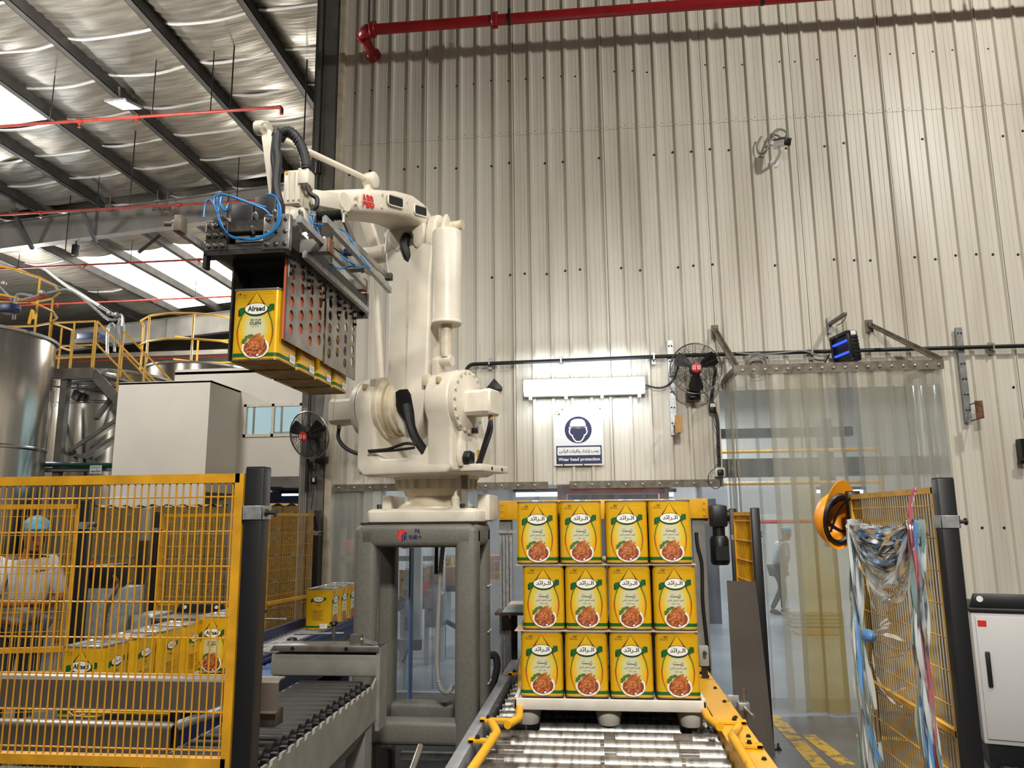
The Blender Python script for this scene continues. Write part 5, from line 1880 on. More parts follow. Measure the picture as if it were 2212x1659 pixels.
ob('loose_cables', B().tube(spline([L(.5, -.2, 2.145), L(.5, -.05, 2.15), L(.5, .08, 2.18), L(.48, .15, 2.17)]), .010).tube(spline([L(.49, -.2, 2.14), L(.5, .0, 2.14), L(.5, .15, 2.15)]), .009).tube(spline([L(.46, .08, 2.4), L(.46, .07, 2.3), L(.46, .12, 2.2), L(.47, .15, 2.16)]), .008), 'rubber', rb)
# balancing cylinder
cc = lambda z: L(.39, .315, z)
bc = ob('balance_cylinder', B().lathe(cc(2.955), Z_, [(0, .095), (.008, .103), (.02, .103), (.025, .098), (.63, .098), (.645, .094), (.655, .08)], 32), 'cream', rb)
ob('cylinder_rod', B().cyl(cc(2.74), cc(2.96), .037, n=16), 'cream_dirty', bc)
ob('rod_eye', B().cyl(L(.39, .27, 2.715), L(.39, .36, 2.715), .035, n=16), 'cream', bc)
ob('cylinder_lug', B().prism([L(a, .29, z) for a, z in ((.33, 3.60), (.45, 3.60), (.42, 3.68), (.39, 3.73), (.35, 3.70))], S * .03), 'cream', bc, bevel=.006)
ob('eye_lug', B().prism([L(a, .22, z) for a, z in ((.25, 2.60), (.42, 2.60), (.43, 2.73), (.38, 2.76), (.28, 2.72))], S * .06), 'cream', rb, bevel=.012)
ob('cheek_lug', B().bar(L(.33, .20, 2.60), L(.33, .20, 2.72), .08, .1, S), 'cream', rb, bevel=.01)
ob('arm_stop', B().bar(L(.44, .20, 2.55), L(.44, .20, 2.63), .05, .05, S), 'cream_dirty', rb, bevel=.006)
ob('arm_stop', B().bar(L(.44, -.20, 2.55), L(.44, -.20, 2.63), .06, .05, S), 'cream_dirty', rb, bevel=.006)
# elbow pins and rear link
ob('elbow_pin', B().lathe(L(.33, -.20, 3.66), S, [(0, .05), (.10, .05), (.10, .04), (.43, .04), (.44, .05), (.47, .055), (.50, .035), (.56, .032), (.60, .032)], 20), 'cream_dirty', rb)
ob('link_drum', B().lathe(L(.22, -.52, 3.60), S, [(0, .066), (.24, .066), (.25, .05), (.34, .035)], 22), 'cream', rb)
ob('link_bar', B().bar(L(.22, -.36, 3.60), L(.34, -.40, 3.88), .045, .09, S), 'cream', rb, bevel=.012)
ob('link_rod', B().cyl(L(.05, -.40, 2.5), L(.20, -.40, 3.6), .022, n=12), 'cream', rb)
# forearm
TOP = [(1.53, 3.475), (1.33, 3.565), (1.1, 3.66), (.945, 3.715), (.75, 3.785), (.57, 3.825), (.42, 3.822), (.30, 3.77), (.22, 3.68)]
BOT = [(1.50, 3.385), (1.33, 3.43), (1.1, 3.50), (.945, 3.55), (.75, 3.61), (.62, 3.645), (.50, 3.66), (.38, 3.65), (.25, 3.63)]
WID = [(-.05, .10), (-.08, .125), (-.11, .15), (-.125, .16), (-.13, .165), (-.13, .17), (-.13, .17), (-.12, .165), (-.10, .15)]


def ovalsec(tp, bt, w, r=.045):
    a0, z0 = bt
    a1, z1 = tp
    t0, t1 = w
    r = min(r, (z1 - z0) * .35, (t1 - t0) * .35)
    pts = []
    for k, (st, sz) in enumerate(((1, 1), (0, 1), (0, 0), (1, 0))):
        ct, cz = (t1 - r if st else t0 + r), (z1 - r if sz else z0 + r)
        for i in range(5):
            an = pi / 2 * (k + i / 4)
            z = cz + r * sin(an)
            f = (z - z0) / max(1e-6, z1 - z0)
            pts.append(L(a0 + (a1 - a0) * f, ct + r * cos(an), z))
    return pts


fa = ob('forearm', B().loft([ovalsec(a, c, w) for a, c, w in zip(TOP, BOT, WID)]), 'cream', rb, smooth=50)
for q in (-.08, .085):
    ob('elbow_hub', B().lathe(L(.33, q, 3.635), S, [(0, .10), (.012, .11), (.063, .11), (.075, .10)], 26), 'cream', fa)
ob('elbow_web', B().prism([L(.45, q, z) for q, z in ((-.115, 3.70), (.16, 3.70), (.165, 3.60), (.145, 3.53), (.11, 3.50), (.085, 3.53), (.08, 3.60), (.06, 3.635), (.0, 3.635), (-.015, 3.60), (-.02, 3.53), (-.045, 3.50), (-.08, 3.53), (-.11, 3.60))], -A * .22), 'cream', fa, bevel=.014)
ob('elbow_cables', B().tube(spline([L(.4, .0, 3.62), L(.43, .01, 3.54), L(.40, .03, 3.44), L(.3, .03, 3.3)]), .035), 'rubber', rb)


def on_side(a, z, dq=.001):      # point on the forearm's lettered flank
    w = .128 + .045 * min(1, max(0, (1.33 - a) / .5))
    return L(a, w + dq, z)


SU = -A
for a_, z_, w_, h_ in ((.80, 3.685, .085, .034), (.50, 3.735, .078, .034)):
    pts = []
    for k, (sx, sz) in enumerate(((1, 1), (-1, 1), (-1, -1), (1, -1))):
        for i in range(4):
            an = pi / 2 * (k + i / 3)
            pts.append(L(a_, .166, z_ + .02 * 0) + SU * ((w_ - .018) * sx + .018 * cos(an)) + Z_ * ((h_ - .018) * sz + .018 * sin(an) + .22 * ((w_ - .018) * sx)))
    ob('dark_window_plate', B().prism(pts, S * .010), 'black_matt', fa)  # black plate on the flank, its colour stands in for shade inside the opening
    ob('window_collar', B().tube([p + S * .008 for p in pts], .006, 5, close=True), 'cream', fa)
b = B()
uu = (SU + Z_ * .22).normalized()
write(b.mat('red_ink'), 'ABB', L(1.07, .157, 3.585), uu, (Z_ - uu * Z_.dot(uu)).normalized(), .125, .078, .05)
b.mat('cream')
for dz in (-.004,):
    stroke(b, [L(1.07, .158, 3.585 + dz) - uu * .065, L(1.07, .158, 3.585 + dz) + uu * .065], .0022, SU, Z_)
b.mat('beam_grey')
write(b, 'IRB 660', L(1.32, .137, 3.50), uu, Z_, .10, .018)
ob('red_lettering', b, None, fa, smooth=0)
b = B()
for a_, z_ in ((1.18, 3.565), (1.18, 3.525), (.93, 3.68), (.93, 3.60), (.66, 3.735), (.66, 3.69)):
    p = L(a_, .148 + .02 * (1.2 - a_), z_)
    b.cyl(p, p + S * .012, .011, n=8)
ob('side_bolt', b, 'cream_dirty', fa, kind='stuff')
ob('flank_boss', B().cyl(L(1.28, .10, 3.50), L(1.28, .15, 3.50), .055, n=24), 'cream', fa)
ob('flank_plate', B().prism([L(a, .125, z) for a, z in ((1.28, 3.45), (1.28, 3.55), (1.55, 3.47), (1.57, 3.42), (1.55, 3.38))], S * .02), 'cream', fa, bevel=.005)
# rod from the elbow bracket to the wrist lever
eye = at(800, 390, 4.42)
lev = at(581, 288, 3.78)
ob('top_lug', B().bar(L(.93, .04, 3.68), eye + V((0, 0, 0)), .05, .05, S), 'cream', rb, bevel=.01)
ob('rod_head', B().lathe(eye - S * .035, S, [(0, .045), (.02, .05), (.07, .05), (.08, .036)], 20), 'cream', rb)
ob('wrist_rod', B().cyl(eye, lev, .017, .020, n=14), 'cream', rb)
ob('wrist_lever', B().bar(at(575, 278, 3.76), at(597, 450, 3.80), .060, .03, Y_), 'cream', rb, bevel=.012)
ob('lever_pivot', B().lathe(at(552, 277, 3.76), X_, [(0, .035), (.01, .04), (.045, .04), (.05, .034), (.075, .034)], 20), 'cream', rb)
ob('lever_head', B().cyl(at(575, 278, 3.74), at(575, 278, 3.79), .036, n=18), 'cream', rb)
ob('wrist_housing', B().lathe(L(1.54, .0, 3.28), Z_, [(0, .085), (.02, .10), (.08, .10), (.10, .09), (.16, .09), (.18, .08)], 24).bar(L(1.42, .03, 3.42), L(1.56, .01, 3.39), .16, .11), 'cream', rb, bevel=.0)
m0, m1 = at(612, 445, 3.74), at(652, 368, 3.74)
mm = ob('wrist_motor', B().bx(m0.x, m1.x, 3.72, 3.86, m0.z, m1.z), 'cream', rb, bevel=.016)
for k in range(3):
    ob('motor_rib', B().bx(m0.x + .03 + .03 * k, m0.x + .04 + .03 * k, 3.712, 3.722, m0.z + .02, m1.z - .02), 'cream', mm)
b0, b1 = at(648, 403, 3.74), at(672, 368, 3.74)
ob('connector_box', B().bx(b0.x, b1.x, 3.70, 3.80, b0.z, b1.z), 'cream', mm, bevel=.006)
ob('motor_sticker', B().bx(m0.x + .012, m0.x + .03, 3.718, 3.7195, m1.z - .03, m1.z - .008), 'paint_line', mm)
# black hose package
ob('hose_clamp', B().bar(at(590, 283, 3.70), at(618, 300, 3.74), .05, .05), 'black', rb, bevel=.01)
for k, (w_, pp) in enumerate(((.030, ((608, 290), (626, 285), (645, 305), (657, 335), (662, 368))), (.024, ((600, 290), (597, 320), (600, 350), (596, 400), (604, 440))), (.016, ((594, 296), (590, 340), (594, 380), (592, 430), (600, 455))), (.013, ((664, 402), (670, 418), (684, 428), (684, 444), (676, 452))))):
    P_ = spline([at(x, y, 3.66 + .06 * (k == 0)) for x, y in pp], 8)
    bb = B()
    if k == 0:
        n_ = len(P_)
        bb.tube(P_, [w_ * (1 if i % 2 else .86) for i in range(n_)], 10)
    else:
        bb.tube(P_, w_, 8)
    ob('hose', bb, 'rubber', rb)

# ---------------------------------------------------------------- the gripper
g = thing('tin_gripper', 'dark steel tin gripper with perforated side plates and blue hoses under the robot wrist', 'gripper', (-1.59, 3.95, 2.53))
gx0, gx1 = -1.835, -1.415
ob('front_plate', B().bx(gx0, gx0 + .11, 3.33, 3.36, 2.975, 3.12).bx(gx0 + .11, gx1 - .11, 3.335, 3.355, 3.065, 3.12).bx(gx0 + .11, gx1 - .11, 3.335, 3.355, 2.975, 3.005), 'steel_dark', g, bevel=.002, seg=1)
ob('end_plate', B().bx(gx1 - .13, gx1, 3.325, 3.36, 2.965, 3.14), 'steel', g, bevel=.003)
for x, z in [(gx1 - .11 + .045 * i, 2.99 + .062 * j) for i in range(3) for j in range(3)] + [(gx0 + .02 + .035 * i, 2.995 + .052 * j) for i in range(3) for j in range(3)]:
    ob('plate_bolt', B().lathe((x, 3.33, z), (0, -1, 0), [(0, .011), (.012, .011), (.014, .006)], 8), 'steel_dark', g)
ob('bottom_angle', B().bx(gx0 - .005, gx1 - .02, 3.33, 3.40, 2.95, 2.973), 'dark', g)
ob('corner_tab', B().bx(gx0 - .005, gx0 + .012, 3.33, 3.37, 2.89, 2.955), 'dark', g)
for x in (gx0 + .03, gx1 - .03):
    ob('side_beam', B().bx(x - .025, x + .025, 3.36, 4.60, 2.99, 3.09), 'dark', g)
ob('rear_plate', B().bx(gx0, gx1, 4.58, 4.61, 2.96, 3.12), 'steel_dark', g)
ob('hood', B().bx(-1.728, -1.47, 3.42, 4.50, 2.93, 2.985).bx(-1.70, -1.49, 3.62, 3.64, 2.82, 2.94), 'black_matt', g)
ob('hood_front', B().bx(-1.70, -1.485, 3.56, 3.57, 2.806, 2.94), 'black_matt', g)
ob('wrist_plate', B().bx(-1.75, -1.45, 3.58, 4.10, 3.09, 3.13).cyl((-1.62, 3.80, 3.13), (-1.62, 3.80, 3.29), .07, n=20), 'steel_dark', g)
for x, z, y0, y1 in ((-1.31, 3.05, 3.18, 4.17), (-1.17, 3.02, 3.13, 4.22), (-1.86, 3.01, 3.10, 3.75), (-1.385, 2.98, 3.45, 4.5)):
    ob('guide_rail', B().bx(x - .012, x + .012, y0, y1, z - .018, z + .012).bx(x - .006, x + .006, y0, y1, z + .012, z + .018), 'galv', g)
for x, y, z, w in ((-1.36, 3.50, 3.03, .16), (-1.47, 4.48, 3.14, .13), (-1.24, 3.78, 3.03, .06)):
    cyl_ = ob('air_cylinder', B().bx(x - w / 2, x + w / 2, y - .03, y + .03, z - .035, z + .035), 'column_grey', g, bevel=.006)
    ob('cylinder_cap', B().bx(x + w / 2 - .004, x + w / 2 + .012, y - .034, y + .034, z - .038, z + .038), 'rust', cyl_, bevel=.004)
for y in (3.44, 3.68, 3.90, 4.16, 4.44):
    hb = ob('hanger_strip', B().bx(-1.458, -1.450, y - .012, y + .012, 2.86, 3.09), 'steel', g)
    for z in (2.88, 2.92, 2.96, 3.0, 3.04):
        ob('strip_bolt', B().cyl((-1.45, y, z), (-1.436, y, z), .009, n=6), 'black', hb)


# perforated plates: strips of cells, each with a round hole
def perforated(x, y0, y1, z0, z1, nm, flip=1):
    b = B()
    nc, nr = 4, 5
    cw, ch = (y1 - y0) / nc, (z1 - z0 - .10) / nr
    r, n = .028, 16
    for c in range(nc):
        ya, yb = y0 + c * cw, y0 + (c + 1) * cw
        off = (.25 if c % 2 else -.25) * ch
        za = z0 + .03 + off + .02
        ring = [(za0, 1) for za0 in ()]
        for k in range(nr):
            a0, a1 = za + k * ch, za + (k + 1) * ch
            cy, cz = (ya + yb) / 2, (a0 + a1) / 2
            outer, inner = [], []
            for i in range(n):
                th = 2 * pi * (i + .5) / n
                dy, dz = cos(th), sin(th)
                s = min((cw / 2) / max(1e-6, abs(dy)), (ch / 2) / max(1e-6, abs(dz)))
                outer.append(V((x, cy + dy * s, cz + dz * s)))
                inner.append(V((x, cy + dy * r, cz + dz * r)))
            for i in range(n):      # square the corners of the cell
                for sy in (-1, 1):
                    for sz in (-1, 1):
                        pass
            corners = [V((x, cy + sy * cw / 2, cz + sz * ch / 2)) for sy, sz in ((1, 1), (-1, 1), (-1, -1), (1, -1))]
            vs = outer + inner + [p + X_ * (-.006 * flip) for p in inner]
            fs = [(i, (i + 1) % n, n + (i + 1) % n, n + i) for i in range(n)] + [(n + i, n + (i + 1) % n, 2 * n + (i + 1) % n, 2 * n + i) for i in range(n)]
            b.add(vs, fs)
            for p in corners:
                q = sorted(range(n), key=lambda i: (outer[i] - p).length)[:2]
                b.add([outer[q[0]], outer[q[1]], p], [(0, 1, 2)])
        b.add([(x, ya, z0), (x, yb, z0), (x, yb, za), (x, ya, za)], [(0, 1, 2, 3)])
        ze = za + nr * ch
        b.add([(x, ya, ze), (x, yb, ze), (x, yb, z1), (x, ya, z1)], [(0, 1, 2, 3)])
    e = .006 * flip
    for a in ((y0, y0, z0, z1), (y1, y1, z0, z1)):
        b.add([(x, a[0], z0), (x, a[0], z1), (x - e, a[0], z1), (x - e, a[0], z0)], [(0, 1, 2, 3)])
    b.add([(x, y0, z0), (x, y1, z0), (x - e, y1, z0), (x - e, y0, z0)], [(0, 1, 2, 3)])
    return ob(nm, b, 'steel_dark2', g, smooth=0)


mat('steel_dark2', (150, 144, 140), 0.32, 0.7, 0.25, 7)
perforated(-1.452, 3.42, 3.925, 2.545, 2.99, 'perforated_plate')
perforated(-1.452, 3.955, 4.49, 2.54, 3.0, 'perforated_plate')
ob('rubber_pad', B().bx(-1.470, -1.4605, 3.415, 3.925, 2.55, 2.96), 'pad_orange', g)
for y0, y1 in ((3.42, 3.925), (3.955, 4.49)):
    ob('side_plate', B().bx(-1.735, -1.726, y0, y1, 2.455, 2.99), 'steel_dark', g)
b = B()
for y0 in (3.42, 3.955):
    for i in range(4):
        for j in range(2):
            b.cyl((-1.452, y0 + .06 + .12 * i, 2.93 + .035 * j), (-1.440, y0 + .06 + .12 * i, 2.93 + .035 * j), .009, n=6)
ob('plate_screw', b, 'black', g, kind='stuff')
# valves, motors, bellows on the gripper deck
for nm, x0, x1, y0, y1, z0, z1, m in (('valve_block', -1.775, -1.66, 3.45, 3.60, 3.10, 3.255, 'black'), ('valve_block', -1.645, -1.535, 3.43, 3.55, 3.10, 3.285, 'black'), ('junction_box', -1.84, -1.79, 3.40, 3.50, 3.10, 3.18, 'dark'), ('manifold', -1.70, -1.56, 3.36, 3.40, 3.02, 3.055, 'galv'), ('deck_plate', -1.83, -1.42, 3.36, 3.62, 3.085, 3.10, 'dark')):
    p0, p1 = V((x0, y0, z0)), V((x1, y1, z1))
    ob(nm, B().bx(x0, x1, y0, y1, z0, z1), m, g, bevel=.006)
for k, (px, py) in enumerate(((548, 505), (462, 500), (597, 470), (652, 470), (555, 475))):
    p = at(px, py, 3.34)
    ob('air_fitting', B().lathe(p, V((0, -.5, .6)), [(0, .008), (.015, .012), (.03, .012), (.04, .006)], 8), 'steel', g)
c0 = at(683, 468, 3.75)
c1 = at(738, 464, 3.78)
ob('bellows', B().lathe(c0, c1 - c0, [((c1 - c0).length * k / 22, .032 if k % 2 else .024) for k in range(23)], 14), 'rubber', g)
ob('bellows_flange', B().lathe(c1, c1 - c0, [(0, .04), (.012, .04), (.012, .015), (.03, .015)], 14), 'bracket', g)
for pa, pb, w in (((742, 470), (766, 528), .05), ((766, 528), (838, 598), .03), ((700, 515), (800, 592), .022)):
    ob('support_arm', B().bar(at(*pa, 3.72), at(*pb, 4.15), .012, w), 'steel', g)
ob('end_stop', B().bx(-.02, .02, -.02, .02, -.02, .02).xf(Matrix.Translation(at(840, 598, 4.16))), 'dark', g, bevel=.004)
p = at(388, 487, 3.12)
ob('clamp_head', B().bx(p.x - .012, p.x + .02, 3.09, 3.15, p.z - .035, p.z + .04).lathe((p.x - .012, 3.12, p.z + .01), (-1, 0, 0), [(0, .02), (.02, .02), (.02, .012), (.06, .012)], 10), 'bracket', g, bevel=.004)
for pp, r in ((((475, 470), (462, 440), (470, 420), (500, 424), (540, 438), (575, 448)), .005), (((472, 455), (470, 425), (490, 422), (530, 436), (570, 452), (585, 468)), .005), (((475, 475), (490, 505), (530, 518), (570, 512), (598, 490), (606, 455), (595, 425), (575, 420)), .0055), (((470, 430), (475, 480), (500, 512), (545, 516), (585, 500), (602, 470), (600, 440)), .0055), (((440, 470), (444, 440), (455, 432), (466, 450)), .005), (((480, 425), (478, 445), (488, 455), (495, 440)), .006)):
    ob('blue_hose', B().tube(spline([at(x, y, 3.30) for x, y in pp], 7), r, 7), 'blue_hose', g)
for pp, r in ((((668, 505), (678, 470), (674, 458), (668, 470), (676, 490), (664, 510)), .0045), (((676, 483), (710, 488), (745, 500), (765, 530), (785, 560), (800, 580)), .0045), (((684, 490), (690, 505), (695, 520)), .0035), (((712, 570), (735, 580), (760, 575), (790, 578)), .0045), (((735, 550), (755, 566), (780, 580)), .004)):
    ob('blue_hose', B().tube(spline([at(x, y, 3.62) for x, y in pp], 7), r, 7), 'blue_hose', g)
for px, py in ((752, 545), (775, 572), (742, 566)):
    p = at(px, py, 3.9)
    ob('flow_valve', B().bx(p.x - .02, p.x + .02, p.y - .02, p.y + .02, p.z - .016, p.z + .016), 'navy', g, bevel=.004)
for k in range(4):
    tin(-1.595, 3.4 + TW + .262 * k, 2.448, 0, 'yellow oil tin held by the gripper, ' + ('front one showing its label', 'second from the front', 'third from the front', 'rearmost by the wall lamp')[k], 'oil tins held in the gripper')
# ---------------------------------------------------------------- the filling line beside the robot
post(-1.112, 2.45, 1.872, 'black fence post with steel clamp nearest the camera, beside the grey roller conveyor', .062, (1.705, .5))
fence((-2.75, 2.44), (-1.165, 2.44), .10, 1.855, (.962,), 'yellow wire mesh fence panel in front of the row of tins', 'fence_yellow', wires=True, pitch=.0243, hp=.112, wire=.0028)
ob('green_strip', B().bx(-2.7, -1.75, 2.55, 2.6, .86, .885), 'green_pipe', label='dark green strip lying behind the mesh fence below the bent steel guards', cat='strip', smooth=0)

# grey conveyor with rubber rollers
t = thing('transfer_conveyor', 'grey conveyor with dark rubber rollers between the fence and the robot pedestal', 'conveyor', (-1.75, 3.5, 0))
Yc = [4.14 - .0855 * k for k in range(17)]
pts = [(2.5, .845)]
fr = [V((-1.2, 2.5, .60)), V((-1.2, 4.23, .66)), V((-1.2, 4.23, .87))]
ysn = sorted(Yc)
for y in reversed(ysn):
    fr += [V((-1.2, y + .022, .842)), V((-1.2, y + .014, .826)), V((-1.2, y - .014, .826)), V((-1.2, y - .022, .842))]
fr += [V((-1.2, 2.5, .842))]
ob('side_frame', B().prism(fr, (-.012, 0, 0)), 'ped_grey2', t, smooth=0)
ob('lower_chamfer', B().prism([V((-1.2, 2.5, .60)), V((-1.2, 4.22, .66)), V((-1.26, 4.22, .56)), V((-1.26, 2.5, .50))], (-.01, 0, 0)), 'ped_grey2', t, smooth=0)
ob('side_frame', B().bx(-1.64, -1.628, 2.5, 4.23, .6, .84), 'ped_grey2', t, smooth=0)
proto = None
for y in Yc:
    if proto is None:
        bb = B().lathe((-1.62, 0, 0), X_, [(0, .01), (.02, .01), (.02, .03), (.36, .03), (.36, .012), (.40, .012)], 14)
        proto = ob('rubber_roller', bb, 'dark', t, local=True)
        proto.location = (-t.location.x, y - t.location.y, .835)
    else:
        link_copy(proto, t, (-t.location.x, y - t.location.y, .835))
bb = B()
for y in Yc:
    bb.bx(-1.235, -1.21, y - .012, y + .012, .82, .85)
ob('roller_bearing', bb, 'black', t, kind='stuff')
ob('under_tray', B().bx(-1.62, -1.22, 2.5, 4.2, .70, .71), 'dark', t)
for x, y in ((-1.26, 4.12), (-1.58, 4.12), (-1.26, 2.6), (-1.58, 2.6)):
    ob('leg', B().bx(x - .05, x + .05, y - .06, y + .06, 0, .66), 'ped_grey2', t)
ob('end_box', B().bx(-1.80, -1.19, 4.23, 4.36, .87, .985), 'ped_grey2', t, bevel=.012)
ob('end_corner', B().bx(-1.205, -1.185, 4.22, 4.37, .60, 1.02), 'ped_grey2', t)
cp = ob('cap_rail', B().prism([(-1.80, 4.21, 1.0), (-1.19, 4.21, 1.0), (-1.19, 4.21, 1.032), (-1.78, 4.21, 1.032)], (0, .16, 0)), 'steel', t, bevel=.003)
for x in (-1.67, -1.37):
    ob('cap_hole', B().cyl((x, 4.212, 1.016), (x, 4.206, 1.016), .011, n=12), 'black', cp)
ob('sensor_arm', B().bx(-1.36, -1.30, 4.24, 4.28, 1.03, 1.085).cyl((-1.30, 4.26, 1.06), (-1.20, 4.24, 1.035), .010, n=8).cyl((-1.215, 4.26, 1.03), (-1.215, 4.26, 1.22), .010, n=8), 'steel', t)
ob('control_box', B().bx(-1.42, -1.33, 2.95, 3.03, .80, .93), 'ped_grey2', t, bevel=.006)
ob('box_bolt', B().cyl((-1.33, 2.99, .9), (-1.324, 2.99, .9), .008).cyl((-1.33, 2.99, .83), (-1.324, 2.99, .83), .008), 'dark', t, kind='stuff')

# bent steel guards between fence and tins
for nm, lab, z0, z1, x0, x1 in (('tin_guard', 'long bent steel guard sheet in front of the row of tins, upper one', .985, 1.10, -2.9, -1.235), ('tin_guard', 'long bent steel guard sheet in front of the row of tins, lower one', .80, .925, -2.9, -1.66)):
    t = thing(nm, lab, 'guard', ((x0 + x1) / 2, 3.0, z0), 'bent steel tin guards')
    ob('sheet', B().prism([(x0, 2.985, z0), (x0, 2.985, z1 - .012), (x0, 3.0, z1), (x0, 3.05, z1), (x0, 3.05, z1 - .006), (x0, 3.004, z1 - .006), (x0, 2.991, z1 - .014), (x0, 2.991, z0)], (x1 - x0, 0, 0)), 'sheet_brown', t, bevel=.0)
    ob('fold', B().bx(x0, x1, 2.96, 2.99, z0 - .004, z0), 'sheet_brown', t)
    ob('bracket', B().bx(x1 - .12, x1 - .01, 2.99, 3.07, z0 - .06, z0), 'steel_dark', t, bevel=.003)
    for x in (x0 + .1, -1.70):
        ob('support', B().bx(x - .015, x + .015, 3.02 + .05 * (z0 > .9), 3.05 + .05 * (z0 > .9), 0, z0 + .02), 'steel_dark', t)
ob('guard_lamp_rod', B().cyl((-1.62, 2.98, .93), (-1.45, 2.98, .985), .02), 'galv', label='short galvanised clamp rod between the two bent guard sheets', cat='clamp')
ob('flattened_carton', B().bx(-2.15, -1.72, 3.1, 3.4, .935, .94).prism([(-2.0, 3.12, .941), (-1.75, 3.12, .941), (-1.72, 3.12, .975)], (0, .3, 0)), 'tin_yellow', label='flattened yellow carton lying between the bent guard sheets', cat='carton', smooth=0)

# incoming row of tins on their conveyor
t = thing('tin_conveyor', 'low dark conveyor carrying the row of tins behind the bent guard sheets', 'conveyor', (-2.7, 4.4, 0))
ob('belt', B().bx(-2.95, -2.53, 3.7, 5.1, .66, .716), 'dark', t)
ob('side_rail', B().bx(-2.53, -2.51, 3.7, 5.1, .60, .74), 'steel_dark', t)
for y in (3.8, 5.0):
    ob('leg', B().bx(-2.9, -2.6, y, y + .06, 0, .66), 'steel_dark', t)
for k in range(4):
    tin(-2.68 + .004 * k, 3.9 + TW + .262 * k, .716, 0, 'yellow oil tin in the row behind the fence, ' + ('first, at the camera end', 'second from the camera end', 'third from the camera end', 'fourth, at the far end')[k], 'oil tins in the row behind the fence')
# blue roller conveyor
t = thing('blue_conveyor', 'long blue roller conveyor bringing tins from the packing room past the fence', 'conveyor', (-2.45, 6.9, 0))
ob('side_rail', B().bx(-2.36, -2.32, 4.75, 9.3, .66, .78).bx(-2.32, -2.29, 4.75, 9.3, .745, .765), 'blue_dark', t)
ob('side_rail', B().bx(-2.74, -2.70, 4.75, 9.3, .66, .82), 'blue_dark', t)
proto = None
y = 4.8
while y < 9.25:
    if proto is None:
        proto = ob('roller', B().cyl((-2.71, 0, 0), (-2.35, 0, 0), .026, n=10), 'galv', t, local=True)
        proto.location = (-t.location.x, y - t.location.y, .722)
    else:
        link_copy(proto, t, (-t.location.x, y - t.location.y, .722))
    y += .078
for y in (4.9, 6.6, 8.6):
    ob('leg', B().bx(-2.72, -2.34, y, y + .05, 0, .66), 'blue_dark', t)
t = thing('side_conveyor', 'short blue roller lane with clamp handles between the tin line and the robot pedestal', 'conveyor', (-2.0, 5.4, 0))
ob('side_rail', B().bx(-1.99, -1.95, 4.55, 6.3, .62, .775), 'navy_dark', t)
proto = None
y = 4.6
while y < 6.25:
    if proto is None:
        proto = ob('roller', B().cyl((-2.27, 0, 0), (-1.99, 0, 0), .024, n=10), 'blue_panel', t, local=True)
        proto.location = (-t.location.x, y - t.location.y, .72)
    else:
        link_copy(proto, t, (-t.location.x, y - t.location.y, .72))
    y += .075
for y in (4.7, 6.1):
    ob('leg', B().bx(-2.25, -1.97, y, y + .05, 0, .62), 'navy_dark', t)
for y in (4.95, 5.75):
    ob('clamp_post', B().cyl((-1.97, y, .775), (-1.97, y, .93), .014, n=8), 'steel', t)
    ob('clamp_rod', B().cyl((-2.26, y - .03, .875), (-1.90, y + .02, .875), .009, n=8), 'steel', t)
    ob('clamp_knob', B().lathe((-1.97, y, .93), Z_, [(0, .02), (.012, .02), (.012, .035), (.03, .03), (.034, .02)], 10), 'black', t)
t = thing('knob_clamp', 'black knob clamp on the blue rail beside the mesh fence', 'clamp', (-2.72, 6.2, .82))
ob('post', B().cyl((-2.72, 6.2, .82), (-2.72, 6.2, .96), .014, n=8).cyl((-2.9, 6.2, .92), (-2.52, 6.2, .92), .009, n=8), 'steel', t)
ob('knob', B().lathe((-2.72, 6.2, .96), Z_, [(0, .02), (.012, .02), (.012, .035), (.03, .03)], 10), 'black', t)
for k, (x, y, rz, lab) in enumerate(((-2.475, 5.0, 0, 'yellow oil tin at the near end of the blue conveyor, English label showing'), (-2.475, 5.27, 0, 'yellow oil tin on the blue conveyor, second from its near end'),
                                     (-2.49, 6.95, -pi / 2, 'yellow oil tin on the blue conveyor by the column, nearest of three'), (-2.49, 7.20, -pi / 2, 'yellow oil tin on the blue conveyor, by the column, second of three'), (-2.49, 7.45, -pi / 2, 'yellow oil tin on the blue conveyor, by the column, third of three'))):
    tin(x, y, .748, rz, lab, 'oil tins on the blue conveyor')

# weigh-and-print cabinet
t = thing('operator_cabinet', 'grey operator cabinet with a black hooded head beside the row of tins', 'cabinet', (-3.6, 5.4, 0))
ob('body', B().bx(-3.80, -3.40, 5.3, 5.62, 0, 1.235), 'galv', t, bevel=.006)
ob('hood', B().prism([(-3.80, 5.34, 1.235), (-3.49, 5.34, 1.235), (-3.49, 5.34, 1.40), (-3.62, 5.34, 1.40), (-3.70, 5.34, 1.385), (-3.735, 5.34, 1.30), (-3.80, 5.34, 1.29)], (0, .2, 0)), 'black', t, bevel=.012)
ob('head_unit', B().sph((-3.70, 5.32, 1.345), (.05, .05, .055)), 'dark', t)
ob('beacon', B().cyl((-3.68, 5.36, 1.39), (-3.68, 5.36, 1.415), .025, n=12), 'orange', t)
ob('side_lead', B().tube(spline([(-3.49, 5.36, 1.32), (-3.44, 5.33, 1.29), (-3.41, 5.29, 1.25), (-3.45, 5.285, 1.16), (-3.48, 5.285, 1.05), (-3.48, 5.285, .8)]), .012, 6), 'rust', t)
ob('status_light', B().bx(-3.804, -3.80, 5.31, 5.33, .90, .96), 'led_red', t)
ob('status_light', B().bx(-3.804, -3.80, 5.31, 5.33, .97, 1.01), 'led_green', t)
t = thing('small_machine', 'low grey machine with steel top and black carry bar behind the row of tins', 'machine', (-3.05, 5.7, 0))
ob('body', B().bx(-3.38, -3.20, 5.45, 5.7, .6, 1.04), 'galv', t, bevel=.006)
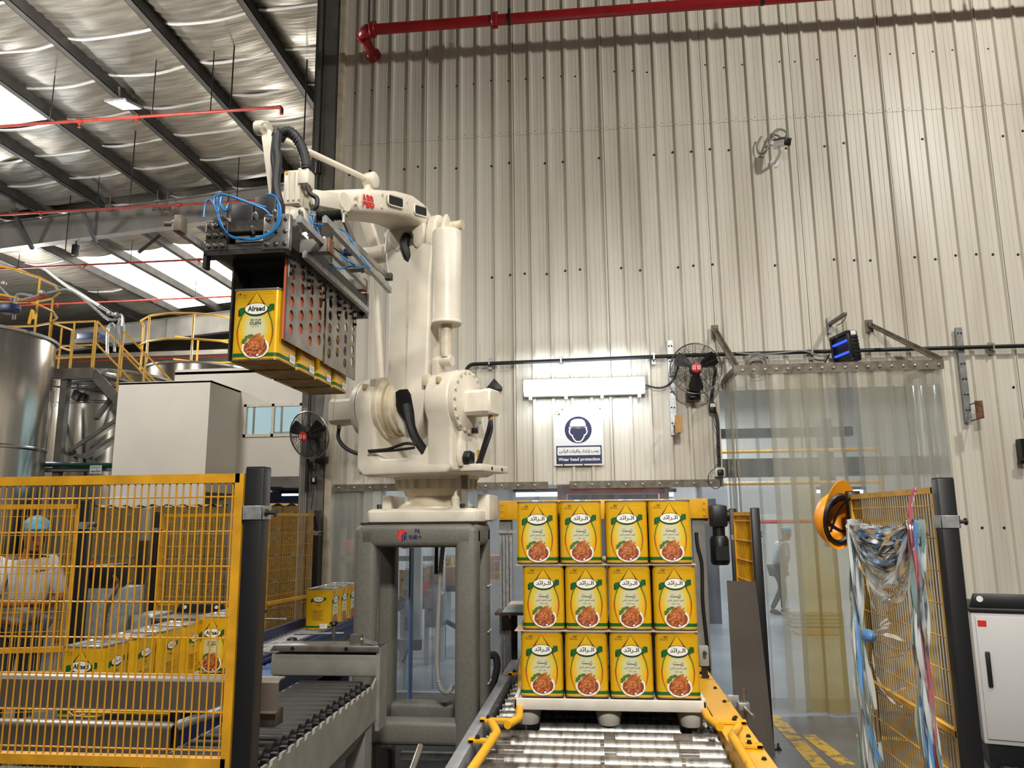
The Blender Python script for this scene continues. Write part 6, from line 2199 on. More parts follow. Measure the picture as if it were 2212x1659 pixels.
ob('knob', B().sph((-3.22, 5.44, 1.03), .02), 'white', t)
ob('steel_top', B().bx(-3.2, -2.78, 5.4, 6.1, 1.0, 1.02), 'steel', t)
ob('carry_bar', B().prism([(-3.22, 5.75, 1.02), (-3.19, 5.75, 1.085), (-2.84, 5.75, 1.085), (-2.81, 5.75, 1.02)], (0, .02, 0)), 'black', t, bevel=.006)
for x in (-3.14, -2.89):
    ob('bar_hole', B().cyl((x, 5.749, 1.06), (x, 5.742, 1.06), .013), 'white', t)
ob('frame', B().bx(-3.2, -2.78, 5.4, 6.1, 0, 1.0), 'dark', t)

# fences farther in
post(-3.17, 4.55, 1.83, 'black fence post with steel clamp beside the man in the blue hair net', .06, (1.66,))
fence((-4.4, 4.30), (-3.225, 4.55), .12, 1.815, (.945,), 'yellow wire mesh fence panel in front of the man in the blue hair net', pitch=.03)
post(-4.19, 7.05, 1.79, 'black fence post in front of the wrapped tin stacks', .06, (1.6,))
fence((-4.13, 7.05), (-3.12, 7.02), .12, 1.775, (.945,), 'yellow mesh fence panel in front of the wrapped tin stacks', pitch=.03)
fence((-3.08, 7.04), (-2.93, 7.86), .12, 1.775, (.945,), 'yellow mesh fence panel ending at the steel column', pitch=.03)
post(-2.90, 7.85, 1.80, 'black fence post at the foot of the steel column', .06, (1.55,))

# wrapped pallets of tins
WR = Matrix.Rotation(0, 4, 'Z')


def wrapped(cx, cy, rz, nx, ny, nz, labs, cap):
    R = Matrix.Translation((cx, cy, 0)) @ Matrix.Rotation(rz, 4, 'Z')
    t = thing('wooden_pallet', 'pallet under ' + cap, 'pallet', (cx, cy, 0))
    for k in range(5):
        ob('deck_board', B().bx(-nx * .12, nx * .12, -ny * .12 + k * ny * .24 / 5, -ny * .12 + (k + .7) * ny * .24 / 5, .10, .122).xf(R), 'carton', t)
    for k in (-1, 0, 1):
        ob('stringer', B().bx(-nx * .12, nx * .12, k * ny * .1 - .04, k * ny * .1 + .04, 0, .10).xf(R), 'carton', t)
    for l in range(nz):
        for i in range(nx):
            for j in range(ny):
                if j == 0 or i == nx - 1:
                    p = R @ V(((i - (nx - 1) / 2) * .24, (j - (ny - 1) / 2) * .24, 0))
                    copy_tree(TIN, (p.x, p.y, .124 + l * .357), rz + (pi / 2 if j == 0 else 0), 'wrapped yellow tin in ' + cap.replace('wrapped tin ', '') + ', %s layer, %s in the %s face' % (('bottom', 'second', 'third', 'fourth', 'top')[l], ('first', 'second', 'third', 'fourth')[i if j == 0 else j], 'front' if j == 0 else 'end'), 'oil tins in ' + cap, skip=('english_print', 'handle', 'arabic_print'))
    w, d, h = nx * .12 + .02, ny * .12 + .02, .124 + nz * .357
    # shrink film
    ob('stretch_film', B().loft([[R @ V((x + random.uniform(-.004, .004), y, z)) for x, y in ((-w, -d), (-w * .4, -d - .006), (w * .5, -d - .003), (w, -d), (w + .004, 0), (w, d), (-w, d), (-w - .003, 0))] for z in (.1, .5, .9, 1.3, h - .05, h)], cap=False), 'film', label='clear stretch film around ' + cap, cat='film', smooth=30)
    def fn(u, v):
        e = sin(u * 34) * .018 * (v < .1 or v > .9)
        return R @ V((-w - .02 + (2 * w + .04) * u, -d - .02 + (2 * d + .04) * v, h + .02 + e + .03 * sin(u * 3) * sin(v * 3)))
    ob('top_cover', B().grid(fn, 60, 8), 'fence_yellow', label='wavy yellow top sheet over ' + cap, cat='sheet', smooth=180)


wrapped(-7.25, 10.9, radians(24), 4, 4, 5, None, 'the wrapped tin stack nearest the tanks')
wrapped(-6.0, 10.9, radians(30), 4, 4, 5, None, 'the wrapped tin stack in the middle')
wrapped(-4.75, 11.1, radians(36), 4, 4, 5, None, 'the wrapped tin stack nearest the column')


# ---------------------------------------------------------------- people
def person(name, label, loc, pose, rz, shirt='shirt', scale=1.0):
    """one continuous skinned body; head, hair net and clothes are its children"""
    root = thing(name, label, 'person', loc)
    root.rotation_euler = (0, 0, rz)
    root.scale = (scale,) * 3
    J_ = pose
    names = list(J_)
    E_ = [('pelvis', 'waist'), ('waist', 'chest'), ('chest', 'collar'), ('collar', 'neck'), ('neck', 'skull'), ('chest', 'shoulder_l'), ('chest', 'shoulder_r'), ('shoulder_l', 'elbow_l'), ('elbow_l', 'wrist_l'), ('wrist_l', 'palm_l'), ('shoulder_r', 'elbow_r'), ('elbow_r', 'wrist_r'), ('wrist_r', 'palm_r'),
          ('pelvis', 'hip_l'), ('pelvis', 'hip_r'), ('hip_l', 'knee_l'), ('knee_l', 'ankle_l'), ('ankle_l', 'toe_l'), ('hip_r', 'knee_r'), ('knee_r', 'ankle_r'), ('ankle_r', 'toe_r')]
    RAD = {'pelvis': (.135, .11), 'waist': (.13, .10), 'chest': (.15, .115), 'neck': (.055, .055), 'collar': (.085, .07), 'skull': (.06, .06), 'shoulder': (.07, .07), 'elbow': (.045, .045), 'wrist': (.029, .026), 'palm': (.038, .02), 'hip': (.095, .095), 'knee': (.06, .06), 'ankle': (.04, .04), 'toe': (.038, .03)}

    def skin(nm, keys, m, extra=1.0, sub=2):
        me = bpy.data.meshes.new(nm)
        ks = [k for k in names if k in keys]
        me.from_pydata([J_[k] for k in ks], [(ks.index(a), ks.index(b)) for a, b in E_ if a in ks and b in ks], [])
        o = bpy.data.objects.new(nm, me)
        COL.objects.link(o)
        o.parent = root
        md = o.modifiers.new('skin', 'SKIN')
        md.use_smooth_shade = True
        for k, v_ in zip(ks, me.skin_vertices[0].data):
            r = RAD[k.split('_')[0]]
            v_.radius = (r[0] * extra, r[1] * extra)
            v_.use_root = k in ('pelvis', 'chest') and k == ks[0]
        sb = o.modifiers.new('smooth', 'SUBSURF')
        sb.levels = sb.render_levels = sub
        me.materials.append(M[m])
        return o
    body = skin('body', names, 'skin', .92)
    skin('shirt', ('pelvis', 'waist', 'chest', 'collar', 'shoulder_l', 'shoulder_r', 'elbow_l', 'elbow_r'), shirt, 1.24)
    skin('trousers', ('pelvis', 'hip_l', 'hip_r', 'knee_l', 'knee_r', 'ankle_l', 'ankle_r'), 'trousers', 1.18)
    for s in 'lr':
        a, c = V(J_['ankle_' + s]), V(J_['toe_' + s])
        ob('shoe', B().bar(a.lerp(c, -.25) - Z_ * (a.z - .045), c + Z_ * (.035 - c.z) + (c - a).normalized() * .05, .095, .075), 'black', root, bevel=.03, local=True)
        w, p = V(J_['wrist_' + s]), V(J_['palm_' + s])
        d = (p - w).normalized()
        sd = d.cross(Z_ if abs(d.z) < .8 else X_).normalized()
        for k in range(4):
            q = p + sd * (.024 - .016 * k)
            ln = (.062, .072, .068, .052)[k]
            ob('finger', B().tube([q, q + d * ln * .5, q + d * ln * .85 - Z_ * .012, q + d * ln - Z_ * .026], [.0085, .008, .0075, .006], 6), 'skin', root, local=True)
        ob('thumb', B().tube([w.lerp(p, .4) + sd * .025, p + sd * .05 - Z_ * .004, p + sd * .05 + d * .03 - Z_ * .012], [.011, .010, .008], 6), 'skin', root, local=True)
    hd = V(J_['skull']) + V(pose_head)
    f = V(pose_face).normalized()
    sd = f.cross(Z_).normalized()
    up = sd.cross(f)
    HMx = Matrix(((sd.x, f.x, up.x, hd.x), (sd.y, f.y, up.y, hd.y), (sd.z, f.z, up.z, hd.z), (0, 0, 0, 1)))
    b = B()
    for k in range(1):
        rings = []
        for z, rx, ry, oy in ((-.125, .02, .02, .05), (-.115, .042, .045, .045), (-.09, .056, .07, .025), (-.05, .067, .085, .012), (0, .074, .094, .004), (.045, .077, .097, -.002), (.085, .068, .085, -.006), (.112, .042, .055, -.008), (.122, .012, .016, -.008)):
            rings.append([V((rx * cos(2 * pi * i / 18), oy + ry * sin(2 * pi * i / 18), z)) for i in range(18)])
        b.loft(rings)
    ob('head', b.xf(HMx), 'skin', root, local=True, smooth=80)
    ob('nose', B().loft([[V((x, y, z)) for x, y, z in ((-.008, .09, .02), (.008, .09, .02), (0, .098, .02))], [V((x, y, z)) for x, y, z in ((-.018, .092, -.03), (.018, .092, -.03), (0, .122, -.028))], [V((x, y, z)) for x, y, z in ((-.012, .09, -.04), (.012, .09, -.04), (0, .1, -.04))]]).xf(HMx), 'skin', root, local=True)
    for s in (-1, 1):
        ob('eye', B().sph((s * .030, .090, .008), (.013, .008, .007), 8, 6).xf(HMx), 'ink', root, local=True)
        ob('eyebrow', B().bar((s * .016, .097, .028), (s * .046, .088, .026), .006, .006).xf(HMx), 'hair', root, local=True)
        ob('ear', B().sph((s * .078, -.005, -.005), (.012, .02, .033), 10, 6).xf(HMx), 'skin', root, local=True)
    ob('mouth', B().tube([(-.024, .084, -.072), (0, .094, -.070), (.024, .084, -.072)], .005, 5).xf(HMx), 'pad_orange', root, local=True)
    ob('beard', B().loft([[V((rx * cos(a), oy + ry * sin(a), z)) for a in [pi * .08 + pi * .84 * i / 11 for i in range(12)]] for z, rx, ry, oy in ((-.085, .060, .074, .024), (-.105, .052, .058, .04), (-.128, .03, .03, .05))], cap=False).xf(HMx), 'hair', root, local=True)
    bb = B()
    rings = []
    for z, k in ((.02, 1.10), (.05, 1.22), (.09, 1.20), (.12, .95), (.142, .55), (.15, .1)):
        rings.append([V((.075 * k * cos(2 * pi * i / 20) * (1 + .03 * sin(5 * i)), -.008 + .092 * k * sin(2 * pi * i / 20) * (1 + .03 * cos(3 * i)), z + .05 * max(0, sin(2 * pi * i / 20)) * (z < .06))) for i in range(20)])
    ob('hair_net', bb.loft(rings).xf(HMx), 'teal_net', root, local=True)
    return root


def base_pose(lean=0.0):
    return {'pelvis': (0, 0, .93), 'waist': (0, .01 + lean * .3, 1.08), 'chest': (0, .02 + lean * .7, 1.30), 'collar': (0, .03 + lean * .85, 1.40), 'neck': (0, .03 + lean, 1.46), 'skull': (0, .05 + lean * 1.15, 1.53),
            'shoulder_l': (-.175, .01 + lean * .95, 1.39), 'shoulder_r': (.175, .01 + lean * .95, 1.39), 'elbow_l': (-.24, .02 + lean, 1.12), 'elbow_r': (.24, .02 + lean, 1.12), 'wrist_l': (-.23, .12 + lean, .90), 'wrist_r': (.23, .12 + lean, .90), 'palm_l': (-.22, .16 + lean, .82), 'palm_r': (.22, .16 + lean, .82),
            'hip_l': (-.09, 0, .88), 'hip_r': (.09, 0, .88), 'knee_l': (-.10, .02, .50), 'knee_r': (.10, .02, .50), 'ankle_l': (-.10, -.02, .08), 'ankle_r': (.10, -.02, .08), 'toe_l': (-.11, .13, .045), 'toe_r': (.11, .13, .045)}


p1 = base_pose(.05)
p1.update({'elbow_l': (-.25, .10, 1.13), 'wrist_l': (-.06, .30, 1.10), 'palm_l': (.01, .33, 1.10), 'elbow_r': (.26, .10, 1.13), 'wrist_r': (.10, .32, 1.12), 'palm_r': (.05, .36, 1.13)})
pose_head, pose_face = (0, .03, .075), (.15, 1, -.42)
person('person', 'man in pale shirt and blue hair net behind the fence, looking down', (-4.40, 5.62, 0), p1, radians(-118))
p2 = base_pose(.12)
p2.update({'knee_l': (-.10, .14, .50), 'ankle_l': (-.10, .10, .08), 'toe_l': (-.11, .25, .045), 'ankle_r': (.10, -.22, .10), 'toe_r': (.11, -.08, .045), 'wrist_r': (.23, .02, .88), 'palm_r': (.22, .04, .80)})
pose_head, pose_face = (0, .04, .07), (0, 1, -.3)
person('person', 'man in grey shirt and blue hair net walking beyond the plastic strip doorway', (3.18, 14.6, 0), p2, radians(-80), scale=.87)
# ---------------------------------------------------------------- under the hall roof
for k, (y, x0, x1, m) in enumerate(((10.35, -17, -4.66, 'thin_red'), (13.62, -18, -5.2, 'thin_red'), (16.75, -18, -3.5, 'thin_red'), (19.8, -18, -3.5, 'thin_red'), (23.4, -19, -3.5, 'thin_red'))):
    z = 7.9 if k < 4 else 7.0
    t = thing('sprinkler_pipe', 'thin red sprinkler pipe under the foil roof, ' + ('ending in a bend beside the robot wrist', 'before the big steel rafter', 'just beyond the big steel rafter', 'by the roof lights', 'along the far wall')[k], 'pipe', ((x0 + x1) / 2, y, z), 'sprinkler pipes under the roof')
    ob('pipe_run', B().cyl((x0, y, z), (x1, y, z), .024, n=10), m, t)
    for j in range(4):
        x = x1 - 2.9 - 2.95 * j if k else (-6.95, -7.9, -9.6, -12.0)[j]
        hb = ob('sprinkler_head', B().cyl((x - .045, y, z), (x + .045, y, z), .036, n=10).lathe((x, y, z), (0, 0, -1), [(0, .02), (.07, .018), (.075, .008), (.11, .008), (.11, .025), (.115, .025)], 10), m, t)
        xr = x + 1.2
        ob('hanger_rod', B().cyl((xr, y, z), (xr, y, zroof(xr) + .1 if k < 4 else 7.06), .009, n=5), 'black', t)
    if k == 0:
        ob('end_bend', B().tube([(x1 - .02, y, z), (x1 + .03, y, z), (x1 + .05, y, z - .03), (x1 + .05, y, z - .12)], .03, 10), m, t)
# hanging rods and the rain pipe at the column
for px, y0, y1, Y, lab in ((512, 0, 230, 10.3, 'thin black hanging rod holding the sprinkler pipe near the column'), (660, 215, 315, 10.9, 'thin hanging rod between the sprinkler pipe and the steel column'), (295, 258, 440, 12.2, 'thin hanging rod below the roof lamp'), (60, 45, 185, 11.5, 'thin hanging rod farthest from the column, by the roof light'), (152, 430, 545, 14.2, 'thin hanging rod crossing the big steel rafter')):
    a, c = at(px, y0, Y), at(px - 6, y1, Y)
    ob('hanging_rod', B().cyl((a.x, Y, c.z), (a.x, Y, max(a.z, zroof(a.x) + .1)), .011, n=6), 'black', label=lab, cat='rod', group='rods hanging from the roof')
a = at(690, 430, 7.9)
t = thing('drop_pipe', 'slim dark pipe with black coupling running down beside the steel column', 'pipe', (a.x, 7.9, 3.5))
x = at(694, 200, 7.9).x
ob('pipe_run', B().cyl((x, 7.9, 2.0), (x, 7.9, 9.0), .018, n=8), 'dark', t)
ob('coupling', B().cyl((x, 7.9, at(690, 375, 7.9).z), (x, 7.9, at(690, 352, 7.9).z), .035, n=10), 'black', t)
b = B()
for k in range(4):
    b.cyl((-3.13 + .02 * k, 7.93, 0), (-3.13 + .02 * k, 7.93, 2.55 + .05 * k), .010, n=6)
for k in range(5):
    b.tube(spline([(-3.12 + .015 * k, 7.93, 2.9), (-3.10 + .02 * k, 7.91, 2.72 - .02 * k), (-2.98, 7.90, 2.66 - .025 * k), (-2.86 - .01 * k, 7.91, 2.75), (-2.84 - .01 * k, 7.93, 3.05)]), .010, 6)
ob('cable_bundle', b, 'cable_grey', label='bundle of grey cables looping down the steel column above the fan', cat='cable', kind='stuff')
# hall lamp
t = thing('roof_lamp', 'bright LED lamp bracketed under the foil roof', 'lamp', tuple(at(265, 226, 10.8)))
p = at(268, 228, 10.6)
LM = Matrix.Translation(p) @ Matrix.Rotation(radians(18), 4, 'X') @ Matrix.Rotation(radians(8), 4, 'Z')
ob('housing', B().bx(-.17, .17, -.30, .30, 0, .05).xf(LM), 'galv', t, bevel=.01)
ob('lens', B().bx(-.14, .14, -.26, .26, -.006, 0).xf(LM), 'lamp_white', t)
ob('bracket', B().bar(LM @ V((-.15, .2, .04)), LM @ V((-.15, .25, .35)), .03, .02).bar(LM @ V((-.17, -.1, .04)), LM @ V((-.15, .2, .1)), .03, .02), 'galv', t)
for px, py, y, lab in ((163, 540, 14.9, 'small dark floodlight below the big steel rafter'),):
    p = at(px, py, y)
    t = thing('flood_light', lab, 'light', tuple(p))
    ob('case', B().bx(p.x - .06, p.x + .06, y - .05, y + .05, p.z - .12, p.z + .12), 'black', t, bevel=.01)
    ob('stem', B().cyl((p.x, y, p.z + .1), (p.x, y, p.z + .35), .015), 'dark', t)
for px, py in ((30, 1370 // 3), (338, 451), (360, 451), (237, 450)):
    p = at(px, py, 14.2)
    ob('junction_box', B().bx(p.x - .07, p.x + .07, 14.15, 14.25, p.z - .06, p.z + .06).cyl((p.x, 14.2, p.z + .05), (p.x, 14.2, p.z + .4), .012, n=6), 'bracket', label='small junction box under the rafter pipe, ' + {30: 'by the frame edge', 338: 'one of the pair', 360: 'other one of the pair', 237: 'alone in the middle'}[px], cat='box', group='junction boxes by the rafter')

# ---------------------------------------------------------------- stainless tanks, platform and stairs
def tank(x, y, r, z0, z1, label, seam=None):
    t = thing('steel_tank', label, 'tank', (x, y, 0), 'stainless tanks')
    ob('shell', B().lathe((x, y, z0), Z_, [(0, r), (z1 - z0, r)], 48, cap=False), 'stainless', t)
    ob('roof', B().lathe((x, y, z1), Z_, [(0, r), (.14, r * .6), (.2, .1)], 48), 'stainless', t)
    ob('top_ring', B().lathe((x, y, z1 - .02), Z_, [(0, r + .01), (.0, r + .05), (.05, r + .05), (.05, r)], 48, cap=False), 'beam_grey', t)
    for z in seam or ():
        ob('weld_band', B().lathe((x, y, z), Z_, [(0, r + .002), (.02, r + .014), (.05, r + .014), (.07, r + .002)], 48, cap=False), 'stainless', t)
    return t


tank(-11.28, 12.4, 1.42, 0, 5.0, 'large stainless steel tank cut by the frame edge, nearest the camera', (2.96,))
tank(-10.9, 16.2, 1.15, 0, 4.9, 'slim stainless tank behind the steel staircase post', (4.55, 4.2, 2.8))
tank(-10.35, 18.95, 1.3, 0, 5.6, 'stainless tank behind the stairs, beside the white box room', (4.6, 2.9))


def railing(t, path, r=.021, h=1.05, mids=(.55,), step=1, close=False):
    for z in (h,) + tuple(mids):
        ob('rail', B().tube([V(p) + Z_ * z for p in path], r, 7), 'rail_yellow', t)
    for p in path[::step]:
        ob('stanchion', B().cyl(V(p), V(p) + Z_ * h, r, n=7), 'rail_yellow', t)


# guard rail on the first tank
t = thing('tank_railing', 'yellow curved guard rail on top of the largest tank', 'railing', (-11.28, 12.4, 5.0))
railing(t, [(-11.28 + 1.38 * cos(a), 12.4 + 1.38 * sin(a), 5.02) for a in [-2.2 + .36 * k for k in range(14)]], step=3)
t = thing('mixer_motor', 'blue motor with steel pipework on top of the largest tank', 'motor', (-10.4, 12.0, 5.2))
p = at(16, 668, 11.6)
ob('motor_case', B().bx(p.x - .14, p.x + .14, 11.5, 11.75, p.z - .06, p.z + .10), 'blue_dark', t, bevel=.03)
for pp, m, r in ((((0, 618), (20, 640), (38, 650), (110, 632), (160, 630), (235, 690), (262, 680), (264, 705)), 'galv', .026), (((0, 645), (60, 650), (100, 638)), 'thin_red', .024), (((30, 690), (32, 655), (40, 636), (70, 640)), 'galv', .028), (((62, 700), (70, 670), (72, 690)), 'rail_yellow', .025), (((215, 660), (150, 622), (95, 580)), 'white', .026)):
    ob('process_pipe', B().tube(spline([at(x, y, 11.9) for x, y in pp], 5), r, 8), m, t)
for px, py in ((8, 612), (90, 632), (236, 676), (250, 680)):
    ob('valve', B().sph(at(px, py, 11.85), .05, 10, 6), 'galv', t)
# platform between the tanks
t = thing('access_platform', 'grey steel access platform with yellow railings between the tanks', 'platform', (-10.5, 14.9, 4.7))
zP = 4.77
ob('deck', B().bx(-11.15, -10.1, 14.3, 14.98, zP - .1, zP), 'column_grey', t)
ob('edge_beam', B().bx(-11.2, -10.06, 14.25, 14.32, zP - .2, zP + .02), 'column_grey', t)
px_ = -10.72
ob('support_post', B().bx(px_ - .07, px_ + .07, 14.3, 14.44, 0, zP - .1), 'column_grey', t)
for a, c in (((128, 870), (178, 1040)), ((148, 975), (262, 900)), ((180, 985), (262, 935)), ((120, 975), (200, 990)), ((208, 905), (245, 855))):
    ob('brace', B().bar(at(*a, 14.6), at(*c, 15.0), .10, .07), 'column_grey', t)
railing(t, [(-11.1, 14.3, zP), (-10.6, 14.3, zP), (-10.14, 14.3, zP)], h=1.0, mids=(.5, .25))
railing(t, [(-11.1, 14.3, zP), (-11.1, 14.6, zP), (-11.1, 14.95, zP)], h=1.0)
# stairs going down to the box room
t = thing('steel_stairs', 'grey steel stairs with yellow handrails running down behind the white box room', 'stairs', (-8.4, 14.8, 3.0))
s0, s1 = V((-10.1, 14.3, zP)), V((-7.9, 14.3, zP - 2.1))
for dy in (0, .9):
    ob('stringer', B().bar(s0 + Y_ * dy - Z_ * .08, s1 + Y_ * dy - Z_ * .08, .05, .20), 'column_grey', t)
    o_ = V((0, dy, 0))
    for h in (1.0, .55):
        ob('hand_rail', B().tube([s0 + o_ + Z_ * h, s1 + o_ + Z_ * h, s1 + o_ + Z_ * h + X_ * .35], .021, 7), 'rail_yellow', t)
    for k in range(5):
        p = s0.lerp(s1, k / 4) + o_
        ob('stanchion', B().cyl(p, p + Z_ * 1.0, .021, n=7), 'rail_yellow', t)
for k in range(9):
    p = s0.lerp(s1, (k + .5) / 9)
    ob('tread', B().bx(p.x - .13, p.x + .13, 14.32, 15.18, p.z - .02, p.z + .02), 'column_grey', t)
t = thing('tank_railing', 'yellow ring of guard rail on the tank behind the stairs', 'railing', (-10.35, 18.95, 5.6))
railing(t, [(-10.35 + 1.5 * cos(a), 18.95 + 1.5 * sin(a), 5.6) for a in [-2.9 + .42 * k for k in range(14)]], r=.028, step=2, h=1.2)
t = thing('mixer_motor', 'dark blue mixer motor on the tank behind the stairs', 'motor', (-10.3, 18.4, 5.75))
p = at(200, 728, 18.0)
ob('motor_case', B().bx(p.x - .3, p.x + .3, 17.8, 18.2, p.z - .1, p.z + .08), 'blue_dark', t, bevel=.03)
ob('stand', B().bx(p.x - .35, p.x + .35, 17.8, 18.3, p.z - .2, p.z - .1), 'dark', t)
for pp in (((232, 765), (233, 715), (240, 700), (247, 710), (247, 760)), ((258, 750), (255, 705), (262, 690)), ((120, 600), (205, 655), (262, 695), (265, 740))):
    ob('riser_pipe', B().tube(spline([at(x, y, 17.2) for x, y in pp], 6), .035, 8), 'galv', t)
p = at(166, 855, 14.9)
t = thing('flood_light', 'black floodlight under the access platform in front of the tanks', 'light', tuple(p))
ob('case', B().bx(-.09, .09, -.05, .05, -.10, .10).xf(Matrix.Translation(p) @ Matrix.Rotation(radians(25), 4, 'Y')), 'black', t, bevel=.01)
ob('bracket', B().tube([p + Z_ * .1, p + Z_ * .25, p + V((-.4, 0, .33))], .02, 6).bar(p + V((-.7, 0, .22)), p + V((.8, 0, .10)), .05, .04), 'beam_grey', t)
ob('green_pipe', B().cyl(at(85, 1003, 14.2), at(262, 1006, 14.2), .05, n=10), 'green_pipe', label='dark green pipe running low in front of the tanks', cat='pipe')
ob('pipe_tray', B().bx(at(85, 1012, 14.3).x, -9.6, 14.25, 14.5, at(150, 1018, 14.3).z, at(150, 1010, 14.3).z), 'beam_grey', label='grey cable tray below the green pipe in front of the tanks', cat='tray')
p0, p1 = at(193, 1023, 14.1), at(220, 1005, 14.1)
t = thing('plant_sign', 'small white sign reading Ghee Plant hung on the green pipe', 'sign', tuple(p0))
ob('sign_board', B().bx(p0.x, p1.x, 14.1, 14.11, p0.z, p1.z), 'white_print', t)
b = B().mat('ink')
write(b, 'Ghee Plant', ((p0.x + p1.x) / 2, 14.098, p0.z + .045), X_, Z_, .20, .045, .02)
write(b, arabic('مصنع السمنة'), ((p0.x + p1.x) / 2, 14.098, p0.z + .115), X_, Z_, .19, .05, .02)
ob('sign_lettering', b, None, t, smooth=0)
# lit tube and frames in the dark bay under the office
t = thing('bay_light', 'lit tube lamp in the dark bay under the office', 'light', tuple(at(640, 1068, 14.2)))
a, c = at(610, 1071, 14.2), at(668, 1066, 14.2)
ob('tube', B().bx(a.x, c.x, 14.17, 14.23, a.z, a.z + .035), 'lamp_far', t)
ob('tray', B().bx(a.x - .05, c.x + .05, 14.15, 14.25, a.z + .04, a.z + .10), 'navy_dark', t)
ob('hanger', B().cyl((a.x, 14.2, a.z + .1), (a.x, 14.2, 2.5), .01).cyl((c.x, 14.2, a.z + .1), (c.x, 14.2, 2.5), .01), 'dark', t)
for k, (p, q) in enumerate((((450, 1045), (520, 1048)), ((580, 1045), (660, 1060)), ((590, 1060), (655, 1045)), ((600, 1090), (670, 1085)))):
    ob('blue_beam', B().bar(at(*p, 16.5), at(*q, 16.5), .12, .1), 'blue_dark', label='dark blue steel beam in the bay under the office, ' + ('behind the fence panel', 'sloping down', 'sloping up', 'lowest, under the lit tube')[k], cat='beam', group='blue beams under the office')
t = thing('box_van', 'yellow crate top showing above the mesh fence under the office', 'crate', tuple(at(650, 1100, 13)))
a, c = at(617, 1112, 12.5), at(665, 1100, 12.5)
ob('crate', B().bx(a.x, c.x, 12.4, 13, 1.0, c.z), 'fence_yellow', t, bevel=.02)
ob('crate_top', B().bx(a.x, c.x - .1, 12.5, 12.9, c.z, c.z + .05), 'fence_yellow', t, bevel=.02)
ob('crate_base', B().bx(a.x, c.x, 12.4, 13, 0, 1.0), 'column_grey', t)
t.name = 'yellow_crate'
# ---------------------------------------------------------------- the packing room seen through the plastic strips
t = thing('labelling_machine', 'white packing machine with orange guard behind the strip curtain', 'machine', (-2.2, 9.8, 0))
ob('bed', B().bx(-2.40, -2.19, 9.35, 11.6, .60, .74), 'white', t, bevel=.006)
ob('orange_guard', B().bx(-2.21, -2.19, 9.4, 11.2, .76, .92), 'orange', t)
ob('leg', B().prism([(-2.40, 9.4, 0), (-2.34, 9.4, 0), (-2.19, 9.4, .60), (-2.40, 9.4, .60)], (0, .05, 0)), 'white', t)
ob('tall_post', B().bx(-2.24, -2.13, 9.3, 9.4, .18, 1.62), 'white', t)
ob('post_foot', B().bx(-2.42, -2.13, 9.3, 9.4, .18, .30), 'white', t)
ob('inner_post', B().bx(-2.02, -1.95, 9.8, 9.9, .0, 1.7), 'white', t)
ob('cabinet', B().prism([(-2.15, 9.6, .40), (-1.93, 9.6, .40), (-1.93, 9.6, .80), (-1.97, 9.6, .84), (-2.15, 9.6, .84)], (0, .6, 0)), 'galv', t, bevel=.01)
ob('cabinet_handle', B().bx(-2.10, -2.05, 9.585, 9.6, .60, .625), 'blue_dark', t)
ob('pressure_valve', B().bx(-2.30, -2.22, 9.2, 9.3, .42, .50).cyl((-2.28, 9.25, .5), (-2.28, 9.25, .56), .03), 'black', t)
for x, z, m in ((-3.05, 1.38, 'red_ink'), (-2.32, 1.42, 'red_ink'), (-2.62, 1.2, 'red_ink')):
    ob('control_head', B().bx(x - .09, x + .09, 9.45, 9.6, z - .07, z + .08), m, t, bevel=.01)
ob('head_frame', B().bx(-3.2, -2.0, 9.5, 9.55, 1.20, 1.26).bx(-3.2, -3.14, 9.5, 9.56, 0, 1.6), 'galv', t)
ob('air_lines', B().tube(spline([(-2.26, 9.25, .42), (-2.24, 9.25, .3), (-2.28, 9.26, .15), (-2.33, 9.28, .05)]), .012), 'rubber', t)
ob('machine_legs', B().bx(-2.15, -2.10, 9.6, 9.65, 0, .4).bx(-1.98, -1.93, 9.6, 9.65, 0, .4), 'white', t)
for k in range(6):
    tin(-2.32, 9.55 + .26 * k, .745, pi / 2 * (k % 2), 'yellow oil tin behind the strip curtain, number %s along the orange guard' % ('one', 'two', 'three', 'four', 'five', 'six')[k], 'oil tins on the packing machine')
for k in range(2):
    tin(-2.05, 10.3 + .26 * k, .86, 0, 'yellow oil tin on the white cabinet behind the strip curtain, ' + ('front', 'rear')[k] + ' one', 'oil tins on the white cabinet')
t = thing('dark_machine', 'dark frame machine standing behind the strip curtain beside the hose', 'machine', (-1.85, 10.2, 0))
ob('top', B().bx(-2.0, -1.72, 9.9, 10.8, .80, .86), 'dark', t)
for x in (-1.98, -1.76):
    ob('leg', B().bx(x - .03, x + .03, 9.9, 9.96, 0, .8), 'dark', t)
ob('brace', B().bar((-1.98, 9.93, .45), (-1.72, 9.93, .32), .05, .05), 'dark', t)
ob('caster', B().cyl((-1.80, 9.9, .05), (-1.76, 9.9, .05), .05), 'black', t)
t = thing('carton', 'brown carton on the dark frame machine behind the strip curtain', 'carton', (-1.85, 10.2, .86))
ob('carton_body', B().bx(-1.98, -1.74, 10.0, 10.4, .86, 1.10), 'carton', t, bevel=.004)
ob('tape', B().bx(-1.98, -1.74, 10.18, 10.23, 1.10, 1.102), 'card', t)
t = thing('logo_carton', 'brown carton with an oval label behind the strip curtain beside the tin stack', 'carton', (-1.25, 9.5, 0))
ob('carton_body', B().bx(-1.36, -1.12, 9.5, 9.8, 1.08, 1.26), 'carton', t, bevel=.004)
ob('carton_body', B().bx(-1.36, -1.12, 9.5, 9.8, .98, 1.08), 'tin_yellow', t, bevel=.004)
b = B().mat('ink')
b.add(ell((-1.24, 9.498, 1.20), X_, Z_, .05, .022, 18), [list(range(18))])
b.mat('label_white').add(ell((-1.24, 9.497, 1.20), X_, Z_, .044, .017, 18), [list(range(18))])
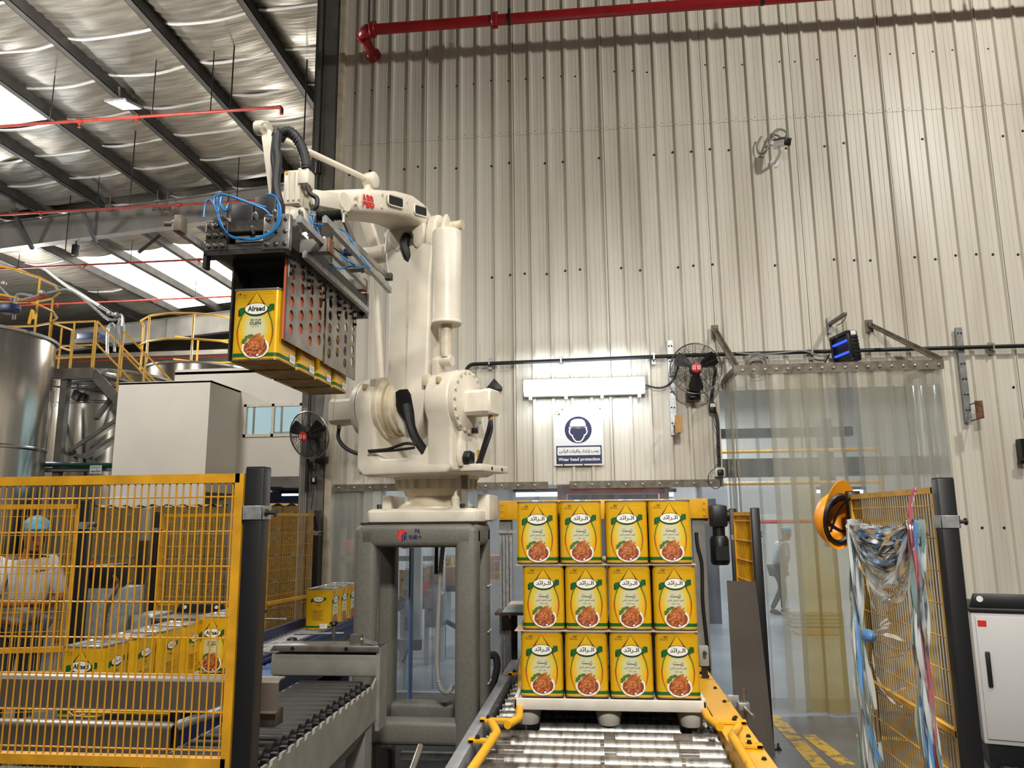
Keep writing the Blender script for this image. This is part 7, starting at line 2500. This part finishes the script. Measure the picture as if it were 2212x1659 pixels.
write(b.mat('ink'), arabic('الرائد'), (-1.24, 9.496, 1.20), X_, Z_, .05, .018, .02)
ob('carton_label', b, None, t, smooth=0)
ob('carton_stand', B().bx(-1.38, -1.10, 9.48, 9.82, 0, .98), 'white', t)
# corrugated drain hose in the pedestal
t = thing('drain_hose', 'grey ribbed hose hanging in a loop inside the robot pedestal', 'hose', (-1.0, 5.2, .5))
P_ = spline([at(x, y, 5.2) for x, y in ((957, 1180), (952, 1230), (948, 1290), (945, 1360), (944, 1430), (948, 1475), (958, 1494), (970, 1494), (978, 1480))], 12)
ob('hose_run', B().tube(P_, [.017 if i % 2 else .0135 for i in range(len(P_))], 10), 'cable_grey', t)
ob('hose_cuff', B().cyl(at(943, 1180, 5.2), at(942, 1240, 5.2), .012), 'black', t)
ob('black_hose', B().tube(spline([at(x, y, 5.65) for x, y in ((1057, 1416), (1070, 1416), (1074, 1440), (1066, 1475), (1056, 1500), (1058, 1516))]), .026), 'rubber', label='thick black hose curving out of the pedestal beside the grey rail', cat='hose')
ob('chrome_rod', B().cyl(at(908, 1612, 3.6), at(880, 1690, 3.4), .014, n=12), 'steel', label='short chrome rod standing before the robot pedestal', cat='rod')
t = thing('floor_cover', 'dark floor plate under the robot pedestal with a steel edge strip', 'plate', (-1.1, 5.2, 0))
ob('plate', B().bx(-1.7, -.75, 4.3, 6.2, 0.0, .012), 'dark', t)
ob('edge_strip', B().bx(-1.45, -.85, 5.75, 5.80, .012, .06), 'steel', t)
# yellow-framed doors and lit lamps at the back of the room
t = thing('orange_frame', 'orange steel frame of a rack behind the strip curtain above the tins', 'rack', (.3, 9.2, 0))
for x in (-.42, .78):
    ob('upright', B().bx(x - .05, x + .05, 9.2, 9.3, 0, 2.1), 'orange', t)
ob('beam', B().bx(-.42, .78, 9.2, 9.3, 1.98, 2.1), 'orange', t)
ob('dark_back', B().bx(-.36, .72, 9.4, 9.5, .1, 1.98), 'dark', t)
for px, py, Y, w, lab in ((1160, 1068, 11.0, .6, 'lit lamp behind the strip curtain beside the sign side of the robot'), (1445, 1068, 11.0, .12, 'small blue-white lamp behind the strip curtain above the tin stack'), (1830, 1062, 13.5, .5, 'lit lamp behind the milky strips near the helmet'), (1740, 1062, 14.5, .5, 'lit lamp behind the amber strips')):
    p = at(px, py, Y)
    t = thing('room_lamp', lab, 'lamp', tuple(p))
    ob('tube', B().bx(p.x - w / 2, p.x + w / 2, Y - .03, Y + .03, p.z - .03, p.z + .03), 'lamp_far', t)
    ob('tray', B().bx(p.x - w / 2 - .04, p.x + w / 2 + .04, Y - .05, Y + .05, p.z + .03, p.z + .08), 'dark', t)
    ob('hanger', B().cyl((p.x, Y, p.z + .08), (p.x, Y, 4.6), .01), 'dark', t)
for k, (z, m) in enumerate(((2.72, 'yellow'), (2.22, 'yellow'), (1.62, 'red_ink'))):
    ob('guard_pole', B().cyl((1.6, 12.5 + .07 * k, z), (4.4, 12.5 + .07 * k, z), .03, n=8).cyl((4.37, 12.5 + .07 * k, 0), (4.37, 12.5 + .07 * k, z), .03, n=8), m, label=('upper yellow', 'lower yellow', 'red')[k] + ' pipe crossing behind the strip doorway', cat='pipe', group='pipes behind the strip doorway')
t = thing('room_machine', 'tall white machine with dark columns behind the strip doorway', 'machine', (2.4, 13.5, 0))
ob('body', B().bx(1.75, 3.6, 13.3, 14.0, 1.75, 2.55), 'white', t)
ob('dark_column', B().bx(1.62, 1.95, 13.2, 13.6, 0, 2.0), 'dark', t)
ob('dark_column', B().bx(3.75, 3.9, 13.2, 13.6, 1.2, 3.3), 'navy_dark', t)
ob('beam', B().bx(1.6, 4.2, 13.1, 13.3, 3.0, 3.15), 'dark', t)
ob('panel', B().bx(2.15, 2.75, 13.25, 13.3, 1.0, 1.7), 'white', t)
ob('notice', B().bx(2.52, 2.72, 13.24, 13.25, 1.25, 1.6), 'white_print', t)
b = B().mat('ink')
write(b, 'L 2', (2.62, 13.238, 1.42), X_, Z_, .12, .10, .02)
ob('notice_lettering', b, None, t, smooth=0)
for k in range(4):
    bb = B()
    z0 = .02 + .055 * k
    ob('pallet_board', B().bx(2.95 + .02 * (k % 2), 3.75, 12.8, 13.2, z0, z0 + .045), 'pallet_white', label='pale board in a low pile beyond the strip doorway, ' + ('bottom', 'second', 'third', 'top')[k] + ' one', cat='board', group='pale boards beyond the strip doorway')
ob('carton_sheet', B().bx(2.85, 3.4, 12.0, 12.4, .003, .02), 'carton', label='flat brown carton lying on the floor beyond the strip doorway', cat='carton', smooth=0)
